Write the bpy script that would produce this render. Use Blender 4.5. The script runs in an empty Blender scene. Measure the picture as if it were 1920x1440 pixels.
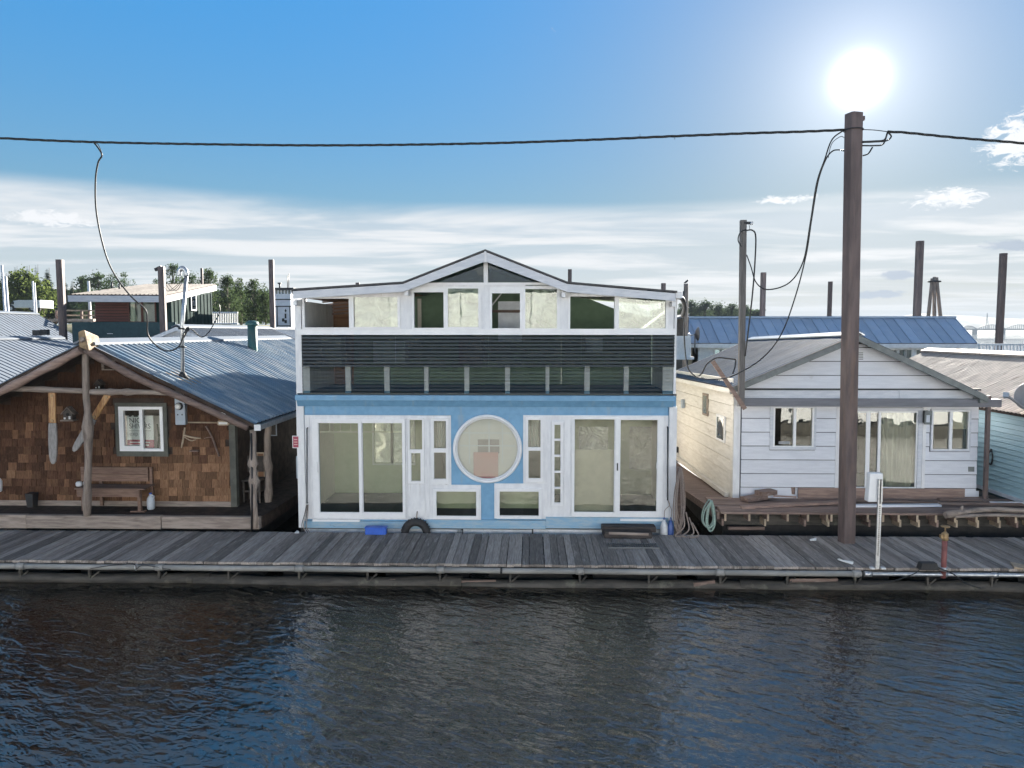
import bpy, bmesh, math, random
from mathutils import Vector, Matrix, noise
random.seed(11)
SC = bpy.context.scene
COL = SC.collection
R = math.radians

# ------------------------------------------------------------------ camera, sky, sun, exposure
FPX, CX, CY = 1330.0, 960.0, 720.0          # focal length and centre for a 1920 x 1440 frame
CAM = Vector((0.0, 0.0, 4.75))
cam_data = bpy.data.cameras.new('camera')
cam = bpy.data.objects.new('camera', cam_data)
COL.objects.link(cam)
cam.location = CAM
cam.rotation_euler = (R(90 - 4.21), 0, R(1.55))
cam_data.sensor_width = 36
cam_data.lens = 36 * FPX / 1920
cam_data.clip_start = 0.1
cam_data.clip_end = 20000
SC.camera = cam
CAMR = cam.rotation_euler.to_matrix()

def ray(px, py):
    return (CAMR @ Vector(((px - CX) / FPX, (CY - py) / FPX, -1.0)))

def at(px, py, Y):
    """point of the plane y = Y that is seen at that spot of the photograph"""
    d = ray(px, py)
    return CAM + d * ((Y - CAM.y) / d.y)

def on_z(px, py, Z):
    d = ray(px, py)
    return CAM + d * ((Z - CAM.z) / d.z)

def on_x(px, py, X):
    d = ray(px, py)
    return CAM + d * ((X - CAM.x) / d.x)

def on_plane(px, py, p0, n):
    d = ray(px, py)
    return CAM + d * ((Vector(p0) - CAM).dot(Vector(n)) / d.dot(Vector(n)))

SUN_DIR = ray(1612, 150).normalized()
SUN_EL = math.asin(SUN_DIR.z)
SUN_AZ = math.atan2(SUN_DIR.x, SUN_DIR.y)      # clockwise from +Y

SC.view_settings.view_transform = 'Standard'
SC.view_settings.look = 'None'
SC.view_settings.exposure = EXPOSURE = 2.4
SC.view_settings.gamma = 1.0
SC.view_settings.use_curve_mapping = False
SC.render.engine = 'CYCLES'
SC.cycles.max_bounces = 6
SC.cycles.diffuse_bounces = 3
SC.cycles.glossy_bounces = 3
SC.cycles.transmission_bounces = 6
SC.cycles.transparent_max_bounces = 16
SC.cycles.sample_clamp_indirect = 6.0
SC.cycles.caustics_reflective = False
SC.cycles.caustics_refractive = False
SC.cycles.use_denoising = True
SC.cycles.use_adaptive_sampling = True
SC.cycles.adaptive_threshold = .02

class NT:
    """tiny node-graph helper"""
    def __init__(s, tree):
        s.t = tree; s.n = tree.nodes; s.l = tree.links
    def add(s, kind, **kw):
        n = s.n.new(kind)
        for k, v in kw.items():
            setattr(n, k, v)
        return n
    def put(s, sock, v):
        if hasattr(v, 'is_output') or hasattr(v, 'links'):
            s.l.new(v, sock)
        elif v is not None:
            if isinstance(v, (tuple, list)) and len(v) == 3 and sock.type == 'RGBA':
                v = (*v, 1)
            sock.default_value = v
    def math(s, op, a, b=None, c=None, clamp=False):
        n = s.add('ShaderNodeMath', operation=op, use_clamp=clamp)
        s.put(n.inputs[0], a)
        if b is not None: s.put(n.inputs[1], b)
        if c is not None: s.put(n.inputs[2], c)
        return n.outputs[0]
    def vmath(s, op, a, b=None, out=0):
        n = s.add('ShaderNodeVectorMath', operation=op)
        s.put(n.inputs[0], a)
        if b is not None: s.put(n.inputs[1], b)
        return n.outputs[out]
    def mix(s, f, a, b, blend='MIX'):
        n = s.add('ShaderNodeMix', data_type='RGBA', blend_type=blend)
        s.put(n.inputs[0], f); s.put(n.inputs[6], a); s.put(n.inputs[7], b)
        return n.outputs[2]
    def noise(s, vec, scale=5, detail=4, rough=.55, dist=0, dim='3D'):
        n = s.add('ShaderNodeTexNoise', noise_dimensions=dim)
        s.put(n.inputs['Vector'], vec)
        n.inputs['Scale'].default_value = scale
        n.inputs['Detail'].default_value = detail
        n.inputs['Roughness'].default_value = rough
        n.inputs['Distortion'].default_value = dist
        return n.outputs[0]
    def ramp(s, v, lo, hi, a=0.0, b=1.0, smooth=True):
        n = s.add('ShaderNodeMapRange', interpolation_type='SMOOTHSTEP' if smooth else 'LINEAR')
        s.put(n.inputs[0], v)
        for i, q in enumerate((lo, hi, a, b)):
            n.inputs[1 + i].default_value = q
        return n.outputs[0]
    def xyz(s, x, y, z):
        n = s.add('ShaderNodeCombineXYZ')
        s.put(n.inputs[0], x); s.put(n.inputs[1], y); s.put(n.inputs[2], z)
        return n.outputs[0]

SKY_STRENGTH = 0.05
def make_world():
    w = bpy.data.worlds.new('World'); SC.world = w; w.use_nodes = True
    w.cycles.sampling_method = 'NONE'
    g = NT(w.node_tree); g.n.clear()
    out = g.add('ShaderNodeOutputWorld'); bg = g.add('ShaderNodeBackground')
    bg.inputs[1].default_value = SKY_STRENGTH
    g.l.new(bg.outputs[0], out.inputs[0])
    sky = g.add('ShaderNodeTexSky', sky_type='NISHITA', sun_disc=False)
    sky.sun_elevation = SUN_EL; sky.sun_rotation = SUN_AZ
    sky.altitude = 0; sky.air_density = 1.0; sky.dust_density = 0.1; sky.ozone_density = 1.8
    # the camera's tone curve: soft shoulder on the bright side of the sky
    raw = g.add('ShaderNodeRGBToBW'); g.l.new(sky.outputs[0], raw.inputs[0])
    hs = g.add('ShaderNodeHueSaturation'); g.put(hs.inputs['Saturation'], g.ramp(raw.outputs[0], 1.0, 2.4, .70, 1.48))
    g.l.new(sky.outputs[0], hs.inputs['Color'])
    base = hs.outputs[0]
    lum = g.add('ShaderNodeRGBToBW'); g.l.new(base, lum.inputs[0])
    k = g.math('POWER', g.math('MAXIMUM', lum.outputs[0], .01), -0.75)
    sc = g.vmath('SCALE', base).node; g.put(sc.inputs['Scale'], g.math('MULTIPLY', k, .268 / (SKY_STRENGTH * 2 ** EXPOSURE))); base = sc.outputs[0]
    tc = g.add('ShaderNodeTexCoord')
    d = g.vmath('NORMALIZE', tc.outputs['Generated'])
    sp = g.add('ShaderNodeSeparateXYZ'); g.l.new(d, sp.inputs[0])
    x, y, z = sp.outputs
    # angle to the sun
    cosa = g.vmath('DOT_PRODUCT', d, tuple(SUN_DIR), out=1)
    ang = g.math('ARCCOSINE', g.math('MINIMUM', cosa, 0.999999))
    # cloud sheet seen in perspective
    zz = g.math('ADD', g.math('MAXIMUM', z, 0.0), 0.035)
    u = g.math('DIVIDE', x, zz); v = g.math('DIVIDE', y, zz)
    p = g.xyz(u, v, 0.0)
    n1 = g.noise(g.vmath('MULTIPLY', p, (0.30, 0.62, 1)), 1.0, 5, .6, .35)
    n2 = g.noise(g.vmath('MULTIPLY', p, (0.11, 0.35, 1)), 1.0, 3, .55, .2)
    band = g.ramp(g.math('ADD', z, g.math('MULTIPLY', g.math('SUBTRACT', n2, .5), .11)), 0.145, 0.185, 1, 0)
    veil = g.math('MULTIPLY', band, g.ramp(n2, .22, .50, .35, 1), clamp=True)
    streak = g.math('MULTIPLY', band, g.ramp(n1, .43, .60), clamp=True)
    az = g.math('ARCTAN2', x, y)
    def spot(px, py, rx, ry):
        s = ray(px, py).normalized(); a0 = math.atan2(s.x, s.y)
        dx = g.math('DIVIDE', g.math('SUBTRACT', az, a0), rx)
        dz = g.math('DIVIDE', g.math('SUBTRACT', z, s.z), ry)
        r2 = g.math('ADD', g.math('MULTIPLY', dx, dx), g.math('MULTIPLY', dz, dz))
        return g.math('EXPONENT', g.math('MULTIPLY', r2, -1.0))
    nw = g.noise(g.vmath('MULTIPLY', g.xyz(az, z, 1.7), (58, 120, 1)), 1.0, 5, .68, .8)
    puffs = None
    for s in ((1920, 262, .045, .032), (1780, 372, .05, .014), (100, 410, .06, .012), (1470, 375, .05, .007)):
        m = spot(*s); puffs = m if puffs is None else g.math('MAXIMUM', puffs, m)
    puff = g.ramp(g.math('ADD', g.math('MULTIPLY', puffs, .50), g.math('MULTIPLY', nw, 1.1)), .80, 1.0)
    dark = None
    for s in ((1690, 516, .03, .009), (1900, 462, .035, .009), (1650, 553, .06, .007)):
        m = spot(*s); dark = m if dark is None else g.math('MAXIMUM', dark, m)
    nd = g.noise(g.vmath('MULTIPLY', g.xyz(az, z, 5.7), (34, 70, 1)), 1.0, 4, .6, .4)
    darkm = g.ramp(g.math('ADD', g.math('MULTIPLY', dark, .55), g.math('MULTIPLY', nd, .9)), .72, .92)
    S = 1 / (SKY_STRENGTH * 2 ** EXPOSURE)
    veilc = tuple(c * S for c in (.66, .72, .79)); strc = tuple(c * S for c in (.95, .95, .95))
    c = g.mix(g.math('MULTIPLY', veil, .72), base, veilc)
    c = g.mix(g.math('MULTIPLY', streak, .85), c, strc)
    warm = g.math('MULTIPLY', g.ramp(z, 0.0, 0.09, 1, 0), g.ramp(ang, .2, 1.0, 1, .15))
    c = g.mix(g.math('MULTIPLY', warm, .5), c, tuple(q * S for q in (.93, .88, .81)))
    c = g.mix(g.math('MULTIPLY', puff, .9), c, tuple(q * S for q in (.97, .98, 1.0)))
    c = g.mix(g.math('MULTIPLY', darkm, .8), c, tuple(q * S for q in (.40, .47, .58)))
    # the sun itself and the bright air round it
    core = g.math('MULTIPLY', g.math('EXPONENT', g.math('MULTIPLY', g.math('MULTIPLY', ang, ang), -2500.0)), 3.2 * S)
    halo = g.math('MULTIPLY', g.math('EXPONENT', g.math('MULTIPLY', ang, -15.0)), .72 * S)
    wide = g.math('MULTIPLY', g.math('EXPONENT', g.math('MULTIPLY', ang, -4.5)), 0.13 * S)
    glow = g.math('ADD', g.math('ADD', core, halo), wide)
    gl = g.vmath('SCALE', (1.0, .985, .95), None); g.put(gl.node.inputs['Scale'], glow)
    c = g.vmath('ADD', c, gl)
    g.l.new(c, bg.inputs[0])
make_world()

sun_data = bpy.data.lights.new('sun', 'SUN')
sun_data.energy = 5.0; sun_data.angle = R(0.6); sun_data.color = (1, .94, .84)
sun = bpy.data.objects.new('sun', sun_data); COL.objects.link(sun)
sun.rotation_euler = SUN_DIR.to_track_quat('Z', 'Y').to_euler()
sun.location = (20, 40, 30)

# ------------------------------------------------------------------ materials
def new_mat(name):
    m = bpy.data.materials.new(name); m.use_nodes = True
    g = NT(m.node_tree)
    b = g.n['Principled BSDF']
    return m, g, b

def coords(g, rnd=True):
    tc = g.add('ShaderNodeTexCoord')
    v = tc.outputs['Object']
    if rnd:
        oi = g.add('ShaderNodeObjectInfo')
        off = g.math('MULTIPLY', oi.outputs['Random'], 37.0)
        v = g.vmath('ADD', v, g.xyz(off, g.math('MULTIPLY', off, 1.7), g.math('MULTIPLY', off, .6)))
        return v, oi.outputs['Random']
    return v, None

def surf(name, col, col2=None, rough=.6, scale=6, stretch=(1, 1, 1), bump=.12, metal=0.0, var=0.0,
         dirt=None, dirt_amt=.5, dirt_scale=1.6, dirt_lo=.52, spec=.5, detail=5, lo=.35, hi=.65, dirt_stretch=None):
    """painted, wooden or metal surface: two tones of noise, per-piece variation, stains, fine relief"""
    m, g, b = new_mat(name)
    v, r = coords(g)
    vs = g.vmath('MULTIPLY', v, stretch)
    n = g.noise(vs, scale, detail, .6)
    if col2 is None:
        col2 = tuple(c * .86 for c in col)
    c = g.mix(g.ramp(n, lo, hi), col, col2)
    if var:
        hsv = g.add('ShaderNodeHueSaturation')
        g.put(hsv.inputs['Value'], g.ramp(r, 0, 1, 1 - var, 1 + var, smooth=False))
        g.l.new(c, hsv.inputs['Color']); c = hsv.outputs[0]
    if dirt:
        dv = g.vmath('MULTIPLY', v, dirt_stretch) if dirt_stretch else v
        dn = g.noise(dv, dirt_scale, 7, .65)
        c = g.mix(g.math('MULTIPLY', g.ramp(dn, dirt_lo, dirt_lo + .16), dirt_amt), c, dirt)
    g.l.new(c, b.inputs['Base Color'])
    g.put(b.inputs['Roughness'], g.ramp(n, .2, .8, max(0, rough - .1), min(1, rough + .1)))
    b.inputs['Metallic'].default_value = metal
    b.inputs['Specular IOR Level'].default_value = spec
    if bump:
        bp = g.add('ShaderNodeBump'); bp.inputs['Strength'].default_value = bump; bp.inputs['Distance'].default_value = .01
        g.l.new(g.noise(vs, scale * 3, 4, .6), bp.inputs['Height']); g.l.new(bp.outputs[0], b.inputs['Normal'])
    return m

def glass_mat(name, tint=(.82, .9, .86), refl=1.0, wave=0.0, rough=0.0, ior=1.55, gcol=(1, 1, 1)):
    m, g, b = new_mat(name); g.n.remove(b)
    out = g.n['Material Output']
    tr = g.add('ShaderNodeBsdfTransparent'); g.put(tr.inputs[0], tint)
    gl = g.add('ShaderNodeBsdfGlossy'); gl.inputs['Roughness'].default_value = rough; g.put(gl.inputs['Color'], gcol)
    fr = g.add('ShaderNodeFresnel'); fr.inputs[0].default_value = ior
    mx = g.add('ShaderNodeMixShader')
    if wave:
        v, r = coords(g)
        bp = g.add('ShaderNodeBump'); bp.inputs['Strength'].default_value = wave; bp.inputs['Distance'].default_value = .02
        g.l.new(g.noise(g.vmath('MULTIPLY', v, (1, 1, 1)), 1.6, 2, .5), bp.inputs['Height'])
        g.l.new(bp.outputs[0], gl.inputs['Normal']); g.l.new(bp.outputs[0], fr.inputs['Normal'])
    g.put(mx.inputs[0], g.math('MULTIPLY', fr.outputs[0], refl, clamp=True))
    g.l.new(tr.outputs[0], mx.inputs[1]); g.l.new(gl.outputs[0], mx.inputs[2]); g.l.new(mx.outputs[0], out.inputs[0])
    return m

def film_mat(name, col, opacity=.6, wrinkle=.6):
    """wrinkled translucent plastic sheet"""
    m, g, b = new_mat(name)
    v, r = coords(g)
    nz = g.noise(v, 2.3, 4, .6, 1.2)
    bp = g.add('ShaderNodeBump'); bp.inputs['Strength'].default_value = wrinkle; bp.inputs['Distance'].default_value = .08
    g.l.new(nz, bp.inputs['Height'])
    df = g.add('ShaderNodeBsdfDiffuse'); g.put(df.inputs[0], col); g.l.new(bp.outputs[0], df.inputs['Normal'])
    tl = g.add('ShaderNodeBsdfTranslucent'); g.put(tl.inputs[0], col); g.l.new(bp.outputs[0], tl.inputs['Normal'])
    gl = g.add('ShaderNodeBsdfGlossy'); gl.inputs['Roughness'].default_value = .18; g.l.new(bp.outputs[0], gl.inputs['Normal'])
    tr = g.add('ShaderNodeBsdfTransparent')
    a = g.add('ShaderNodeMixShader'); a.inputs[0].default_value = .5
    g.l.new(df.outputs[0], a.inputs[1]); g.l.new(tl.outputs[0], a.inputs[2])
    b2 = g.add('ShaderNodeMixShader'); b2.inputs[0].default_value = .14
    g.l.new(a.outputs[0], b2.inputs[1]); g.l.new(gl.outputs[0], b2.inputs[2])
    c = g.add('ShaderNodeMixShader'); g.put(c.inputs[0], g.ramp(nz, .3, .7, max(0, opacity - .3), min(1, opacity + .25)))
    g.l.new(tr.outputs[0], c.inputs[1]); g.l.new(b2.outputs[0], c.inputs[2])
    g.n.remove(b); g.l.new(c.outputs[0], g.n['Material Output'].inputs[0])
    return m

def leaf_mat(name, col, col2):
    m, g, b = new_mat(name)
    tc = g.add('ShaderNodeTexCoord')
    n = g.noise(tc.outputs['Object'], .9, 3, .6)
    n2 = g.noise(tc.outputs['Object'], 9, 2, .6)
    c = g.mix(g.ramp(g.math('ADD', g.math('MULTIPLY', n, .6), g.math('MULTIPLY', n2, .4)), .35, .65), col, col2)
    df = g.add('ShaderNodeBsdfDiffuse'); g.l.new(c, df.inputs[0])
    tl = g.add('ShaderNodeBsdfTranslucent'); g.l.new(g.mix(.5, c, tuple(q * 1.3 for q in col2)), tl.inputs[0])
    mx = g.add('ShaderNodeMixShader'); mx.inputs[0].default_value = .4
    g.l.new(df.outputs[0], mx.inputs[1]); g.l.new(tl.outputs[0], mx.inputs[2])
    g.n.remove(b); g.l.new(mx.outputs[0], g.n['Material Output'].inputs[0])
    return m

M = {}
M['white'] = surf('white_paint', (.79, .80, .81), (.70, .71, .73), rough=.5, scale=9, stretch=(1, 1, .35), bump=.14, dirt=(.42, .40, .37), dirt_amt=.5, dirt_lo=.58, dirt_scale=1.7, dirt_stretch=(3.0, 1, .35))
M['vinyl'] = surf('white_vinyl', (.82, .83, .84), (.78, .79, .80), rough=.35, bump=.02, dirt=(.5, .5, .48), dirt_amt=.2, dirt_lo=.64)
M['blue'] = surf('blue_paint', (.175, .37, .56), (.15, .33, .51), rough=.55, scale=7, bump=.10, var=.08, dirt=(.27, .36, .43), dirt_amt=.6, dirt_lo=.55, dirt_scale=1.8, dirt_stretch=(3.0, 1, .3))
M['blue_worn'] = surf('worn_blue_paint', (.22, .40, .56), (.34, .46, .55), rough=.6, scale=4, stretch=(1, 1, 4), bump=.15, dirt=(.10, .09, .085), dirt_amt=.85, dirt_lo=.60, dirt_scale=3.2, dirt_stretch=(1, 1, 2.5))
M['fascia'] = surf('weathered_white_fascia', (.66, .68, .72), (.56, .59, .64), rough=.6, scale=6, stretch=(.5, 1, 2.5), bump=.15, dirt=(.16, .17, .19), dirt_amt=.8, dirt_lo=.64, dirt_scale=3.5, dirt_stretch=(.6, 1, 3))
M['float_white'] = surf('scuffed_white_float', (.70, .71, .72), (.55, .56, .56), rough=.6, scale=5, dirt=(.2, .18, .16), dirt_amt=.7, dirt_lo=.58, dirt_scale=3)
M['black'] = surf('dark_gap', (.012, .012, .013), rough=.8, bump=0)
M['rubber'] = surf('black_rubber', (.02, .02, .022), (.035, .035, .036), rough=.75, scale=20, bump=.3)
M['cable'] = surf('black_cable', (.014, .016, .018), rough=.55, bump=0)
M['roofing'] = surf('dark_roofing', (.05, .05, .055), (.09, .09, .09), rough=.85, scale=12, bump=.3)
M['dock'] = surf('weathered_dock_plank', (.36, .32, .29), (.22, .195, .175), rough=.8, scale=7, stretch=(7, .45, 3), bump=.5, var=.45, dirt=(.50, .46, .42), dirt_amt=.6, dirt_lo=.54, dirt_scale=4, dirt_stretch=(3.5, .45, 1), lo=.3, hi=.7, spec=.2)
M['dock_dark'] = surf('wet_dark_timber', (.075, .068, .058), (.035, .033, .03), rough=.7, scale=5, stretch=(.4, 2, 2), bump=.4, dirt=(.17, .17, .13), dirt_amt=.6, dirt_lo=.55, dirt_scale=3)
M['pipe'] = surf('grey_conduit', (.30, .30, .29), (.23, .23, .22), rough=.5, scale=5, stretch=(.4, 1, 1), bump=.05, dirt=(.13, .13, .11), dirt_amt=.6, dirt_lo=.56, dirt_scale=2.5)
M['galv'] = surf('galvanised_steel', (.52, .54, .56), (.40, .42, .44), rough=.36, metal=.75, scale=14, bump=.05, dirt=(.25, .24, .22), dirt_amt=.4, dirt_lo=.6)
M['pvc'] = surf('white_plastic', (.68, .70, .72), (.62, .64, .66), rough=.4, bump=.02)
M['rust_pile'] = surf('rusted_steel_pile', (.155, .115, .108), (.105, .080, .077), rough=.6, metal=.1, scale=3.5, stretch=(2, 2, .35), bump=.3, dirt=(.21, .14, .11), dirt_amt=.6, dirt_lo=.53, dirt_scale=2.2, dirt_stretch=(1.5, 1.5, .3))
M['grey_wood'] = surf('silvered_driftwood', (.32, .265, .225), (.20, .16, .135), rough=.8, scale=6, stretch=(3, 3, .4), bump=.5, var=.12, dirt=(.11, .085, .07), dirt_amt=.7, dirt_lo=.58, dirt_scale=4, dirt_stretch=(2, 2, .5))
M['grey_wood_x'] = surf('silvered_timber', (.33, .275, .235), (.21, .17, .145), rough=.8, scale=6, stretch=(.35, 3, 3), bump=.5, var=.12, dirt=(.11, .085, .07), dirt_amt=.7, dirt_lo=.57, dirt_scale=3.5, dirt_stretch=(.4, 2, 2.4))
M['shingle'] = surf('cedar_shingle', (.098, .050, .029), (.060, .030, .019), rough=.85, scale=10, stretch=(5, 1, .8), bump=.4, var=.36, dirt=(.16, .085, .05), dirt_amt=.5, dirt_lo=.52, dirt_scale=2.5, spec=.2)
M['shingle_pale'] = surf('pale_cedar_shingle', (.235, .135, .078), (.155, .085, .048), rough=.85, scale=10, stretch=(5, 1, .8), bump=.4, var=.42, spec=.2)
M['dark_wood'] = surf('dark_stained_wood', (.045, .027, .018), (.028, .018, .013), rough=.8, scale=6, bump=.3)
M['bench_wood'] = surf('bench_timber', (.215, .135, .098), (.15, .092, .068), rough=.75, scale=7, stretch=(.5, 4, 4), bump=.35, var=.14)
M['trim_green'] = surf('grey_green_trim', (.095, .098, .082), (.075, .078, .066), rough=.7, scale=6, bump=.15)
M['roof_blue'] = surf('sun_streaked_steel_roofing', (.115, .18, .25), (.16, .21, .26), rough=.45, scale=2, bump=.05, var=.12, dirt=(.40, .405, .41), dirt_amt=.7, dirt_lo=.46, dirt_scale=2.0, dirt_stretch=(.4, 4, .4), spec=.7)  # pale dirt colour here paints the sunlit stripes of the ribs
M['roof_grey'] = surf('grey_metal_roofing', (.15, .175, .21), (.125, .145, .175), rough=.6, scale=2, bump=.05, var=.06, spec=.35)
M['roof_slate'] = surf('dark_grey_metal_roofing', (.06, .095, .15), (.047, .074, .115), rough=.75, scale=3, stretch=(1, 5, 1), bump=.08, var=.10, dirt=(.13, .15, .18), dirt_amt=.35, dirt_lo=.6, dirt_scale=2, spec=.2)
M['roof_royal'] = surf('blue_standing_seam', (.35, .44, .57), (.39, .48, .61), rough=.5, scale=1.5, bump=.03, var=.12, dirt=(.46, .52, .60), dirt_amt=.5, dirt_lo=.5)
M['roof_tan'] = surf('rusting_pale_roofing', (.60, .48, .39), (.47, .37, .30), rough=.75, scale=3, stretch=(1, 6, 1), bump=.1, var=.22, dirt=(.12, .07, .05), dirt_amt=.85, dirt_lo=.56, dirt_scale=3.0, dirt_stretch=(.7, 3.5, .7), spec=.25)
M['siding'] = surf('white_lap_siding', (.72, .74, .79), (.66, .68, .73), rough=.6, scale=6, stretch=(.4, 1, 3), bump=.12, var=.03, dirt=(.38, .37, .36), dirt_amt=.45, dirt_lo=.64, dirt_scale=3)
M['siding_cream'] = surf('aged_cream_siding', (.70, .675, .625), (.61, .585, .535), rough=.65, scale=5, stretch=(1, .4, 3), bump=.15, var=.05, dirt=(.30, .26, .20), dirt_amt=.6, dirt_lo=.58, dirt_scale=2.6, dirt_stretch=(1, .5, 2.5))
M['beam_grey'] = surf('grey_painted_beam', (.19, .195, .22), (.16, .165, .185), rough=.65, scale=6, stretch=(.3, 2, 2), bump=.15, dirt=(.33, .33, .35), dirt_amt=.4, dirt_lo=.62)
M['rake_grey'] = surf('green_grey_rake', (.19, .21, .205), (.15, .165, .165), rough=.6, scale=6, bump=.1)
M['teal'] = surf('pale_teal_siding', (.35, .52, .58), (.32, .48, .54), rough=.5, scale=4, stretch=(1, .3, 2), bump=.05, var=.05)
M['green_wall'] = surf('dark_green_boards', (.022, .044, .040), (.016, .034, .032), rough=.85, scale=4, stretch=(3, 3, .4), bump=.2, dirt=(.04, .06, .055), dirt_amt=.4, dirt_lo=.58, spec=.1)
M['teal_dark'] = surf('dark_teal_panel', (.012, .060, .072), (.010, .050, .062), rough=.6, bump=.05)
M['red_wall'] = surf('red_brown_boards', (.17, .062, .045), (.14, .05, .038), rough=.7, scale=5, stretch=(.3, 2, 5), bump=.2, var=.06)
M['olive'] = surf('olive_interior', (.58, .63, .47), (.53, .58, .43), rough=.9, bump=.02)
M['sage'] = surf('sage_interior', (.19, .28, .19), (.17, .25, .17), rough=.9, bump=.02)
M['cream'] = surf('cream_interior', (.72, .68, .60), (.66, .62, .55), rough=.9, bump=.02)
M['carpet'] = surf('dark_carpet', (.09, .10, .09), rough=.95, scale=30, bump=.3)
M['raw_wood'] = surf('unpainted_plywood', (.30, .16, .085), (.22, .11, .06), rough=.8, scale=4, stretch=(.5, 1, 6), bump=.2)
M['lumber'] = surf('old_lumber', (.27, .19, .155), (.18, .125, .105), rough=.8, scale=6, stretch=(.35, 3, 3), bump=.45, var=.3, dirt=(.40, .33, .30), dirt_amt=.5, dirt_lo=.56, dirt_scale=3.2, dirt_stretch=(.4, 2.5, 2))
M['lumber_end'] = surf('pale_cut_end', (.46, .37, .27), (.36, .28, .2), rough=.8, scale=12, bump=.3, var=.2)
M['rope_tan'] = surf('tan_rope', (.33, .27, .235), (.24, .19, .165), rough=.9, scale=50, bump=.6)
M['hose_green'] = surf('faded_green_rope', (.36, .47, .41), (.26, .36, .31), rough=.7, scale=40, bump=.4)
M['red_sign'] = surf('faded_red_sign', (.36, .06, .10), rough=.5, bump=.02)
M['pink_sign'] = surf('faded_pink_sign', (.72, .43, .39), (.70, .48, .44), rough=.6, bump=0, scale=1.5)
M['paper'] = surf('white_card', (.80, .81, .80), (.76, .77, .77), rough=.7, bump=0)
M['ink'] = surf('dark_ink', (.05, .055, .06), rough=.7, bump=0)
M['grey_ink'] = surf('grey_ink', (.35, .36, .37), rough=.7, bump=0)
M['meter_grey'] = surf('grey_enamel', (.34, .40, .47), (.31, .37, .44), rough=.4, bump=.03)
M['brass'] = surf('tarnished_brass', (.38, .27, .14), (.28, .19, .10), rough=.5, metal=.5, scale=14, bump=.1)
M['red_pipe'] = surf('rusty_red_pipe', (.24, .085, .08), (.17, .065, .06), rough=.65, scale=8, bump=.2)
M['varnish'] = surf('varnished_wood', (.42, .23, .085), (.26, .12, .04), rough=.4, scale=5, stretch=(7, 4, .9), bump=.1, lo=.42, hi=.58)
M['worn_blade'] = surf('worn_grey_blade', (.30, .29, .28), (.21, .20, .195), rough=.7, scale=8, stretch=(4, 2, 1), bump=.3)
M['jug'] = surf('cloudy_plastic', (.55, .60, .66), (.50, .55, .61), rough=.35, bump=.02)
M['blue_plastic'] = surf('blue_plastic', (.035, .13, .58), (.03, .11, .50), rough=.45, bump=.05)
M['fender_blue'] = surf('blue_vinyl_fender', (.05, .10, .30), (.045, .09, .26), rough=.4, bump=.03)
M['fender_white'] = surf('scuffed_white_fender', (.62, .63, .64), (.48, .49, .5), rough=.5, scale=10, bump=.1)
M['step_wood'] = surf('rotten_dark_timber', (.055, .045, .042), (.028, .024, .023), rough=.85, scale=5, stretch=(.4, 2, 3), bump=.7, dirt=(.22, .20, .19), dirt_amt=.6, dirt_lo=.58, dirt_scale=4)
M['grate'] = surf('grey_grating', (.17, .18, .19), rough=.5, metal=.4, scale=30, bump=.2)
M['dish'] = surf('grey_dish', (.22, .225, .24), rough=.5, bump=.02)
M['curtain'] = surf('pale_curtain', (.62, .62, .60), (.56, .56, .55), rough=.9, scale=3, stretch=(6, 1, .4), bump=.1)
M['brown_wall'] = surf('brown_shingle_wall', (.10, .085, .075), (.075, .065, .058), rough=.8, scale=8, bump=.3)
M['boat_white'] = surf('pilothouse_white', (.70, .73, .78), (.62, .65, .70), rough=.4, bump=.03)
M['dark_metal'] = surf('dark_metal', (.03, .032, .036), rough=.5, metal=.3, bump=.05)
M['vent_green'] = surf('green_enamel_vent', (.030, .105, .10), (.04, .12, .115), rough=.45, bump=.05, dirt=(.12, .11, .09), dirt_amt=.4)
M['concrete'] = surf('pale_concrete', (.30, .30, .30), rough=.8)
M['steel_far'] = surf('bridge_steel', (.10, .12, .12), rough=.7, bump=0)
M['bark'] = surf('bark', (.10, .075, .055), (.06, .045, .035), rough=.9, scale=5, stretch=(2, 2, .5), bump=.5)
M['trunk_pale'] = surf('pale_bark', (.24, .21, .17), (.16, .14, .115), rough=.9, scale=5, stretch=(2, 2, .5), bump=.4)
M['grass'] = surf('dry_grass_bank', (.19, .165, .075), (.09, .11, .04), rough=.95, scale=.25, detail=8, bump=.5, dirt=(.30, .26, .16), dirt_amt=.6, dirt_lo=.52, dirt_scale=.12)
M['far_land'] = surf('wooded_hillside', (.045, .06, .035), (.03, .045, .03), rough=.95, scale=.02, detail=8, bump=0)
M['leaf_dark'] = leaf_mat('conifer_needles', (.020, .040, .030), (.040, .065, .038))
M['leaf_mid'] = leaf_mat('broad_leaves', (.035, .058, .026), (.065, .092, .04))
M['leaf_deep'] = leaf_mat('deep_green_leaves', (.028, .052, .026), (.055, .085, .035))
M['leaf_willow'] = leaf_mat('willow_leaves', (.06, .09, .028), (.115, .145, .045))
M['leaf_far'] = leaf_mat('distant_leaves', (.035, .055, .035), (.06, .085, .05))
M['glass'] = glass_mat('window_glass', (.88, .92, .86), 1.3, .08)
M['gap_shade'] = surf('painted_gap_shade', (.14, .145, .16), rough=.9, bump=0)  # dark tone painting the shade under siding laps and moulding
M['teal_gap_shade'] = surf('teal_gap_shade', (.09, .15, .17), rough=.9, bump=0)  # darker teal core, lap shade painted into the gaps
M['cream_gap_shade'] = surf('cream_gap_shade', (.20, .16, .115), rough=.9, bump=0)  # darker cream core so the board gaps carry painted shade
M['glass_clear'] = glass_mat('clear_window_glass', (.95, .97, .95), 1.0, .05)
M['glass_dark'] = glass_mat('dark_window_glass', (.66, .71, .69), 2.0, .25)
M['glass_wavy'] = glass_mat('wavy_window_glass', (.87, .89, .84), 1.4, .22)
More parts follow.
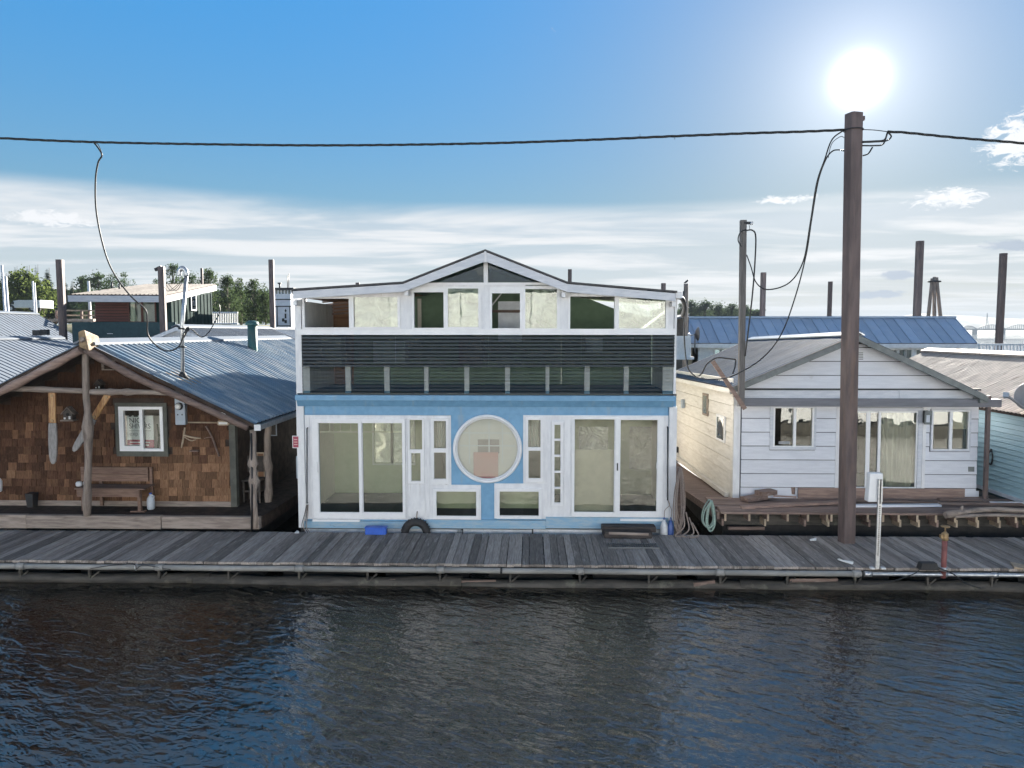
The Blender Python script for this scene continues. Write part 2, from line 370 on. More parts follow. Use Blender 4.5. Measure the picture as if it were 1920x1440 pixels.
M['poly'] = glass_mat('smoky_corrugated_plastic', (.27, .31, .27), 4.6, .0, .02, 1.55, (1, .95, .82))
M['poly_clear'] = glass_mat('clear_corrugated_plastic', (.90, .93, .90), 2.8, .0, .02, 1.55, (1, .96, .86))
M['film'] = film_mat('plastic_film', (.74, .75, .77), .72, .8)
M['film_thin'] = film_mat('thin_plastic_film', (.72, .74, .76), .5, 1.0)

M['roof_beige'] = surf('beige_metal_roofing', (.20, .18, .165), (.165, .15, .14), rough=.8, scale=3, bump=.05, var=.12, spec=.15)
M['brass_wood'] = surf('ochre_carved_wood', (.30, .21, .11), (.19, .125, .07), rough=.7, scale=8, bump=.5, dirt=(.06, .045, .035), dirt_amt=.7, dirt_lo=.55)
M['pole_grey'] = surf('silvered_pole', (.17, .16, .155), (.11, .105, .10), rough=.85, scale=6, stretch=(5, 5, .4), bump=.4)
M['blind_white'] = surf('off_white_blind', (.84, .81, .76), (.80, .77, .72), rough=.9, bump=.02)
M['shingle_mid'] = surf('mid_cedar_shingle', (.18, .099, .056), (.12, .064, .038), rough=.85, scale=10, stretch=(5, 1, .8), bump=.4, var=.36, spec=.2)
M['faint_print'] = surf('faint_print', (.50, .44, .41), (.44, .39, .36), rough=.9, bump=0)
# ------------------------------------------------------------------ mesh helpers
class MB:
    """collects shapes in world coordinates; build() links them as ONE mesh object"""
    def __init__(s):
        s.v = []; s.f = []; s.smooth = set()
    def face(s, idx, sm=False):
        if sm: s.smooth.add(len(s.f))
        s.f.append(tuple(idx))
    def box(s, x0, x1, y0, y1, z0, z1):
        n = len(s.v)
        s.v += [(x0, y0, z0), (x1, y0, z0), (x1, y1, z0), (x0, y1, z0), (x0, y0, z1), (x1, y0, z1), (x1, y1, z1), (x0, y1, z1)]
        for f in ((0, 3, 2, 1), (4, 5, 6, 7), (0, 1, 5, 4), (1, 2, 6, 5), (2, 3, 7, 6), (3, 0, 4, 7)):
            s.face([n + i for i in f])
        return s
    def hexa(s, pts):
        """eight corners: bottom ring then top ring"""
        n = len(s.v); s.v += [tuple(p) for p in pts]
        for f in ((0, 3, 2, 1), (4, 5, 6, 7), (0, 1, 5, 4), (1, 2, 6, 5), (2, 3, 7, 6), (3, 0, 4, 7)):
            s.face([n + i for i in f])
        return s
    def prism(s, poly, y0, y1):
        """polygon of (x, z) pushed from y0 to y1"""
        n = len(s.v); k = len(poly)
        s.v += [(x, y0, z) for x, z in poly] + [(x, y1, z) for x, z in poly]
        s.face(range(n, n + k)); s.face(range(n + 2 * k - 1, n + k - 1, -1))
        for i in range(k):
            j = (i + 1) % k
            s.face((n + i, n + k + i, n + k + j, n + j))
        return s
    def prism_x(s, poly, x0, x1):
        n = len(s.v); k = len(poly)
        s.v += [(x0, y, z) for y, z in poly] + [(x1, y, z) for y, z in poly]
        s.face(range(n, n + k)); s.face(range(n + 2 * k - 1, n + k - 1, -1))
        for i in range(k):
            j = (i + 1) % k
            s.face((n + i, n + k + i, n + k + j, n + j))
        return s
    def bar(s, a, b, w, h, up=(0, 0, 1)):
        """square bar from a to b, w across, h along up"""
        a = Vector(a); b = Vector(b); d = (b - a).normalized(); up = Vector(up)
        if abs(d.dot(up)) > .98: up = Vector((0, 1, 0))
        sx = d.cross(up).normalized() * (w / 2); sz = sx.cross(d).normalized() * (h / 2)
        return s.hexa([a - sx - sz, a + sx - sz, b + sx - sz, b - sx - sz, a - sx + sz, a + sx + sz, b + sx + sz, b - sx + sz])
    def tube(s, pts, r, n=8, cap=True, sm=True):
        pts = [Vector(p) for p in pts]; k = len(pts)
        rs = r if isinstance(r, (list, tuple)) else [r] * k
        base = len(s.v)
        d0 = (pts[1] - pts[0]).normalized()
        ref = Vector((0, 0, 1)) if abs(d0.z) < .9 else Vector((1, 0, 0))
        u = d0.cross(ref).normalized()
        for i, p in enumerate(pts):
            d = (pts[min(i + 1, k - 1)] - pts[max(i - 1, 0)]).normalized()
            u = (u - d * u.dot(d)).normalized(); w = d.cross(u)
            for j in range(n):
                a = 2 * math.pi * j / n
                s.v.append(tuple(p + (u * math.cos(a) + w * math.sin(a)) * rs[i]))
        for i in range(k - 1):
            for j in range(n):
                a = base + i * n + j; b = base + i * n + (j + 1) % n
                s.face((a, b, b + n, a + n), sm)
        if cap:
            s.face(range(base + n - 1, base - 1, -1)); s.face(range(base + (k - 1) * n, base + k * n))
        return s
    def lathe(s, o, prof, n=16, axis='z', sm=True):
        """profile of (radius, height) turned round an axis through o"""
        o = Vector(o); base = len(s.v); k = len(prof)
        for r, h in prof:
            for j in range(n):
                a = 2 * math.pi * j / n; c, q = r * math.cos(a), r * math.sin(a)
                p = {'z': (c, q, h), 'y': (c, h, q), 'x': (h, c, q)}[axis]
                s.v.append(tuple(o + Vector(p)))
        for i in range(k - 1):
            for j in range(n):
                a = base + i * n + j; b = base + i * n + (j + 1) % n
                s.face((a, b, b + n, a + n), sm)
        s.face(range(base + n - 1, base - 1, -1)); s.face(range(base + (k - 1) * n, base + k * n))
        return s
    def torus(s, o, R1, r, axis='y', n=24, m=10, squash=1.0):
        o = Vector(o); base = len(s.v)
        for i in range(n):
            a = 2 * math.pi * i / n
            for j in range(m):
                b = 2 * math.pi * j / m
                rr = R1 + r * math.cos(b); h = r * squash * math.sin(b)
                c, q = rr * math.cos(a), rr * math.sin(a)
                p = {'z': (c, q, h), 'y': (c, h, q), 'x': (h, c, q)}[axis]
                s.v.append(tuple(o + Vector(p)))
        for i in range(n):
            for j in range(m):
                s.face((base + i * m + j, base + ((i + 1) % n) * m + j, base + ((i + 1) % n) * m + (j + 1) % m, base + i * m + (j + 1) % m), True)
        return s
    def plate(s, outer, holes, y0, y1):
        """upright board with rectangular holes: rects are (x0, x1, z0, z1)"""
        rs = [outer] + holes
        xs = sorted({round(q, 5) for r in rs for q in r[:2] if outer[0] - 1e-6 <= q <= outer[1] + 1e-6})
        zs = sorted({round(q, 5) for r in rs for q in r[2:] if outer[2] - 1e-6 <= q <= outer[3] + 1e-6})
        def solid(i, j):
            if not (0 <= i < len(xs) - 1 and 0 <= j < len(zs) - 1): return False
            cx, cz = (xs[i] + xs[i + 1]) / 2, (zs[j] + zs[j + 1]) / 2
            return not any(h[0] < cx < h[1] and h[2] < cz < h[3] for h in holes)
        def quad(*p):
            n = len(s.v); s.v.extend(p); s.face((n, n + 1, n + 2, n + 3))
        for i in range(len(xs) - 1):
            for j in range(len(zs) - 1):
                if not solid(i, j): continue
                a, b, c, d = xs[i], xs[i + 1], zs[j], zs[j + 1]
                quad((a, y0, c), (b, y0, c), (b, y0, d), (a, y0, d))
                quad((b, y1, c), (a, y1, c), (a, y1, d), (b, y1, d))
                if not solid(i - 1, j): quad((a, y1, c), (a, y0, c), (a, y0, d), (a, y1, d))
                if not solid(i + 1, j): quad((b, y0, c), (b, y1, c), (b, y1, d), (b, y0, d))
                if not solid(i, j - 1): quad((a, y1, c), (b, y1, c), (b, y0, c), (a, y0, c))
                if not solid(i, j + 1): quad((a, y0, d), (b, y0, d), (b, y1, d), (a, y1, d))
        return s
    def build(s, name, mat, parent=None, label=None, cat=None, group=None, kind=None, bevel=0, loc=None):
        o3 = Vector((0, 0, 0))
        if parent is not None:
            q = parent
            while q is not None:
                o3 += q.location; q = q.parent
        if loc is not None:
            o3 += Vector(loc)
        me = bpy.data.meshes.new(name)
        me.from_pydata([(a - o3.x, b - o3.y, c - o3.z) for a, b, c in s.v], [], s.f)
        if s.smooth:
            me.polygons.foreach_set('use_smooth', [i in s.smooth for i in range(len(s.f))])
        me.materials.append(M[mat] if isinstance(mat, str) else mat)
        me.update()
        o = bpy.data.objects.new(name, me); COL.objects.link(o)
        if loc is not None: o.location = loc
        if parent is not None: o.parent = parent
        if bevel:
            md = o.modifiers.new('bevel', 'BEVEL'); md.width = bevel; md.segments = 2; md.limit_method = 'ANGLE'
        tag(o, label, cat, group, kind)
        return o

def tag(o, label=None, cat=None, group=None, kind=None):
    if label: o['label'] = label
    if cat: o['category'] = cat
    if group: o['group'] = group
    if kind: o['kind'] = kind
    return o

def thing(name, label, cat, loc=(0, 0, 0), group=None):
    o = bpy.data.objects.new(name, None); COL.objects.link(o)
    o.location = loc; o.empty_display_size = .2
    return tag(o, label, cat, group)

def prect(x0, y0, x1, y1, Y):
    """photo rectangle on an upright plane -> (x0, x1, z0, z1)"""
    a, b, c, d = at(x0, y0, Y), at(x1, y0, Y), at(x0, y1, Y), at(x1, y1, Y)
    return ((a.x + c.x) / 2, (b.x + d.x) / 2, (c.z + d.z) / 2, (a.z + b.z) / 2)

def pbox(mb, x0, y0, x1, y1, Y, d0, d1):
    a, b, c, d = prect(x0, y0, x1, y1, Y)
    return mb.box(a, b, Y + d0, Y + d1, c, d)

def bez(pts, n=8):
    """smooth curve through points (Catmull-Rom)"""
    P = [Vector(p) for p in pts]; P = [P[0] * 2 - P[1]] + P + [P[-1] * 2 - P[-2]]
    out = []
    for i in range(1, len(P) - 2):
        for k in range(n):
            t = k / n
            out.append(.5 * ((2 * P[i]) + (P[i + 1] - P[i - 1]) * t + (2 * P[i - 1] - 5 * P[i] + 4 * P[i + 1] - P[i + 2]) * t * t + (3 * P[i] - P[i - 1] - 3 * P[i + 1] + P[i + 2]) * t ** 3))
    out.append(P[-2])
    return out

def piece(name, mesh, parent, loc, rot=(0, 0, 0), scale=(1, 1, 1)):
    """one of many alike pieces, sharing mesh data"""
    o = bpy.data.objects.new(name, mesh); COL.objects.link(o)
    o.parent = parent; o.location = Vector(loc) - (parent.location if parent else Vector())
    if parent is not None and parent.parent is not None: o.location -= parent.parent.location
    o.rotation_euler = rot; o.scale = scale
    return o

def mesh_of(mb, name, mat):
    me = bpy.data.meshes.new(name); me.from_pydata(mb.v, [], mb.f)
    me.materials.append(M[mat]); me.update()
    return me

def text_part(parent, name, body, size, x, y, z, mat, align='LEFT', squeeze=1.0):
    """flat lettering facing the camera side (-y)"""
    cu = bpy.data.curves.new(name, 'FONT'); cu.body = body; cu.size = size; cu.align_x = align; cu.extrude = .001
    t = bpy.data.objects.new(name, cu); COL.objects.link(t)
    me = bpy.data.meshes.new_from_object(t)
    bpy.data.objects.remove(t); bpy.data.curves.remove(cu)
    for v in me.vertices:
        v.co = Vector((v.co.x * squeeze, -v.co.z, v.co.y))
    me.materials.clear(); me.materials.append(M[mat])
    o = bpy.data.objects.new(name, me); COL.objects.link(o)
    o.parent = parent; off = Vector(); q = parent
    while q is not None: off += q.location; q = q.parent
    o.location = Vector((x, y, z)) - off
    return o

# ------------------------------------------------------------------ water, banks, hills
def make_water():
    m, g, b = new_mat('river_water')
    tc = g.add('ShaderNodeTexCoord'); v = tc.outputs['Object']
    rot = g.add('ShaderNodeMapping'); rot.inputs['Rotation'].default_value = (0, 0, R(24)); g.l.new(v, rot.inputs[0])
    v1 = g.vmath('MULTIPLY', rot.outputs[0], (1.0, 2.1, 1))
    big = g.noise(v1, .55, 3, .5, .3)
    mid = g.noise(v1, 2.6, 2, .5, .5)
    fine = g.noise(g.vmath('MULTIPLY', rot.outputs[0], (1, 1.7, 1)), 7.0, 3, .55, .4)
    h = g.math('ADD', g.math('MULTIPLY', big, .62), g.math('ADD', g.math('MULTIPLY', g.math('POWER', mid, 1.6), .62), g.math('MULTIPLY', fine, .24)))
    bp = g.add('ShaderNodeBump'); bp.inputs['Strength'].default_value = 1.0; bp.inputs['Distance'].default_value = .060
    g.l.new(h, bp.inputs['Height']); g.l.new(bp.outputs[0], b.inputs['Normal'])
    patch = g.noise(v, .12, 4, .6)
    g.l.new(g.mix(g.ramp(patch, .4, .6), (.004, .005, .005), (.007, .008, .006)), b.inputs['Base Color'])
    b.inputs['Roughness'].default_value = .02; b.inputs['Specular Tint'].default_value = (1, .92, .82, 1)
    b.inputs['IOR'].default_value = 2.7
    mb = MB(); n = len(mb.v)
    mb.v += [(-4500, -1500, 0), (4500, -1500, 0), (4500, 4600, 0), (-4500, 4600, 0)]
    mb.face((0, 1, 2, 3))
    mb.build('water', m, kind='structure')
make_water()

def ridge(name, mat, Y, prof, depth=400, base=-2):
    """long wooded ridge: prof = [(photo x, photo y)]"""
    mb = MB(); top = [at(x, y, Y) for x, y in prof]
    k = len(top)
    for t in top: mb.v.append((t.x, Y - depth * .25, base))
    for t in top: mb.v.append((t.x, Y, t.z))
    for t in top: mb.v.append((t.x, Y + depth, base))
    for i in range(k - 1):
        mb.face((i, i + 1, k + i + 1, k + i), True); mb.face((k + i, k + i + 1, 2 * k + i + 1, 2 * k + i), True)
    return mb.build(name, mat, kind='structure')
pr = []
for i in range(121):
    x = -900 + i * 32
    y = 600 + 5 * math.sin(x * .006) + 5 * noise.noise(Vector((x * .011, 1.3, 0))) + 2.5 * noise.noise(Vector((x * .04, 4.3, 0)))
    if x > 1700: y = 591 + (x - 1790) * .055 + 2.2 * noise.noise(Vector((x * .03, 2, 0)))
    pr.append((x, y))
ridge('hills', 'far_land', 2600, pr, 900)
ridge('far_shore', 'far_land', 1500, [(x, 619 + 1.2 * noise.noise(Vector((x * .07, 9, 0)))) for x in range(-900, 2900, 14)], 300, -1)
# left bank and the land the trees stand on
def bank():
    mb = MB(); xs = list(range(-260, 101, 4)); ys = [46, 50, 54, 58, 64, 72, 84, 100, 130, 180, 260, 380]
    for y in ys:
        for x in xs:
            edge = 46 if x < -14 else 46 + min(150, (x + 14) * 2.2)
            t = max(0, min(1, (y - edge) / 14))
            h = -1.2 + t * t * (3 - 2 * t) * (6.6 if x < -14 else 6.6 - min(5.0, (x + 14) * .06)) + .5 * noise.noise(Vector((x * .09, y * .09, 0)))
            mb.v.append((x + random.uniform(-1, 1), y, h))
    w = len(xs)
    for j in range(len(ys) - 1):
        for i in range(w - 1):
            mb.face((j * w + i, j * w + i + 1, (j + 1) * w + i + 1, (j + 1) * w + i), True)
    mb.build('river_bank', 'grass', kind='structure')
bank()

# ------------------------------------------------------------------ dock
DZ = .42; DY0, DY1 = 12.95, 14.98
def make_dock():
    d = thing('dock', 'long walkway dock of grey weathered planks above the dark water', 'dock', (0, 14, 0))
    var = []
    for i in range(6):
        mb = MB(); L = (DY1 - DY0) / 2; w = .0695
        a, b, c = [random.uniform(-.004, .004) for _ in range(3)]
        mb.hexa([(-w, -L, -.045), (w, -L, -.045), (w, L, -.045), (-w, L, -.045), (-w, -L, a), (w, -L, b), (w, L, c), (-w, L, -a)])
        var.append(mesh_of(mb, 'plank', 'dock'))
    x = -14.5
    while x < 14.5:
        s = random.choice((1, 1, 1, .93, 1.04))
        piece('plank', random.choice(var), d, (x, (DY0 + DY1) / 2 + random.uniform(-.012, .012), DZ + random.uniform(-.006, .004)), (0, random.uniform(-.012, .012), random.uniform(-.003, .003)), (s, 1 + random.uniform(-.006, .004), 1))
        x += .1475 * s
    MB().box(-14.5, 14.5, DY0 + .005, DY0 + .075, DZ - .15, DZ - .052).build('rim_board', 'dock_dark', d)
    MB().box(-14.5, 14.5, DY1 - .08, DY1 - .02, DZ - .2, DZ - .052).build('rim_board', 'dock_dark', d)
    for y in (13.5, 14.1, 14.6):
        MB().box(-14.5, 14.5, y, y + .09, DZ - .2, DZ - .052).build('joist', 'dock_dark', d)
    # brackets that carry the pipe, with a slanting strut
    xs = [at(px, 1085, 12.95).x for px in (40, 170, 300, 430, 562, 690, 825, 957, 1087, 1216, 1350, 1475, 1602, 1738, 1858)]
    for i, x in enumerate([-12.5, -11] + xs + [10.3, 11.6]):
        mb = MB().box(x - .018, x + .018, 12.91, 12.96, DZ - .33, DZ - .055)
        mb.bar((x + .01, 12.94, DZ - .33), (x + (.17 if i % 2 else .13), 12.97, DZ - .21), .02, .025)
        mb.build('bracket', 'dock_dark', d)
    # floats: rough logs lying in the water below
    for k, (x0, x1, z, r) in enumerate(((-14.5, -6.1, .05, .11), (-6.4, -1.3, .02, .12), (-1.6, 4.2, .0, .11), (3.9, 9.2, .035, .115), (9.0, 14.5, .02, .11))):
        pts = [(x0 + (x1 - x0) * t / 8, 13.03 + .03 * math.sin(t + k), z + .015 * math.sin(t * 1.7 + k)) for t in range(9)]
        MB().tube(pts, [r * random.uniform(.9, 1.1) for _ in range(9)], 9).build('float_log', 'dock_dark', d)
    for x in range(-14, 15, 2):
        MB().box(x - .8, x + .8, 13.35, 14.7, -.25, .2).build('float', 'black', d)
    for a, b in (((640, 1094), (742, 1088)), ((830, 1092), (930, 1090)), ((1300, 1096), (1340, 1090)), ((1480, 1088), (1570, 1087)), ((200, 1090), (240, 1086))):
        p, q = at(*a, 12.97), at(*b, 13.0)
        MB().bar(p, q, .05, .06).build('debris_board', 'lumber', d)
make_dock()

def make_pipe():
    t = thing('service_pipe', 'long grey conduit pipe strapped along the dock edge over the water', 'pipe', (0, 12.9, .27))
    z = DZ - .095; y = 12.885
    X = lambda px: at(px, 1068, y).x
    segs = [-14.5, X(40), X(300), X(562), X(826), X(1087), X(1350), X(1606)]
    for a, b in zip(segs, segs[1:]):
        MB().tube([(a + .03, y, z), ((a + b) / 2, y, z - .006), (b - .03, y, z)], .052, 12).build('pipe_section', 'pipe', t)
        MB().tube([(b - .075, y, z), (b + .075, y, z)], .064, 12).build('coupling', 'pvc' if b > 6 else 'pipe', t)
    gx = X(1612)
    MB().tube([(gx + .08, y, z), (gx + .22, y, z)], .05, 10).build('union', 'galv', t)
    MB().tube([(gx + .18, y, z), (14.5, y, z)], .038, 12).build('pipe_section', 'galv', t)
    for px in (1500, 1765, 1860):
        MB().tube([(X(px), y, z), (X(px) + .1, y, z)], .047, 10).build('coupling', 'galv', t)
    MB().tube([(X(255), y, z), (X(255) + .02, y, z)], .062, 10).build('strap', 'galv', t)
    MB().tube([(X(938), y, z), (X(938) + .04, y, z)], .06, 10).build('clamp', 'dark_metal', t)
    c = bez([at(170, 1066, y - .06), at(210, 1060, y - .06), at(250, 1058, y - .08), at(256, 1066, y - .08), at(270, 1060, y - .06), at(320, 1068, y - .05)], 6)
    MB().tube(c, .008, 5).build('tie_wire', 'dark_metal', t)
make_pipe()

# ------------------------------------------------------------------ blue houseboat
Y0 = 15.3
def blue_house():
    h = thing('houseboat', 'blue and white two-storey houseboat with a big round window facing the dock', 'houseboat', (-.9, Y0, .1))
    P = lambda *r: prect(*r, Y0)
    B = lambda x0, y0, x1, y1, d0, d1, name, mat, par=h, bev=0: pbox(MB(), x0, y0, x1, y1, Y0, d0, d1).build(name, mat, par, bevel=bev)
    xl, xr, zb, zt = prect(561, 742, 1266, 985, Y0)
    glassL = [(599, 792, 674.5, 960.5), (680.5, 792, 756, 960.5)]
    glassA = [(768, 786, 793, 843), (771, 848, 790, 902)]
    glassB = [(813, 788, 837.5, 841), (813.5, 847, 837.5, 898)]
    glassLL = [(818, 920, 894, 967.5)]
    glassBR = [(989.5, 786, 1014.5, 839), (990, 843.5, 1014.5, 897)]
    lites = [(1038.5, a, 1051.7, b) for a, b in ((795, 823), (825, 853), (855, 883), (885, 913), (915, 942.5))]
    glassR = [(1076, 785, 1152, 960), (1161.5, 786, 1232, 959)]
    glassLR = [(936, 920, 1011, 967)]
    round_sq = (846, 777, 982, 907)
    allg = glassL + glassA + glassB + glassLL + glassBR + lites + glassR + glassLR
    grow = lambda r, k: (r[0] - k, r[1] - k, r[2] + k, r[3] + k)
    # front wall: blue boards with an opening for each pane
    MB().plate((xl, xr, zb, zt), [P(*grow(r, 1.5)) for r in allg] + [P(*round_sq)], Y0, Y0 + .11).build('front_wall', 'blue', h)
    # wall round the circular window
    cx, cz = (at(914, 841.5, Y0).x, at(914, 841.5, Y0).z); rr = P(850, 800, 978, 900); rad = (rr[1] - rr[0]) / 2
    sx0, sx1, sz0, sz1 = P(*round_sq)
    mb = MB(); n = 64; ring_i = []; ring_o = []
    for i in range(n):
        a = 2 * math.pi * i / n; c, s = math.cos(a), math.sin(a)
        ring_i.append((cx + c * rad * .985, cz + s * rad * .985))
        k = min(((sx1 - cx) / c) if c > 1e-6 else ((sx0 - cx) / c) if c < -1e-6 else 1e9, ((sz1 - cz) / s) if s > 1e-6 else ((sz0 - cz) / s) if s < -1e-6 else 1e9)
        ring_o.append((cx + c * k, cz + s * k))
    corner = [(sx1, sz1), (sx0, sz1), (sx0, sz0), (sx1, sz0)]
    for k in range(4):                                   # snap the nearest outer points to the corners
        j = min(range(n), key=lambda q: (ring_o[q][0] - corner[k][0]) ** 2 + (ring_o[q][1] - corner[k][1]) ** 2); ring_o[j] = corner[k]
    for i in range(n): mb.v += [(ring_i[i][0], Y0 - .004, ring_i[i][1]), (ring_o[i][0], Y0 - .004, ring_o[i][1]), (ring_i[i][0], Y0 + .11, ring_i[i][1])]
    for i in range(n):
        j = (i + 1) % n
        mb.face((3 * i, 3 * i + 1, 3 * j + 1, 3 * j)); mb.face((3 * i, 3 * j, 3 * j + 2, 3 * i + 2))
    mb.build('round_window_surround', 'blue', h)
    ring = MB().torus((cx, Y0 - .02, cz), rad * .965, rad * .05, 'y', 64, 10).build('round_window_frame', 'vinyl', h)
    MB().torus((cx, Y0 - .005, cz), rad * .90, rad * .022, 'y', 64, 8).build('inner_ring', 'vinyl', ring)
    mb = MB().lathe((cx, Y0 + .02, cz), [(rad * .93, 0), (rad * .93, .006)], 64, 'y', False); mb.build('pane', 'glass_clear', ring)
    # cream blind, muntin grid and faded sign just inside the round window
    mb = MB().lathe((cx, Y0 + .075, cz), [(rad * .975, 0), (rad * .975, .02)], 48, 'y', False); mb.build('blind', 'blind_white', h)
    for q in (880, 917, 942): pbox(MB(), q - 1, 790, q + 1, 870, Y0 + .045, 0, .008).build('muntin', 'vinyl', h)
    for q in (812, 836): pbox(MB(), 862, q - 1, 966, q + 1, Y0 + .045, .009, .017).build('muntin', 'vinyl', h)
    pbox(MB(), 896, 824, 936, 850, Y0 + .064, 0, .008).build('picture', 'faint_print', h)
    pbox(MB(), 888, 848, 934, 896, Y0 + .034, 0, .008).build('pink_sign', 'pink_sign', h)
    pbox(MB(), 893, 893.5, 929, 896.5, Y0 + .034, -.004, .0).build('sign_strip', 'red_sign', h)

    # white casings in front of the wall
    MB().plate(P(573, 778.5, 846, 908), [P(*grow(r, 1.2)) for r in glassL + glassA + glassB], Y0 - .03, Y0 - .001).build('casing', 'white', h)
    MB().plate(P(573, 908, 902, 973.5), [P(*grow(r, 1.2)) for r in glassL + glassLL], Y0 - .03, Y0 - .001).build('casing', 'white', h)
    MB().plate(P(981, 778.5, 1252, 907), [P(*grow(r, 1.2)) for r in glassBR + lites + glassR], Y0 - .03, Y0 - .001).build('casing', 'white', h)
    MB().plate(P(927, 907, 1252, 972.5), [P(*grow(r, 1.2)) for r in glassLR + lites + glassR], Y0 - .03, Y0 - .001).build('casing', 'white', h)
    def window(name, outer, gl, mat='glass', d=.035, bars=True):
        f = MB().plate(P(*outer), [P(*g) for g in gl], Y0 - .03 - d, Y0 - .0305).build(name, 'vinyl', h)
        for g in gl:
            a = P(*grow(g, .8)); MB().box(a[0], a[1], Y0 - .02, Y0 - .014, a[2], a[3]).build('pane', mat, f)
            e = MB(); b = P(*g); w = .012
            e.plate((b[0], b[1], b[2], b[3]), [(b[0] + w, b[1] - w, b[2] + w, b[3] - w)], Y0 - .045, Y0 - .022).build('sash', 'vinyl', f)
        return f
    dl = window('sliding_door', (588, 785, 761, 969.5), glassL)
    pbox(MB(), 675.2, 787, 680, 967, Y0, -.082, -.066).build('door_stile', 'vinyl', dl)
    pbox(MB(), 594, 865, 597, 884, Y0, -.10, -.066).build('handle', 'vinyl', dl)
    for q in (617.8, 637.6, 657, 699, 717.6, 738): pbox(MB(), q - .8, 792, q + .8, 810, Y0, .012, .024).build('muntin', 'cream', dl)
    for a, b in ((599, 674.5), (680.5, 756)): pbox(MB(), a, 809.3, b, 811.3, Y0, .026, .038).build('muntin', 'cream', dl)
    window('narrow_window', (765.5, 783.5, 796, 905), glassA, 'glass_wavy')
    window('hung_window', (809.5, 784, 841.5, 906), glassB, 'glass_wavy')
    window('low_window', (813, 916, 899, 972), glassLL, 'glass_wavy')
    window('hung_window', (986, 782, 1018, 903), glassBR, 'glass_wavy')
    window('low_window', (931.5, 915.5, 1015.5, 971.5), glassLR, 'glass_wavy')
    dr = window('sliding_door', (1072, 780.5, 1242, 966.5), glassR, 'glass_wavy')
    pbox(MB(), 1152.8, 783, 1160.5, 964, Y0, -.082, -.066).build('door_stile', 'vinyl', dr)
    pbox(MB(), 1155.5, 867, 1158, 881, Y0, -.092, -.083).build('latch', 'dark_metal', dr)
    pbox(MB(), 1229.5, 866, 1231.8, 878, Y0, -.10, -.066).build('handle', 'vinyl', dr)
    sd = window('entry_door', (1034, 790, 1056, 947), lites)
    pbox(MB(), 1026, 781, 1033, 968, Y0, -.045, -.031).build('door_trim', 'white', sd)
    pbox(MB(), 1057.5, 781, 1069, 968, Y0, -.045, -.031).build('door_trim', 'white', sd)
    for a in ((765.5, 907, 797.5, 967.5), (801, 779, 806, 967), (762, 779, 764.5, 970)):
        pbox(MB(), *a, Y0, -.045, -.031).build('trim_panel', 'white', h)
    for q in (577, 581.5, 1246, 1249.5):
        pbox(MB(), q, 780, q + 1.4, 968, Y0, -.04, -.0305).build('batten', 'white', h)
    # blue mouldings below the upper storey
    B(557.5, 740.5, 1263.5, 750, -.16, -.03, 'crown_moulding', 'blue')
    a_, b_ = prect(559.5, 750.4, 1261, 762, Y0)[:2]; c_, d_ = prect(559.5, 750.4, 1261, 762, Y0)[2:]
    MB().prism_x([(Y0 - .03, c_), (Y0 - .06, c_), (Y0 - .13, d_), (Y0 - .03, d_)], a_, b_).build('crown_moulding', 'blue', h)
    B(561, 749.2, 1260, 750.4, -.12, -.031, 'moulding_shade_strip', 'gap_shade')  # dark strip painted in as the shade line below the moulding
    B(573.5, 762.4, 1252, 778, -.028, -.002, 'frieze_board', 'blue')
    for a in ((559, 744, 572.6, 988), (1252.6, 762.5, 1267, 975)): B(*a, -.052, -.004, 'corner_board', 'white')
    # base boards and hull
    B(588.5, 972, 676, 976, -.10, -.02, 'threshold', 'vinyl')
    B(1162, 971, 1246, 975, -.10, -.02, 'threshold', 'vinyl')
    for a in ((571, 976.5, 800, 989), (800.5, 974, 1023, 989.5), (1023.5, 969, 1252, 989.5)): B(*a, -.07, -.012, 'base_board', 'blue_worn')
    for a in ((573, 991.5, 726, 1013), (728, 991.5, 864.5, 1013), (869, 992, 997, 1013), (1000, 992, 1128, 1013), (1130, 992, 1262, 1013)):
        B(*a, -.05, .0, 'float_panel', 'float_white')
    MB().box(xl, xr, Y0 + .01, 24, -.3, zb + .02).build('hull', 'dock_dark', h)
    for px in (862, 798):
        c = at(px, 997, Y0 - .08); MB().lathe(c, [(.05, -.02), (.06, 0), (.04, .02)], 10, 'y').build('ring_bolt', 'galv', h)
    # grab bars
    for px, a, b in ((575.6, 803, 944), (1252, 801, 938)):
        p, q = at(px, a, Y0 - .1), at(px, b, Y0 - .1)
        MB().tube([(p.x, Y0 - .05, p.z), (p.x, Y0 - .1, p.z), (q.x, Y0 - .1, q.z), (q.x, Y0 - .05, q.z)], .014, 8).build('grab_bar', 'dark_metal', h)

    # ---- lower rooms
    zc = zt - .05; fz = at(700, 968, Y0).z - .03
    xm1, xm2 = at(800, 850, Y0).x, at(1024, 850, Y0).x
    MB().box(xl + .02, xr - .02, Y0 + .115, 24, fz - .05, fz).build('floor', 'carpet', h)
    MB().box(xl + .02, xr - .02, Y0 + .115, 24, zc, zc + .06).build('ceiling', 'cream', h)
    zh = lambda px, py, Y: prect(px, py, px + 1, py + 1, Y)
    bw = 17.7
    w1, w2 = prect(702, 782, 733, 868, bw), prect(737, 782, 775, 868, bw)
    x0b, x1b = at(560, 850, bw).x - 1, at(1268, 850, bw).x + 1
    MB().plate((xl + .03, xr - .03, fz, zc), [w1, w2, prect(1085, 800, 1140, 858, bw), prect(1180, 800, 1225, 880, bw)], bw, bw + .1).build('rear_wall', 'olive', h)
    for w in (w1, w2, prect(1085, 800, 1140, 858, bw), prect(1180, 800, 1225, 880, bw)): MB().box(w[0], w[1], bw + .04, bw + .05, w[2], w[3]).build('sun_block_film', 'film', h)  # film panes added to keep a sun patch off the floor
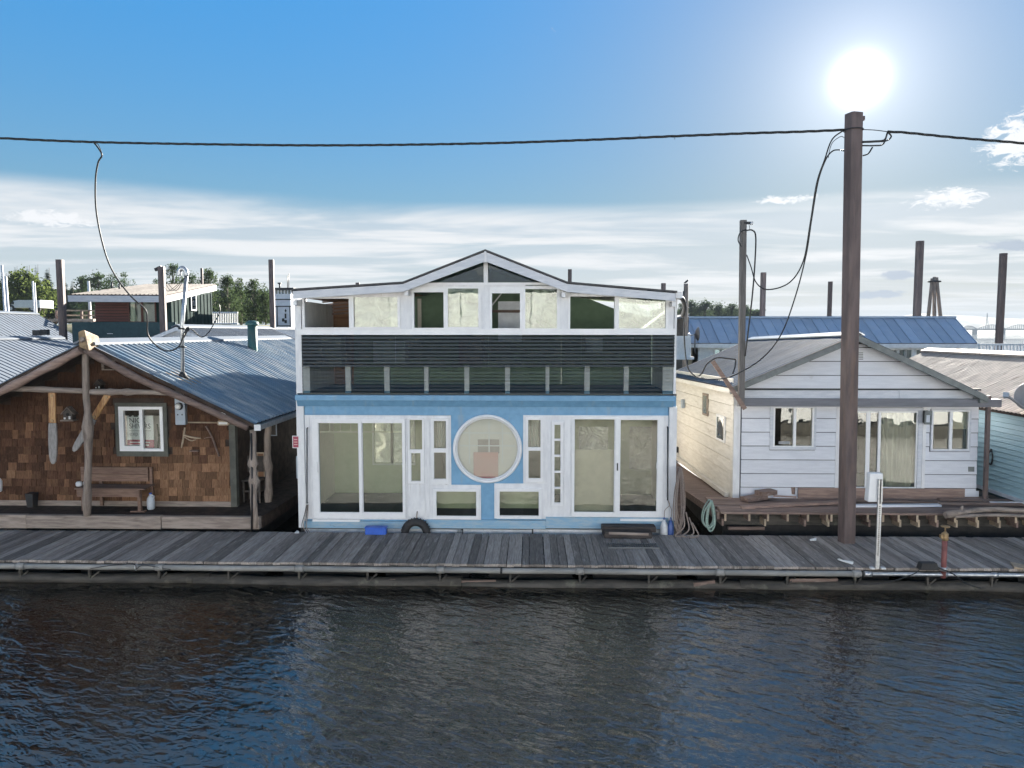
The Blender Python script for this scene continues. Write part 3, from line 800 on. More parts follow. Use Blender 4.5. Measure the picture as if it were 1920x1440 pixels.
    for w in (w1, w2): MB().plate((w[0] - .05, w[1] + .05, w[2] - .05, w[3] + .05), [w], bw - .03, bw - .002).build('rear_window_frame', 'vinyl', h)
    MB().box(xl, xl + .1, Y0 + .115, 24, fz, zt).build('side_wall', 'cream', h)
    MB().box(xr - .1, xr, Y0 + .115, 24, fz, zt).build('side_wall', 'cream', h)
    MB().box(xm1 - .05, xm1 + .05, Y0 + .4, bw - .01, fz, zc).build('partition', 'olive', h)
    MB().box(xm2 - .05, xm2 + .05, Y0 + .4, bw - .01, fz, zc).build('partition', 'cream', h)
    pbox(MB(), 1070, 843, 1152.5, 962, Y0 + .14, 0, .012).build('blind', 'cream', h)
    for a in ((806, 902, 900, 953), (925, 902, 1020, 953)): pbox(MB(), *a, Y0 + .45, 0, .02).build('reflection_panel', 'olive', h)  # olive panels painted in for the pale water reflection in the low panes
    def pleat(r, Yp, name, mat, amp=.025, k=40, waves=6):
        a = prect(*r, Yp); mb = MB(); rows = 2
        for j in range(rows):
            for i in range(k + 1):
                t = i / k; mb.v.append((a[0] + (a[1] - a[0]) * t, Yp + amp * math.sin(t * waves * 2 * math.pi) * (1 + .4 * math.sin(t * 9)), a[3] if j == 0 else a[2]))
        for i in range(k): mb.face((k + 1 + i, k + 2 + i, i + 1, i), True)
        return mb.build(name, mat, h)
    pleat((811, 786, 840, 843), Y0 + .16, 'curtain', 'curtain'); pleat((987, 784, 1017, 841), Y0 + .16, 'curtain', 'curtain')

    # ---- upper storey
    uz = zt
    # corner posts and window wall
    for a in ((554.5, 561, 566, 742), (1263.5, 561, 1268, 742)): pbox(MB(), *a, Y0, -.02, .1).build('corner_post', 'white', h)
    zsill = prect(600, 618, 700, 627, Y0)
    op = [(571.7, 560, 654.8, 614), (663.7, 557, 745.8, 613), (776.5, 548, 832, 614.6), (840, 541, 897, 613), (922.5, 550, 975, 615.6), (985, 541.7, 1044, 615.6), (1069, 556, 1152, 616.5), (1160.4, 559, 1248, 615.6)]
    fa = P(555, 540, 1267, 627.5)
    # white window wall, trimmed to the roof line
    line = [(549, 553), (755.7, 540), (909.7, 482), (1063.5, 541), (1268, 557)]
    def roof_y(px):
        for (a, b), (c, d) in zip(line, line[1:]):
            if a <= px <= c: return b + (d - b) * (px - a) / (c - a)
        return 545
    cols = [566, 571.7, 654.8, 663.7, 745.8, 776.5, 832, 840, 897, 922.5, 975, 985, 1044, 1069, 1152, 1160.4, 1248, 1263.5]
    mb = MB()
    for a, b in zip(cols, cols[1:]):
        o = next((q for q in op if abs(q[0] - a) < .1 and abs(q[2] - b) < .1), None)
        ta = min(max(roof_y(a), roof_y(b)) + 2, 600); ta = max(ta, 531)
        if o is None:
            r = P(a, ta, b, 627.5); mb.box(r[0], r[1], Y0, Y0 + .09, r[2], r[3])
        else:
            r = P(a, o[3], b, 627.5); mb.box(r[0], r[1], Y0, Y0 + .09, r[2], r[3])
            if o[1] > ta + .5:
                r = P(a, ta, b, o[1]); mb.box(r[0], r[1], Y0, Y0 + .09, r[2], r[3])
    mb.build('window_wall', 'white', h)
    f = B(557, 617, 1266, 627.8, -.035, -.001, 'window_sill', 'vinyl')
    for k, (i, j) in enumerate(((0, 1), (2, 3), (4, 5), (6, 7))):
        a, b = op[i], op[j]
        out = (a[0] - 4, min(a[1], b[1]) - 3, b[2] + 5, max(a[3], b[3]) + 2.2)
        if k in (0, 3): out = (out[0], out[1] + 2, out[2], out[3])
        wf = MB().plate(P(*out), [P(*a), P(*b)], Y0 - .03, Y0 - .001).build('upper_window', 'vinyl', h)
        for q, g in ((a, 'glass'), (b, 'film')):
            r = P(*grow(q, .6))
            if g == 'film':
                pb = MB().box(r[0], r[1], Y0 + .015, Y0 + .02, r[2], r[3]); pb.build('pane', 'glass', wf)
                # wrinkled sheet taped behind
                nx, nz = 14, 12; sm = MB()
                for jj in range(nz + 1):
                    for ii in range(nx + 1):
                        u, v = ii / nx, jj / nz
                        sm.v.append((r[0] + (r[1] - r[0]) * u, Y0 + .05 + .05 * noise.noise(Vector((u * 3 + k * 5, v * 3, 1.0))) + .03 * abs(noise.noise(Vector((u * 6 + k * 3, v * 5, 4.0)))), r[2] + (r[3] - r[2]) * v))
                for jj in range(nz):
                    for ii in range(nx):
                        q0 = jj * (nx + 1) + ii; sm.face((q0, q0 + 1, q0 + nx + 2, q0 + nx + 1), True)
                sm.build('plastic_film', 'film' if k in (0, 1) else 'film_thin', wf)
        pbox(MB(), b[0] - 6, min(a[1], b[1]) + 2, b[0] - 3.5, b[3], Y0, -.036, -.031).build('sash_rail', 'vinyl', wf)
    for a in ((748, 549, 775, 617), (900, 531, 920, 617), (1045, 549, 1068, 617)):
        pass
    pbox(MB(), 776.5, 541, 832, 548, Y0, -.035, -.0305).build('shade_roll', 'vinyl', h)
    pbox(MB(), 922.5, 541, 975, 550, Y0, -.035, -.0305).build('shade_roll', 'vinyl', h)
    # gable lights
    B(782, 530, 1042, 534.5, -.038, -.0305, 'transom', 'vinyl')
    B(907, 486, 915, 530, -.04, .06, 'king_post', 'white')
    for poly in (((795, 529), (906, 491), (906, 529.6)), ((916, 529.6), (916, 491), (1030, 529))):
        p = [at(x, y, Y0) for x, y in poly]
        MB().prism([(q.x, q.z) for q in p], Y0 + .02, Y0 + .027).build('gable_pane', 'glass_dark', h)
    # roof: fascia boards, then the roof deck behind them
    def fas(a, b, name='fascia'):
        (ax, ay0, ay1), (bx, by0, by1) = a, b
        p = [at(ax, ay1, Y0 - .3), at(bx, by1, Y0 - .3), at(bx, by0, Y0 - .3), at(ax, ay0, Y0 - .3)]
        MB().prism([(q.x, q.z) for q in p], Y0 - .3, Y0 - .26).build(name, 'fascia', h)
    pts = [(549, 546, 560.5), (755.5, 532.5, 547), (909.8, 472, 490), (1063.8, 532.5, 547.5), (1267, 550, 564.5)]
    for a, b in zip(pts, pts[1:]): fas(a, b)
    MB().prism([(q.x, q.z) for q in (at(907.8, 492, Y0 - .32), at(911.8, 492, Y0 - .32), at(911.8, 471, Y0 - .32), at(907.8, 471, Y0 - .32))], Y0 - .32, Y0 - .301).build('ridge_cap', 'white', h)
    for i, (a, b) in enumerate(zip(pts, pts[1:])):
        p, q = at(a[0] - (3 if i == 0 else 0), a[1] - 1.2, Y0 - .32), at(b[0] + (3 if i == 3 else 0), b[1] - 1.2, Y0 - .32)
        yb = 18.5 if i == 3 else 24
        if i == 3:
            MB().prism([(p.x, p.z), (q.x, q.z), (q.x, q.z + .04), (p.x, p.z + .04)], Y0 - .32, yb).build('roof_deck', 'roofing', h)
        else:
            MB().prism([(p.x, p.z), (q.x, q.z), (q.x, q.z + .04), (p.x, p.z + .04)], Y0 - .32, yb).build('roof_deck', 'roofing', h)
        c, d = at(a[0], a[2], Y0 - .3), at(b[0], b[2], Y0 - .3)
        MB().prism([(c.x + .02, c.z + .05), (d.x - .02, d.z + .05), (d.x - .02, d.z + .07), (c.x + .02, c.z + .07)], Y0 - .255, yb - .05).build('soffit', 'raw_wood' if i == 0 else 'cream' if i == 3 else 'sage', h)
    p = at(1267, 552, Y0 - .25); MB().box(p.x, p.x + .14, Y0 - .3, 18, p.z - .08, p.z + .05).build('gutter', 'white', h)
    for px, py in ((557, 568), (764, 550), (1056, 553), (1261, 570)):
        r = prect(px - 3.5, py - 4, px + 3.5, py + 5, Y0 - .1); MB().box(r[0], r[1], Y0 - .25, Y0 - .04, r[2], r[3]).build('rafter_block', 'white', h)
    # corrugated plastic rail: wavy sheets with level ribs
    def sheet(r, Ys, name, mat, pitch=.076, amp=.0105):
        a = prect(*r, Ys); k = 2 * round((a[3] - a[2]) / pitch); nx = 8; mb = MB()
        for j in range(k + 1):
            z = a[2] + (a[3] - a[2]) * j / k
            for i in range(nx + 1):
                x = a[0] + (a[1] - a[0]) * i / nx
                mb.v.append((x, Ys + (amp if j % 2 else -amp) + .006 * math.sin(x * 1.7 + r[0]), z + .004 * math.sin(x * 1.1 + j)))
        for j in range(k):
            for i in range(nx):
                q = j * (nx + 1) + i; mb.face((q, q + 1, q + nx + 2, q + nx + 1))
        return mb.build(name, mat, h)
    for a, b in ((566.5, 742), (742, 916), (916, 1090), (1090, 1265)): sheet((a, 628.5, b - .3, 688), Y0 - .035, 'corrugated_panel', 'poly')
    for a, b in ((566.5, 800), (800, 1034), (1034, 1265)): sheet((a, 687, b - .3, 739), Y0 - .005, 'corrugated_panel', 'poly_clear', .076, .010)
    for a, b in ((567, 580.6), (647, 657), (720, 730), (795, 803), (870.5, 879.4), (947, 956), (1023, 1030), (1096, 1106), (1170, 1179), (1243, 1262)):
        pbox(MB(), a, 686, b, 733, Y0, .022, .11).build('rail_post', 'white', h)
        pbox(MB(), a, 733.4, b, 741, Y0, .020, .112).build('post_foot', 'blue', h)
    B(566, 684.5, 1264, 688.5, .115, .16, 'mid_rail', 'green_wall')
    # upper room: floor, dark back of the porch, sage walls, stacked boxes
    MB().box(xl, xr, Y0 - .02, 24, uz, uz + .05).build('upper_floor', 'carpet', h)
    ub = 17.9
    zr = prect(600, 627, 700, 640, Y0)[3]
    MB().box(xl, xl + .08, Y0 + .1, 24, uz + .05, at(560, 561, Y0).z - .03).build('upper_side_wall', 'white', h)
    MB().box(xr - .08, xr, Y0 + .1, 18.4, uz + .05, at(560, 575, Y0).z).build('upper_side_wall', 'white', h)
    a = at(660, 560, ub).x
    # raw timber room at the far left, sage wall elsewhere; the right end slopes down to open sky
    p1 = [at(x, y, ub) for x, y in ((545, 760), (663, 760), (663, 540), (545, 548))]
    MB().prism([(max(q.x, xl + .085), q.z) for q in p1], ub, ub + .06).build('timber_wall', 'raw_wood', h)
    for k in range(6):
        b0, b1 = at(606, 560 + k * 6, ub), at(662, 553 + k * 6.5, ub)
        MB().hexa([(b0.x, ub - .05 - .03 * (k % 2), b0.z - .03), (b1.x, ub - .05, b1.z - .03), (b1.x, ub - .01, b1.z - .03), (b0.x, ub - .01, b0.z - .03), (b0.x, ub - .05 - .03 * (k % 2), b0.z + .02), (b1.x, ub - .05, b1.z + .02), (b1.x, ub - .01, b1.z + .02), (b0.x, ub - .01, b0.z + .02)]).build('timber', 'lumber', h)
    r = prect(575, 582, 595, 610, ub - .02); MB().plate((r[0] - .06, r[1] + .06, r[2] - .06, r[3] + .06), [r], ub - .04, ub - .005).build('inner_window_frame', 'white', h)
    MB().box(r[0], r[1], ub - .02, ub - .012, r[2], r[3]).build('inner_pane', 'jug', h)
    p2 = [at(x, y, ub) for x, y in ((663.5, 760), (1052, 760), (1052, 545), (910, 500), (760, 545), (663.5, 545))]
    MB().prism([(q.x, q.z) for q in p2], ub, ub + .06).build('sage_wall', 'sage', h)
    p3 = [at(x, y, ub) for x, y in ((1052.5, 760), (1221, 760), (1221, 595), (1160, 582), (1096, 557), (1052.5, 545))]
    MB().prism([(min(q.x, xr - .085 - .001 * k), q.z) for k, q in enumerate(p3)], ub, ub + .06).build('sage_wall', 'sage', h)
    pbox(MB(), 783, 560, 790, 616, ub - .1, 0, .04).build('door_casing', 'cream', h)
    r = prect(934, 565, 978, 640, 16.6); MB().box(r[0], r[1], 16.6, 17.2, r[2], r[3]).build('stored_box', 'boat_white', h)
    r = prect(922, 581, 980, 586, 16.5); MB().box(r[0], r[1], 16.5, 16.54, r[2], r[3]).build('shelf', 'lumber', h)
    MB().bar(at(922, 573, 16.45), at(942, 548, 16.45), .03, .03).build('strut', 'white', h)
    for a in ((575, 632, 640, 684), (700, 640, 760, 680), (860, 632, 905, 682), (1100, 634, 1130, 660), (1182, 632, 1188, 644)):
        r = prect(*a, 16.9); MB().box(r[0], r[1], 16.9, 17.3, r[2], r[3]).build('stored_crate', random.choice(('cream', 'boat_white', 'lumber')), h)
    return h
HOUSE = blue_house()

# ------------------------------------------------------------------ roofs and siding helpers
def ribbed_roof(parent, ridge0, eave0, ridge1, eave1, sheets, ribs, name='roof_sheet', mat='roof_blue', rib_h=.02, prof='wave', thick=0.0):
    """one slope of a metal roof from (ridge0, eave0) at the near end to (ridge1, eave1) at the far end; each sheet is a part"""
    r0, e0, r1, e1 = map(Vector, (ridge0, eave0, ridge1, eave1))
    nrm = (e0 - r0).cross(r1 - r0).normalized()
    if nrm.z < 0: nrm = -nrm
    for s in range(sheets):
        ta, tb = s / sheets, (s + 1) / sheets
        mb = MB(); seq = []
        if prof == 'wave':
            n = ribs * 6
            for i in range(n + 1):
                t = ta + (tb - ta) * i / n; seq.append((t, rib_h * .5 * (1 + math.sin(2 * math.pi * i / 6))))
        elif prof == 'rib':        # trapezoid ribs
            for k in range(ribs):
                for q, hh in ((0, 0), (.52, 0), (.62, 1), (.84, 1), (.94, 0)):
                    seq.append((ta + (tb - ta) * (k + q) / ribs, hh * rib_h))
            seq.append((tb, 0))
        else:                       # standing seam at the edge of each panel
            seq = [(ta, 0), (tb - (tb - ta) * .07, 0), (tb - (tb - ta) * .068, rib_h), (tb - (tb - ta) * .02, rib_h), (tb - (tb - ta) * .018, 0), (tb, 0)]
        lift = nrm * (.004 * (s % 2))
        for t, hh in seq:
            a = r0.lerp(r1, t) + nrm * hh + lift; b = e0.lerp(e1, t) + nrm * hh + lift
            mb.v.append(tuple(a)); mb.v.append(tuple(b))
        for i in range(len(seq) - 1): mb.face((2 * i, 2 * i + 1, 2 * i + 3, 2 * i + 2), prof == 'wave')
        mb.build(name, mat, parent)
    if thick:
        d = nrm * thick
        MB().hexa([e0 - d - nrm * .01, e1 - d - nrm * .01, r1 - d - nrm * .01, r0 - d - nrm * .01, e0 - nrm * .01, e1 - nrm * .01, r1 - nrm * .01, r0 - nrm * .01]).build('roof_deck', 'dark_wood', parent)

def lap_boards(parent, x0, x1, z0, z1, course, Y, mat, holes=(), tilt=.024, gable=None, name='siding_board'):
    """lap siding on a wall facing -y: one board per course and gap between openings"""
    z = z0
    while z < z1 - .02:
        zt = min(z + course, z1)
        cells = [(x0, x1, z, zt)]
        for hx0, hx1, hz0, hz1 in holes:
            new = []
            for a, b, c, d in cells:
                if hx1 <= a or hx0 >= b or hz0 >= d - .01 or hz1 <= c + .01: new.append((a, b, c, d)); continue
                if hx0 > a: new.append((a, hx0, c, d))
                if hx1 < b: new.append((hx1, b, c, d))
                l, r = max(a, hx0), min(b, hx1)
                if hz0 > c + .03: new.append((l, r, c, hz0))
                if hz1 < d - .03: new.append((l, r, hz1, d))
            cells = new
        zfull, ztfull = z, zt
        for a, b, z, zt in cells:
            if b - a < .03: continue
            if gable:
                ga, gb = gable(z), gable(zt); a0, b0, a1, b1 = max(a, ga[0]), min(b, ga[1]), max(a, gb[0]), min(b, gb[1])
                if b0 - a0 < .05: continue
                if b1 < a1: a1 = b1 = (a1 + b1) / 2
            else: a0, b0, a1, b1 = a, b, a, b
            MB().hexa([(a0, Y - tilt - .012, z), (b0, Y - tilt - .012, z), (b0, Y, z), (a0, Y, z), (a1, Y - .016, zt - .02), (b1, Y - .016, zt - .02), (b1, Y, zt - .02), (a1, Y, zt - .02)]).build(name, mat, parent)
        z = ztfull

def log(parent, name, pts, r, mat='grey_wood', knots=3, seg=14, cat=None, label=None):
    """crooked peeled pole with knots"""
    P = bez(pts, max(3, seg // (len(pts) - 1))); k = len(P)
    rs = [r * (1 - .12 * i / k) * random.uniform(.93, 1.07) for i in range(k)]
    for _ in range(knots):
        i = random.randrange(1, k - 1); rs[i] *= 1.28
    return MB().tube([p + Vector((random.uniform(-1, 1), random.uniform(-1, 1), 0)) * r * .12 for p in P], rs, 9).build(name, mat, parent, label=label, cat=cat)

# ------------------------------------------------------------------ shingled cabin on the left
YW, YP, YR = 15.85, 14.92, 14.78          # wall, porch edge, front of the roof
def cabin():
    c = thing('cabin', 'cedar shingled floating cabin with log porch and dark blue metal roof', 'cabin', (-9.3, YW, .5))
    rp = at(158, 645, YR); xr, zr = rp.x, rp.z
    ev = at(478, 797, YR); slope = (zr - ev.z) / (ev.x - xr); hw = ev.x - xr
    yb = YR + 12.3
    zroof = lambda x: zr - abs(x - xr) * slope
    fl = on_z(250, 968, 0).z
    fz = at(300, 967, YP).z
    # porch floor, its heavy front timber, the float below
    xa, xb = xr - hw - .2, at(487, 980, YP).x
    MB().box(xa, xb, YP + .12, YP + 12, fz - .12, fz - .02).build('porch_floor', 'dark_wood', c)
    x = xa; k = 0
    cuts = [xa, at(50, 975, YP).x, at(303, 975, YP).x, xb]
    for a, b in zip(cuts, cuts[1:]):
        MB().box(a + .004, b - .004, YP - .02 - .012 * (k % 2), YP + .115, fz - .30 + .01 * k, fz - .005 * k).build('front_timber', 'grey_wood_x', c, bevel=.012); k += 1
    MB().hexa([(xb - .1, YP + .13, fz - .28), (xb + .02, YP + .13, fz - .28), (xb + .3, YP + 12, fz - .28), (xb + .2, YP + 12, fz - .28), (xb - .1, YP + .13, fz - .03), (xb + .02, YP + .13, fz - .03), (xb + .3, YP + 12, fz - .03), (xb + .2, YP + 12, fz - .03)]).build('side_timber', 'dark_wood', c)
    MB().box(xa, xb - .3, YP + .3, YP + 12, -.2, fz - .13).build('float', 'black', c)
    # wall behind the shingles
    xw0, xw1 = xr - hw + .35, at(440, 900, YW).x
    ztop = zr - .12
    win = prect(227, 762, 309, 845, YW)
    wo = prect(219.5, 755, 316, 855, YW)
    wall = MB(); zw = lambda x: zroof(x) - .1
    wall.plate((xw0, xw1, fz - .02, zw(xw0)), [win], YW, YW + .1)
    wall.prism([(xw0, zw(xw0)), (xw1, zw(xw0)), (xw1, max(zw(xw1), zw(xw0))), (xr, zr - .1)], YW, YW + .1)
    wall = wall.build('front_wall', 'dark_wood', c)
    MB().box(xw1 - .1, xw1, YW + .1, yb, fz - .02, zw(xw1) + .1).build('side_wall', 'dark_wood', c)
    MB().box(xw0, xw0 + .1, YW + .1, yb, fz - .02, zw(xw0)).build('side_wall', 'dark_wood', c)
    # shingles: real pieces, course by course
    sh = []
    for w in (.11, .14, .17, .20, .24):
        for m in ('shingle', 'shingle_mid', 'shingle_pale'):
            mb = MB().hexa([(-w / 2, -.022, -.105), (w / 2, -.022, -.105), (w / 2, -.002, -.105), (-w / 2, -.002, -.105), (-w / 2, -.010, .105), (w / 2, -.010, .105), (w / 2, -.001, .105), (-w / 2, -.001, .105)])
            sh.append((w, m, mesh_of(mb, 'shingle', m)))
    course = .187; singles = []; z = fz + .06; row = 0
    while z < zr - .15:
        x = xw0 + random.uniform(0, .1)
        while x < xw1 - .06:
            w, m, me = random.choice([q for q in sh if q[1] == 'shingle'])
            cx = x + w / 2
            inside = wo[0] - .02 < cx < wo[1] + .02 and wo[2] - .03 < z + .05 < wo[3] + .03
            if cx + w / 2 < xw1 - .02 and z + .1 < zroof(cx) - .14 and not inside:
                singles.append((cx, z, w))
            x += w + .006
        z += course; row += 1
    vis = [s for s in singles if s[0] > xr - 2.7]
    vis.sort(key=lambda s: s[1] + .25 * (s[0] < xr - 2.2))
    own, rest = vis[:300], vis[300:] + [s for s in singles if s[0] <= xr - 2.7]
    for cx, z, w in own:
        # paler courses low on the right
        low = max(0, min(1, (fz + 1.7 - z) / 1.2)) * max(.12, min(1, (cx - xr + 1.2) / 2.2))
        q = low * .9 + random.gauss(.06, .2)
        m = 'shingle_pale' if q > .62 else 'shingle_mid' if q > .27 else 'shingle'
        me = next(q[2] for q in sh if q[0] == w and q[1] == m)
        piece('shingle', me, c, (cx, YW - .002, z + .09 + random.uniform(-.013, .013)), (0, random.uniform(-.012, .012), 0), (1, random.uniform(.9, 1.5), 1))
    mb = MB()
    for cx, z, w in rest:
        z += random.uniform(-.006, .006); d = random.uniform(.018, .026)
        mb.hexa([(cx - w / 2, YW - d, z - .015), (cx + w / 2, YW - d, z - .015), (cx + w / 2, YW - .002, z - .015), (cx - w / 2, YW - .002, z - .015), (cx - w / 2, YW - .011, z + .195), (cx + w / 2, YW - .011, z + .195), (cx + w / 2, YW - .002, z + .195), (cx - w / 2, YW - .002, z + .195)])
    mb.build('upper_shingles', 'shingle', c, kind='stuff')
    # window with its wide grey-green surround
    w = MB().plate(wo, [win], YW - .06, YW - .003).build('window', 'trim_green', c)
    gl = [prect(236, 769, 265.5, 835, YW), prect(271.5, 767, 303.5, 840, YW)]
    MB().plate(win, gl, YW - .085, YW - .01).build('sash', 'vinyl', w)
    for g in gl: MB().box(g[0], g[1], YW - .03, YW - .025, g[2], g[3]).build('pane', 'glass_clear', w)
    MB().box(win[0] + .001, win[1] - .001, YW + .35, YW + .37, win[2], win[3]).build('blind', 'cream', w)
    for px in (296, 284): log(w, 'dried_stem', [at(px, 842, YW + .2), at(px + 2, 820, YW + .2), at(px - 1, 795, YW + .22)], .02, 'leaf_mid', 1)
    # gable vent
    v = prect(193, 672, 218, 694, YW); vv = prect(197, 675, 214, 692, YW)
    f = MB().plate(v, [vv], YW - .06, YW - .03).build('gable_vent', 'grey_wood_x', c)
    for k in range(4):
        zz = vv[2] + (vv[3] - vv[2]) * (k + .3) / 4; MB().box(vv[0], vv[1], YW - .05, YW - .033, zz, zz + .02).build('louvre', 'dark_wood', f)
    # corner board
    MB().box(xw1 - .08, xw1 + .06, YW - .05, YW + .09, fz - .02, zroof(xw1) - .12).build('corner_board', 'trim_green', c)
    MB().box(xw0, xw1 - .09, YW - .04, YW - .024, fz - .02, fz + .10).build('skirt_board', 'grey_wood_x', c)
    # roof: right slope in corrugated sheets, left slope as one run of the same sheets
    ribbed_roof(c, (xr + .05, YR, zr + .02), (ev.x, YR, ev.z + .02), (xr + .05, yb, zr + .02), (ev.x, yb, ev.z + .02), 14, 4, 'roof_sheet', 'roof_blue', .055, 'rib', .07)
    ribbed_roof(c, (xr - .05, YR, zr + .02), (xr - hw, YR, ev.z + .02), (xr - .05, yb, zr + .02), (xr - hw, yb, ev.z + .02), 14, 4, 'roof_sheet', 'roof_blue', .055, 'rib', .07)
    MB().prism([(xr - .24, zr - .02), (xr, zr + .085), (xr + .24, zr - .02), (xr + .24, zr + .03), (xr, zr + .12), (xr - .24, zr + .03)], YR - .01, yb).build('ridge_cap', 'roof_grey', c)
    # peeled-log barge poles, posts and cross rail on the porch
    zl = lambda px, py: at(px, py, YR - .02)
    log(c, 'barge_pole', [(xr + .05, YR - .03, zr - .12), (xr + 1.2, YR - .03, zr - .18 - 1.2 * slope), (xr + 2.2, YR - .05, zr - .14 - 2.2 * slope), (ev.x - .15, YR - .03, ev.z - .06)], .075, 'lumber', 3)
    log(c, 'barge_pole', [(xr - .05, YR - .03, zr - .12), (xr - 1.2, YR - .03, zr - .14 - 1.2 * slope), (xr - 2.4, YR - .03, zr - .14 - 2.4 * slope), (xr - hw, YR - .03, ev.z - .1)], .08, 'lumber', 3)
    log(c, 'porch_post', [at(164, 967, YP), at(165, 880, YP), at(166, 800, YP), at(161, 720, YP), at(161, 655, YP)], .075, 'grey_wood', 4)
    log(c, 'cross_rail', [at(-60, 732, YP + .02), at(30, 729, YP + .02), at(158, 733, YP + .02)], .065, 'grey_wood_x', 2)
    log(c, 'cross_rail', [at(170, 735, YP + .02), at(240, 735, YP + .02), at(343, 737, YP + .02)], .065, 'grey_wood_x', 2)
    log(c, 'porch_post', [at(477, 990, YP - .02), at(476, 900, YP), at(475, 870, YP), at(474, 806, YP)], .075, 'grey_wood', 5)
    log(c, 'porch_post', [at(502, 952, YP + 1.4), at(504, 900, YP + 1.4), at(501, 850, YP + 1.4), at(503, 790, YP + 1.4)], .085, 'grey_wood', 3)
    b = at(468, 700, YR); MB().tube([at(471, 812, YP - .06), at(473, 900, YP - .08), at(472, 992, YP - .1)], .022, 8).build('downpipe', 'dark_metal', c)
    # gutter along the right eave
    gx = ev.x + .05; gz = ev.z - .06
    MB().prism([(gx - .06, gz + .06), (gx - .05, gz - .05), (gx + .05, gz - .05), (gx + .06, gz + .06), (gx + .045, gz + .06), (gx + .038, gz - .035), (gx - .038, gz - .035), (gx - .045, gz + .06)], YR + .02, yb).build('gutter', 'galv', c)
    MB().box(gx - .07, gx + .07, YR - .005, YR + .018, gz - .06, gz + .07).build('gutter_cap', 'pvc', c)
    # carved ridge block above the centre post
    p = at(153, 633, YR - .25)
    MB().hexa([(p.x - .10, YR - .2, p.z - .2), (p.x + .10, YR - .2, p.z - .28), (p.x + .13, YR + .2, p.z - .26), (p.x - .07, YR + .2, p.z - .18), (p.x - .11, YR - .2, p.z + .12), (p.x + .02, YR - .2, p.z + .17), (p.x + .09, YR + .2, p.z + .03), (p.x - .03, YR + .2, p.z + .02)]).build('carved_ridge_block', 'brass_wood', c, bevel=.02)
    MB().lathe((p.x - .02, YR - .205, p.z - .04), [(.04, -.02), (.06, 0)], 10, 'y').build('carved_boss', 'grey_wood', c)
    return c, fz, (xr, zr, slope, hw, ev)
CABIN, CFZ, CR = cabin()

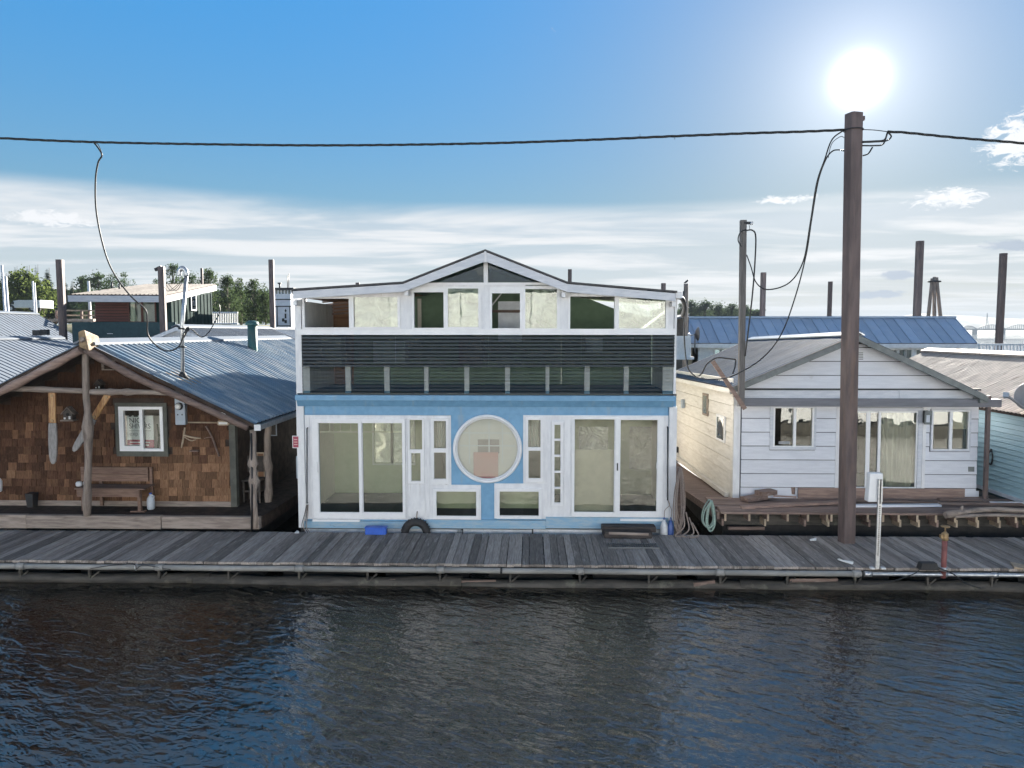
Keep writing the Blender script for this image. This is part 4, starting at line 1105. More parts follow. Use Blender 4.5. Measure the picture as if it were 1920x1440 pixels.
def cabin_things():
    xr, zr, slope, hw, ev = CR
    # --- notice leaning in the window
    r = prect(238, 775, 288, 840, YW + .06)
    s = thing('notice_board', 'white notice with lettering and red foot inside the cabin window', 'sign', (r[0], YW + .06, r[2]))
    MB().box(r[0], r[1], YW + .06, YW + .07, r[2] + (r[3] - r[2]) * .24, r[3]).build('card', 'paper', s)
    MB().box(r[0], r[1], YW + .06, YW + .07, r[2], r[2] + (r[3] - r[2]) * .238).build('foot_band', 'red_sign', s)
    W = r[1] - r[0]; H = r[3] - r[2]
    mb = MB(); k = 14; cx = r[0] + W * .26; cz = r[2] + H * .90
    arc = [(cx + .11 * math.cos(math.pi * i / k) * 1.0, cz + .065 * math.sin(math.pi * i / k)) for i in range(k + 1)]
    mb.prism(arc, YW + .056, YW + .059); mb.build('roof_emblem', 'ink', s)
    MB().prism([(cx - .05, cz + .005), (cx - .0, cz + .05), (cx + .012, cz + .005)], YW + .053, YW + .0555).build('emblem_peak', 'paper', s)
    text_part(s, 'lettering', 'NICK', .165, r[0] + W * .09, YW + .057, r[2] + H * .73, 'ink')
    text_part(s, 'lettering', 'SHIVERS', .165, r[0] + W * .09, YW + .057, r[2] + H * .565, 'ink', squeeze=.84)
    text_part(s, 'lettering', 'exp', .14, r[0] + W * .09, YW + .057, r[2] + H * .36, 'grey_ink')
    MB().box(r[0] + W * .09, r[0] + W * .9, YW + .0565, YW + .059, r[2] + H * .49, r[2] + H * .505).build('text_line', 'grey_ink', s)
    for q, a, b in ((.15, .1, .85), (.07, .1, .8)):
        MB().box(r[0] + W * a, r[0] + W * b, YW + .0565, YW + .059, r[2] + H * q, r[2] + H * (q + .03)).build('text_line', 'paper', s)

    # --- two old wooden blades hung under the cross rail
    def blade(name, label, top, bot, w, Y):
        t, b = at(*top, Y), at(*bot, Y); d = (t - b); L = d.length; u = d.normalized(); sx = Vector((u.z, 0, -u.x))
        o = thing(name, label, 'blade', t, 'old wooden blades on the cabin wall')
        def seg(prof, mat, nm):
            mb = MB(); pl = []
            for q, ww in prof: pl.append(b + u * L * q + sx * w * ww)
            for q, ww in reversed(prof): pl.append(b + u * L * q - sx * w * ww)
            mb.prism([(p.x, p.z) for p in pl], Y - .02, Y + .02); mb.build(nm, mat, o, bevel=.008)
        seg([(0, .12), (.04, .34), (.12, .44), (.3, .5), (.44, .5), (.565, .44)], 'worn_blade', 'worn_tip')
        seg([(.57, .42), (.7, .40), (.85, .40), (.97, .42), (1, .36)], 'varnish', 'varnished_root')
        for q in (.94, .60):
            p = b + u * L * q; MB().lathe((p.x, Y - .022, p.z), [(.03, -.006), (.035, .001)], 10, 'y').build('bolt', 'brass', o)
    blade('wooden_blade', 'upright wooden blade with worn grey tip left of the centre porch post', (98, 734), (100, 870), .19, YP + .22)
    blade('wooden_blade', 'slanting wooden blade with worn grey tip crossing behind the centre porch post', (204, 738), (138, 846), .17, YP + .22)
    # --- birdhouses
    def birdhouse(label, x0, y0, x1, y1, Y, m1, m2):
        r = prect(x0, y0, x1, y1, Y); cx = (r[0] + r[1]) / 2; W = r[1] - r[0]; H = r[3] - r[2]
        o = thing('birdhouse', label, 'birdhouse', (cx, Y, r[2]), 'birdhouses on the cabin front')
        MB().prism([(cx - W * .34, r[2] + .01), (cx + W * .34, r[2] + .01), (cx + W * .34, r[2] + H * .55), (cx, r[3] - .03), (cx - W * .34, r[2] + H * .55)], Y - .08, Y + .06).build('box', m1, o)
        for s in (-1, 1):
            MB().hexa([(cx, Y - .1, r[3] - .02), (cx + s * W * .5, Y - .1, r[2] + H * .42), (cx + s * W * .5, Y + .07, r[2] + H * .42), (cx, Y + .07, r[3] - .02), (cx, Y - .1, r[3]), (cx + s * W * .5, Y - .1, r[2] + H * .47), (cx + s * W * .5, Y + .07, r[2] + H * .47), (cx, Y + .07, r[3])]).build('roof', m2, o)
        MB().lathe((cx, Y - .082, r[2] + H * .42), [(W * .13, -.002), (W * .13, .001)], 12, 'y').build('entrance', 'black', o)
        MB().box(r[0], r[1], Y - .13, Y + .06, r[2] - .02, r[2] + .008).build('ledge', m2, o)
        MB().box(cx + W * .08, cx + W * .22, Y - .09, Y - .081, r[2] + .02, r[2] + H * .3).build('painted_panel', 'paper', o)
        MB().box(cx - W * .3, cx - W * .16, Y - .09, Y - .081, r[2] + .02, r[2] + H * .2).build('painted_panel', 'paper', o)
    birdhouse('small birdhouse with white patches between wooden blades', 119, 762, 143, 787, YW - .1, 'brown_wall', 'grey_wood_x')
    birdhouse('small dark birdhouse perched above the cross rail by the gable vent', 180, 711, 195, 729, YW - .1, 'dark_wood', 'brown_wall')
    # --- electric meter
    r = prect(331, 743, 350, 796, YW - .06); cx = (r[0] + r[1]) / 2
    o = thing('electric_meter', 'grey electric meter box with round dial on the shingle wall', 'meter', (cx, YW, r[2]))
    MB().box(r[0], r[1], YW - .14, YW - .025, r[2], r[3]).build('case', 'meter_grey', o, bevel=.012)
    zc = r[2] + (r[3] - r[2]) * .66
    MB().lathe((cx - .01, YW - .14, zc), [(.085, .0), (.085, -.03), (.08, -.04)], 20, 'y').build('ring', 'dark_metal', o)
    MB().lathe((cx - .015, YW - .18, zc), [(.066, .0), (.062, -.03), (.03, -.05)], 20, 'y').build('dial', 'paper', o)
    for s in (-.05, .05): MB().box(cx + s - .012, cx + s + .012, YW - .15, YW - .141, r[2] + .22, r[2] + .25).build('screw', 'dark_metal', o)
    MB().tube([(cx, YW - .08, r[3]), (cx, YW - .08, r[3] + .35)], .02, 8).build('riser', 'meter_grey', o)
    # --- wall lamp on a bracket arm
    a, b = at(352, 792, YW - .08), at(408, 792.5, YW - .08)
    o = thing('wall_lamp', 'oblong pale wall lamp on a long arm beside the meter', 'lamp', a)
    MB().tube([a, b], .018, 8).build('arm', 'lumber_end', o)
    c = at(420, 793, YW - .08)
    mb = MB(); pl = []
    for i in range(20):
        t = 2 * math.pi * i / 20; pl.append((c.x + .085 * (1 if math.cos(t) > 0 else -1) * (abs(math.cos(t)) > .01) + .055 * math.cos(t), c.z + .055 * math.sin(t)))
    mb.prism(pl, YW - .13, YW - .06); mb.build('rim', 'lumber_end', o)
    MB().box(c.x - .1, c.x + .1, YW - .138, YW - .131, c.z - .026, c.z + .026).build('lens', 'paper', o)
    # --- antler-like driftwood
    o = thing('driftwood_antler', 'forked white driftwood antler fixed under the meter', 'driftwood', at(345, 840, YW - .06))
    for pts, rr in ((((347, 802), (344, 822), (340, 840)), .022), (((345, 816), (360, 820), (377, 822)), .02), (((345, 819), (358, 826), (368, 824)), .014)):
        MB().tube(bez([at(*p, YW - .07) for p in pts], 4), [rr * q for q in ([1.0] * 8 + [.5])], 6).build('tine', 'lumber_end', o)
    o = thing('driftwood_branch', 'thin curved driftwood branch nailed below the wall lamp', 'driftwood', at(398, 830, YW - .06))
    for pts, rr in ((((386, 799), (397, 818), (405, 840), (411, 856)), .02), (((397, 820), (390, 820), (383, 822)), .009)):
        MB().tube(bez([at(*p, YW - .07) for p in pts], 4), rr, 6).build('stem', 'lumber', o)
    # --- small notice under the eave
    r = prect(415, 769, 437, 777, YW - .06)
    o = thing('name_plate', 'small white plate with grey lines under the cabin eave', 'sign', (r[0], YW, r[2]))
    MB().box(r[0], r[1], YW - .05, YW - .03, r[2], r[3]).build('plate', 'paper', o)
    for k in (.25, .55): MB().box(r[0] + .03, r[1] - .05, YW - .053, YW - .0505, r[2] + (r[3] - r[2]) * k, r[2] + (r[3] - r[2]) * (k + .16)).build('text_line', 'grey_ink', o)
    # --- small sill shelf
    r = prect(357, 844, 373, 846.5, YW - .06)
    MB().box(r[0], r[1], YW - .12, YW - .025, r[2], r[3]).build('wall_shelf', 'lumber', None, 'tiny wooden shelf on the shingles between driftwood pieces', 'shelf')
    # --- bench
    f = CFZ; A = lambda px, py, Y: at(px, py, Y)
    yb0 = YW - .62; x0, x1 = at(139, 920, yb0).x, at(268, 920, yb0).x; zs = at(200, 916, yb0).z
    o = thing('bench', 'plain wooden plank bench against the shingle wall', 'bench', ((x0 + x1) / 2, yb0 + .2, f))
    for k in range(3): MB().box(x0, x1 + .03, yb0 + .005 + k * .15, yb0 + .14 + k * .15, zs - .03, zs).build('seat_board', 'bench_wood', o)
    MB().box(x0 + .05, x1 - .1, yb0 + .01, yb0 + .035, zs - .19, zs - .035).build('apron', 'bench_wood', o)
    zb0, zb1 = at(200, 902, YW - .14).z, at(200, 875, YW - .14).z; h2 = (zb1 - zb0) / 2; bx0, bx1 = at(152, 890, YW - .14).x, at(278, 890, YW - .14).x
    for k in range(2): MB().box(bx0, bx1, YW - .15, YW - .115, zb0 + k * h2, zb0 + (k + 1) * h2 - .008).build('back_board', 'bench_wood', o)
    for x in (x0 + .12, x1 - .16):
        MB().box(x, x + .07, yb0 + .045, yb0 + .11, f, zs - .032).build('leg', 'bench_wood', o)
    for x in (x0 + .25, x1 - .12):
        MB().box(x, x + .06, YW - .112, YW - .06, f, zb1 - .02).build('rear_leg', 'bench_wood', o)
    MB().box(x1 - .32, x1 + .0, yb0 + .02, yb0 + .12, f - .015, f + .012).build('foot_board', 'bench_wood', o)
    # --- mug and jar on the bench
    p = at(150, 912, yb0 + .25)
    MB().lathe((p.x, yb0 + .22, zs), [(.05, 0), (.065, .02), (.068, .07), (.05, .1), (.02, .11)], 14).build('pot', 'pvc', None, 'small white round pot on the left end of the bench', 'pot')
    MB().lathe((p.x + .13, yb0 + .24, zs), [(.035, 0), (.04, .03), (.04, .1), (.035, .1)], 12).build('mug', 'pvc', None, 'small white mug beside the round pot on the bench', 'mug')
    # --- plastic jug
    p = at(283, 948, YW - .3); q = at(283, 923, YW - .3); hh = q.z - f
    o = thing('water_jug', 'cloudy plastic water jug on the porch floor beside the bench', 'jug', (p.x, YW - .3, f))
    MB().lathe((p.x, YW - .3, f - .02), [(.065, 0), (.082, .02), (.085, hh * .5), (.075, hh * .68), (.03, hh * .88), (.026, hh * .95)], 16).build('body', 'jug', o)
    MB().lathe((p.x, YW - .3, f + hh * .95 - .02), [(.03, 0), (.03, .025)], 12).build('cap', 'blue_plastic', o)
    MB().tube(bez([(p.x + .06, YW - .32, f + hh * .62), (p.x + .095, YW - .32, f + hh * .75), (p.x + .03, YW - .31, f + hh * .86)], 4), .012, 6).build('handle', 'jug', o)
    # --- small dark bin and white lantern at the left edge
    r = prect(54, 924, 68, 941, YW - .2)
    MB().hexa([(r[0] + .02, YW - .3, f), (r[1] - .02, YW - .3, f), (r[1] - .02, YW - .14, f), (r[0] + .02, YW - .14, f), (r[0], YW - .32, r[3]), (r[1], YW - .32, r[3]), (r[1], YW - .12, r[3]), (r[0], YW - .12, r[3])]).build('bin', 'dark_metal', None, 'small black tub standing low against the shingle wall', 'tub')
    r = prect(-9, 898, 4, 922, YW - .3)
    MB().lathe(((r[0] + r[1]) / 2, YW - .3, r[2]), [(.05, 0), (.07, .02), (.075, (r[3] - r[2]) * .8), (.05, r[3] - r[2]), (.02, r[3] - r[2] + .02)], 14).build('white_bucket', 'pvc', None, 'white round pail at the left picture edge by the cabin', 'pail')
    # --- side-porch clutter: chair, board
    xq = at(460, 900, YW + .2).x
    r = prect(482, 848, 497, 898, YW + .75)
    o = thing('framed_panel', 'tan framed panel leaning on the cabin side porch between posts', 'panel', (r[0], YW + .75, r[2]))
    MB().plate(r, [(r[0] + .03, r[1] - .03, r[2] + .03, r[3] - .03)], YW + .73, YW + .76).build('frame', 'lumber_end', o)
    MB().box(r[0] + .031, r[1] - .031, YW + .74, YW + .755, r[2] + .031, r[3] - .031).build('board', 'raw_wood', o)
    y0 = YW + .35; xa, xb = at(453, 930, y0).x, at(489, 930, y0).x; zs = at(470, 900, y0).z
    o = thing('porch_chair', 'dark wooden chair in shadow on the cabin side porch', 'chair', ((xa + xb) / 2, y0, f))
    MB().box(xa, xb, y0, y0 + .42, zs - .04, zs).build('seat', 'brown_wall', o)
    for x in (xa + .02, xb - .06):
        for y in (y0 + .02, y0 + .36): MB().box(x, x + .04, y, y + .04, f - .02, zs - .041).build('leg', 'brown_wall', o)
    MB().box(xa, xb, y0 + .38, y0 + .42, zs + .12, zs + .5).build('back', 'brown_wall', o)
    MB().box(xa + .03, xb - .03, y0 + .04, y0 + .07, zs - .3, zs - .26).build('stretcher', 'brown_wall', o)
    r = prect(507, 786, 519, 817, YW + 1.2)
    o = thing('picture', 'small framed picture hanging high under the cabin eave', 'picture', (r[0], YW + 1.2, r[2]))
    MB().plate(r, [(r[0] + .02, r[1] - .02, r[2] + .02, r[3] - .02)], YW + 1.18, YW + 1.21).build('frame', 'meter_grey', o)
    MB().box(r[0] + .021, r[1] - .021, YW + 1.19, YW + 1.205, r[2] + .021, r[3] - .021).build('print', 'brown_wall', o)
    # --- roof furniture
    n = Vector((slope, 0, 1)).normalized(); p0 = (xr, 15, zr + .03)
    b = on_plane(343, 711, p0, n); t = at(349, 508, b.y)
    o = thing('service_mast', 'galvanised service mast with hooked weather head on the cabin roof', 'mast', b)
    pts = [b, Vector((b.x + .02, b.y, b.z + 1.2)), Vector((t.x, b.y, t.z - .1))]
    MB().tube(pts, .04, 10).build('pipe', 'galv', o)
    hk = bez([Vector((t.x, b.y, t.z - .11)), Vector((t.x - .01, b.y, t.z)), Vector((t.x - .08, b.y, t.z + .06)), Vector((t.x - .15, b.y, t.z)), Vector((t.x - .16, b.y, t.z - .1))], 5)
    MB().tube(hk, .055, 10).build('weather_head', 'galv', o)
    MB().hexa([(b.x - .28, b.y - .3, b.z + .28 * slope - .02), (b.x + .28, b.y - .3, b.z - .28 * slope - .02), (b.x + .28, b.y + .3, b.z - .28 * slope - .02), (b.x - .28, b.y + .3, b.z + .28 * slope - .02), (b.x - .28, b.y - .3, b.z + .28 * slope + .035), (b.x + .28, b.y - .3, b.z - .28 * slope + .035), (b.x + .28, b.y + .3, b.z - .28 * slope + .035), (b.x - .28, b.y + .3, b.z + .28 * slope + .035)]).build('base_flashing', 'lumber_end', o)
    MB().lathe((b.x, b.y, b.z + .02), [(.12, 0), (.06, .12), (.045, .14)], 12).build('boot', 'rubber', o)
    for q in (.47, .30): MB().torus((b.x + .015, b.y, b.z + (t.z - b.z) * q), .06, .02, 'z', 14, 6).build('clamp', 'dark_metal', o)
    global MAST; MAST = (b, t)
    b = on_plane(474, 658, p0, n); t = at(474, 600, b.y)
    o = thing('vent_pipe', 'dark green capped vent pipe on the cabin roof', 'vent', b)
    MB().lathe(b, [(.15, -.1), (.145, 0), (.14, t.z - b.z - .12)], 16).build('pipe', 'vent_green', o)
    MB().lathe((b.x, b.y, t.z - .16), [(.20, 0), (.205, .02), (.19, .10), (.08, .14)], 16).build('cap', 'vent_green', o)
    MB().hexa([(b.x - .3, b.y - .35, b.z + .3 * slope - .02), (b.x + .3, b.y - .35, b.z - .3 * slope - .02), (b.x + .3, b.y + .35, b.z - .3 * slope - .02), (b.x - .3, b.y + .35, b.z + .3 * slope - .02), (b.x - .3, b.y - .35, b.z + .3 * slope + .04), (b.x + .3, b.y - .35, b.z - .3 * slope + .04), (b.x + .3, b.y + .35, b.z - .3 * slope + .04), (b.x - .3, b.y + .35, b.z + .3 * slope + .04)]).build('flashing', 'lumber', o)
cabin_things()

# ------------------------------------------------------------------ white cottage on the right
YC = 16.7
def cottage():
    YD = 15.2                                     # front edge of its deck
    c = thing('cottage', 'white lap sided floating cottage with grey metal gable roof', 'cottage', (7.7, YC, .8))
    P = lambda *r: prect(*r, YC)
    x0, x1 = at(1377, 850, YC).x, at(1834, 850, YC).x
    zb = at(1600, 934, YC).z
    YRo = YC - .38
    rp = at(1612, 627, YRo); e = at(1853, 742, YRo); el = at(1371, 728, YRo)
    xr, zr = rp.x, rp.z; slope = (zr - e.z) / (e.x - xr); sl = (zr - el.z) / (xr - el.x)
    zbeam = at(1600, 748, YC).z
    yb = YC + 7.2
    holes = [P(1452, 764, 1524, 837), P(1572, 769, 1728, 917), P(1748, 770, 1816, 843)]
    # wall core with openings, then the boards
    core = MB().plate((x0, x1, zb, zbeam), holes, YC, YC + .09)
    core.prism([(x0, zbeam), (x1, zbeam), (x1, zbeam + .1), (xr, zr - .18), (x0, zbeam + .1)], YC, YC + .09)
    core.build('front_wall', 'gap_shade', c)
    course = (at(1500, 784, YC).z - at(1500, 913, YC).z) / 5
    z0 = at(1500, 913, YC).z - course
    fr = [P(1444, 762, 1530, 843), P(1567, 764, 1728, 935), P(1744, 767, 1821, 846)]
    lap_boards(c, x0 + .16, x1 - .02, z0, zbeam - .02, course, YC - .002, 'siding', fr)
    gb = at(1500, 731, YC).z
    lap_boards(c, x0 - .2, x1 + .2, gb + .02, zr - .2, course, YC - .002, 'siding', (), gable=lambda z: (xr - (zr - z) / sl + .12, xr + (zr - z) / slope - .12))
    # grey beam and the white board over it, running on past the right corner
    a = prect(1385, 748.5, 1877, 763, YC - .22); MB().box(a[0], a[1], YC - .3, YC - .14, a[2], a[3]).build('porch_beam', 'beam_grey', c)
    cuts = [1383, 1612, 1688, 1836]
    for p, q in zip(cuts, cuts[1:]):
        a = prect(p, 732.5, q - .6, 748, YC - .1); MB().box(a[0], a[1], YC - .12, YC - .03, a[2], a[3]).build('frieze_board', 'fascia', c)
    a = P(1380, 728.5, 1840, 732.2); MB().box(a[0], a[1], YC - .06, YC - .02, a[2], a[3]).build('drip_edge', 'dark_metal', c)
    # corner boards
    a = P(1375, 745, 1387, 936); MB().box(a[0], a[1], YC - .05, YC + .03, a[2], a[3]).build('corner_board', 'white', c)
    MB().box(a[0] - .02, a[0] - .001, YC - .045, YC + .12, a[2], a[3]).build('corner_board', 'siding_cream', c)
    for px in (1566.5, 1728.5):
        q = P(px, 764, px + 6, 934); MB().box(q[0], q[1], YC - .045, YC - .022, q[2], q[3]).build('trim_board', 'white', c)
    # left wall, seen at a slant: boards the full length of the house
    xl = x0 - .0; zt = zr - (xr - x0) * sl - .12
    MB().box(xl, xl + .09, YC + .1, yb, zb - .15, zt).build('side_wall', 'cream_gap_shade', c)
    z = zb - .12; k = 0
    while z < zt - .05:
        MB().hexa([(xl - .036, YC + .13, z), (xl - .001, YC + .13, z), (xl - .001, yb, z), (xl - .036, yb, z), (xl - .014, YC + .13, z + course * .95), (xl - .001, YC + .13, z + course * .95), (xl - .001, yb, z + course * .95), (xl - .014, yb, z + course * .95)]).build('side_board', 'siding_cream', c); z += course; k += 1
    MB().box(x1 - .09, x1, YC + .1, yb, zb - .15, zr - (x1 - xr) * slope - .12).build('side_wall', 'siding', c)
    # roof
    ribbed_roof(c, (xr, YRo, zr), el + Vector((0, 0, .0)), (xr, yb + .2, zr), (el.x, yb + .2, el.z), 12, 3, 'roof_sheet', 'roof_slate', .016, 'rib', .06)
    ribbed_roof(c, (xr, YRo, zr), e, (xr, yb + .2, zr), (e.x, yb + .2, e.z), 12, 3, 'roof_sheet', 'roof_slate', .016, 'rib', .06)
    MB().prism([(xr - .16, zr - .04), (xr, zr + .04), (xr + .16, zr - .04), (xr + .16, zr - .01), (xr, zr + .07), (xr - .16, zr - .01)], YRo - .005, yb + .2).build('ridge_cap', 'galv', c)
    for (ex, ez) in ((el.x, el.z), (e.x, e.z)):
        MB().prism([(xr, zr - .015), (ex, ez - .015), (ex, ez - .15), (xr, zr - .16)], YRo - .03, YRo + .012).build('rake_board', 'rake_grey', c)
    MB().box(el.x - .02, el.x + .04, YRo + .02, yb + .2, el.z - .13, el.z - .02).build('eave_board', 'siding_cream', c)
    MB().box(e.x - .14, e.x + .05, YRo, yb + .2, e.z - .18, e.z - .04).build('gutter', 'rake_grey', c)
    # windows and door
    def win(outer, hole, gl, name, mat, bl=None):
        f = MB().plate(P(*outer), [P(*hole)], YC - .06, YC - .031).build(name, 'fascia', c)
        MB().plate(P(*hole), [P(*g) for g in gl], YC - .05, YC + .03).build('sash', 'vinyl', f)
        for g in gl:
            q = P(*g); MB().box(q[0], q[1], YC - .01, YC - .005, q[2], q[3]).build('pane', mat, f)
        return f
    w = win((1443.7, 762, 1530, 843), (1449.5, 764, 1526, 838), [(1453, 765.5, 1487.5, 836), (1492.7, 765.5, 1523, 836)], 'window', 'glass_wavy')
    q = prect(1461, 828, 1482, 833, YC - .02); MB().box(q[0], q[1], YC - .02, YC - .012, q[2], q[3]).build('sticker', 'grey_ink', w)
    w = win((1745, 767, 1820, 846), (1747.5, 769.5, 1817, 843.5), [(1749.5, 772, 1780, 842), (1785.5, 772, 1815, 842)], 'window', 'glass_wavy')
    q = prect(1786, 773, 1815, 805, YC + .05); MB().box(q[0], q[1], YC + .06, YC + .07, q[2], q[3]).build('blind', 'cream', w)
    d = MB().plate(P(1573, 765, 1728, 918), [P(1577, 771, 1720, 916)], YC - .05, YC - .025).build('patio_door', 'fascia', c)
    MB().plate(P(1577, 771, 1652, 916), [P(1581, 774, 1624, 913), P(1632, 774, 1646, 913)], YC + .0, YC + .03).build('door_leaf', 'vinyl', d)
    MB().plate(P(1646, 771, 1720, 916), [P(1651, 774, 1717, 913)], YC - .022, YC - .001).build('door_leaf', 'vinyl', d)
    for g in ((1581, 774, 1624, 913), (1632, 774, 1646, 913), (1651, 774, 1717, 913)):
        q = P(*g); MB().box(q[0], q[1], YC - .012 if g[0] > 1650 else YC + .012, YC - .008 if g[0] > 1650 else YC + .016, q[2], q[3]).build('pane', 'glass_wavy', d)
    # curtain folds
    a = prect(1651, 773, 1719, 915, YC + .14); mb = MB(); k = 70
    for j in range(2):
        for i in range(k + 1):
            t = i / k; mb.v.append((a[0] + (a[1] - a[0]) * t, YC + .14 + .045 * math.sin(t * 58 + 2 * math.sin(t * 11)) * (1 if j else .7), a[3] if j == 0 else a[2]))
    for i in range(k): mb.face((k + 1 + i, k + 2 + i, i + 1, i), True)
    mb.build('curtain', 'curtain', c)
    # room behind the glass
    MB().box(x0 + .1, x1 - .1, YC + 3.4, YC + 3.5, zb, zbeam).build('room_wall', 'brown_wall', c)
    MB().box(x0 + .1, x1 - .1, YC + .1, YC + 3.4, zb - .05, zb).build('room_floor', 'carpet', c)
    MB().box(x0 + .1, x1 - .1, YC + .1, YC + 3.4, zbeam, zbeam + .05).build('room_ceiling', 'cream', c)
    # gable louvre, bare patch
    for k in range(5):
        q = P(1612, 661 + k * 3, 1620, 662.4 + k * 3); MB().box(q[0], q[1], YC - .04, YC - .027, q[2], q[3]).build('louvre', 'rake_grey', c)
    q = P(1814.5, 875, 1826, 890); MB().box(q[0], q[1], YC - .034, YC - .0255, q[2], q[3]).build('bare_patch', 'rake_grey', c)
    q = P(1625.5, 644, 1630, 649); MB().box(q[0], q[1], YC - .12, YC - .02, q[2], q[3]).build('eave_hook', 'rake_grey', c)
    # porch post on the right
    a = P(1836, 746, 1842.5, 934); MB().box(a[0], a[1], YC - .28, YC - .2, a[2] - .02, zbeam + .1).build('porch_post', 'rust_pile', c)
    # shutters on the slanted side
    for (pa, pb, py0, py1) in ((1322, 1331, 735, 777), (1348, 1363, 780, 830)):
        A, B = on_x(pb, py1, xl), on_x(pa, py0, xl)
        top = on_x(pb, py0, xl).z
        MB().box(xl - .06, xl - .03, A.y, B.y, A.z, top).build('side_window', 'grey_wood' if pa < 1330 else 'white', c)
        MB().box(xl - .066, xl - .061, A.y + .08, B.y - .08, A.z + .06, top - .06).build('side_pane', 'glass_dark', c)
    # deck: boards over a row of joists with pale cut ends
    DZc = at(1500, 964, YD).z
    dx0, dx1 = at(1352, 965, YD).x, 13.2
    for k in range(8):
        y = YD + k * .19
        MB().box(dx0 + (.03 * (k % 3)), dx1 + random.uniform(-.3, 0), y, y + .182, DZc - .045, DZc + random.uniform(-.004, .004)).build('deck_board', 'lumber', c)
    for i, px in enumerate((1360, 1405, 1440, 1477, 1515, 1551, 1559, 1590, 1627, 1656, 1685, 1720, 1755, 1791, 1831, 1872, 1905, 1935)):
        x = at(px, 978, YD).x; L = 1.4
        j = MB().box(x - .022, x + .022, YD + .015, YD + L, DZc - .20, DZc - .046).build('joist', 'lumber', c)
        MB().box(x - .021, x + .021, YD + .004, YD + .0145, DZc - .198, DZc - .048).build('cut_end', 'lumber_end', j)
        if i % 2 == 0 or i > 9:
            s = -.05 if i < 8 else .05
            MB().box(x + s - .02, x + s + .02, YD + .03, YD + L, DZc - .31, DZc - .16).build('sister_joist', 'lumber_end' if i % 4 else 'lumber', c)
    MB().box(dx0 + .1, dx1, YD + .35, YD + .42, DZc - .36, DZc - .10).build('bearer', 'dock_dark', c)
    MB().box(dx0 + .15, dx1, YD + .43, yb, -.3, DZc - .21).build('float', 'black', c)
    MB().box(dx0 + .2, at(1437, 990, YD).x, YD + .12, YD + .2, DZc - .42, DZc - .36).build('ledger', 'lumber', c)
    # side walkway to the left of the wall
    MB().hexa([(dx0 - .05, YD + .05, DZc - .2), (x0 - .03, YD + 1.52, DZc - .2), (x0 - .03, yb, DZc - .36), (x0 - 1.1, yb, DZc - .36), (dx0 - .05, YD + .05, DZc - .05), (x0 - .03, YD + 1.52, DZc - .05), (x0 - .03, yb, DZc - .22), (x0 - 1.1, yb, DZc - .22)]).build('side_walk', 'lumber', c)
    MB().bar((dx0 - .06, YD, DZc - .08), (x0 - 1.15, yb, DZc - .28), .05, .16).build('side_rim', 'lumber', c)
    MB().bar((x0 - .1, YC + .2, zb + .02), (x0 - .1, yb, zb + .02), .1, .1).build('skirt_rail', 'siding_cream', c)
    # plank leaning along the foot of the wall
    a = P(1493, 914, 1803, 935); MB().box(a[0], a[1], YC - .13, YC - .09, a[2], a[3]).build('skirt_plank', 'lumber', c)
    a = P(1803.5, 920, 1833, 934); MB().box(a[0], a[1], YC - .05, YC - .026, a[2], a[3]).build('skirt_board', 'siding', c)
    c.rotation_euler = (R(-1.4), 0, 0)
    return DZc, YD, x0
CDZ, CYD, CX0 = cottage()

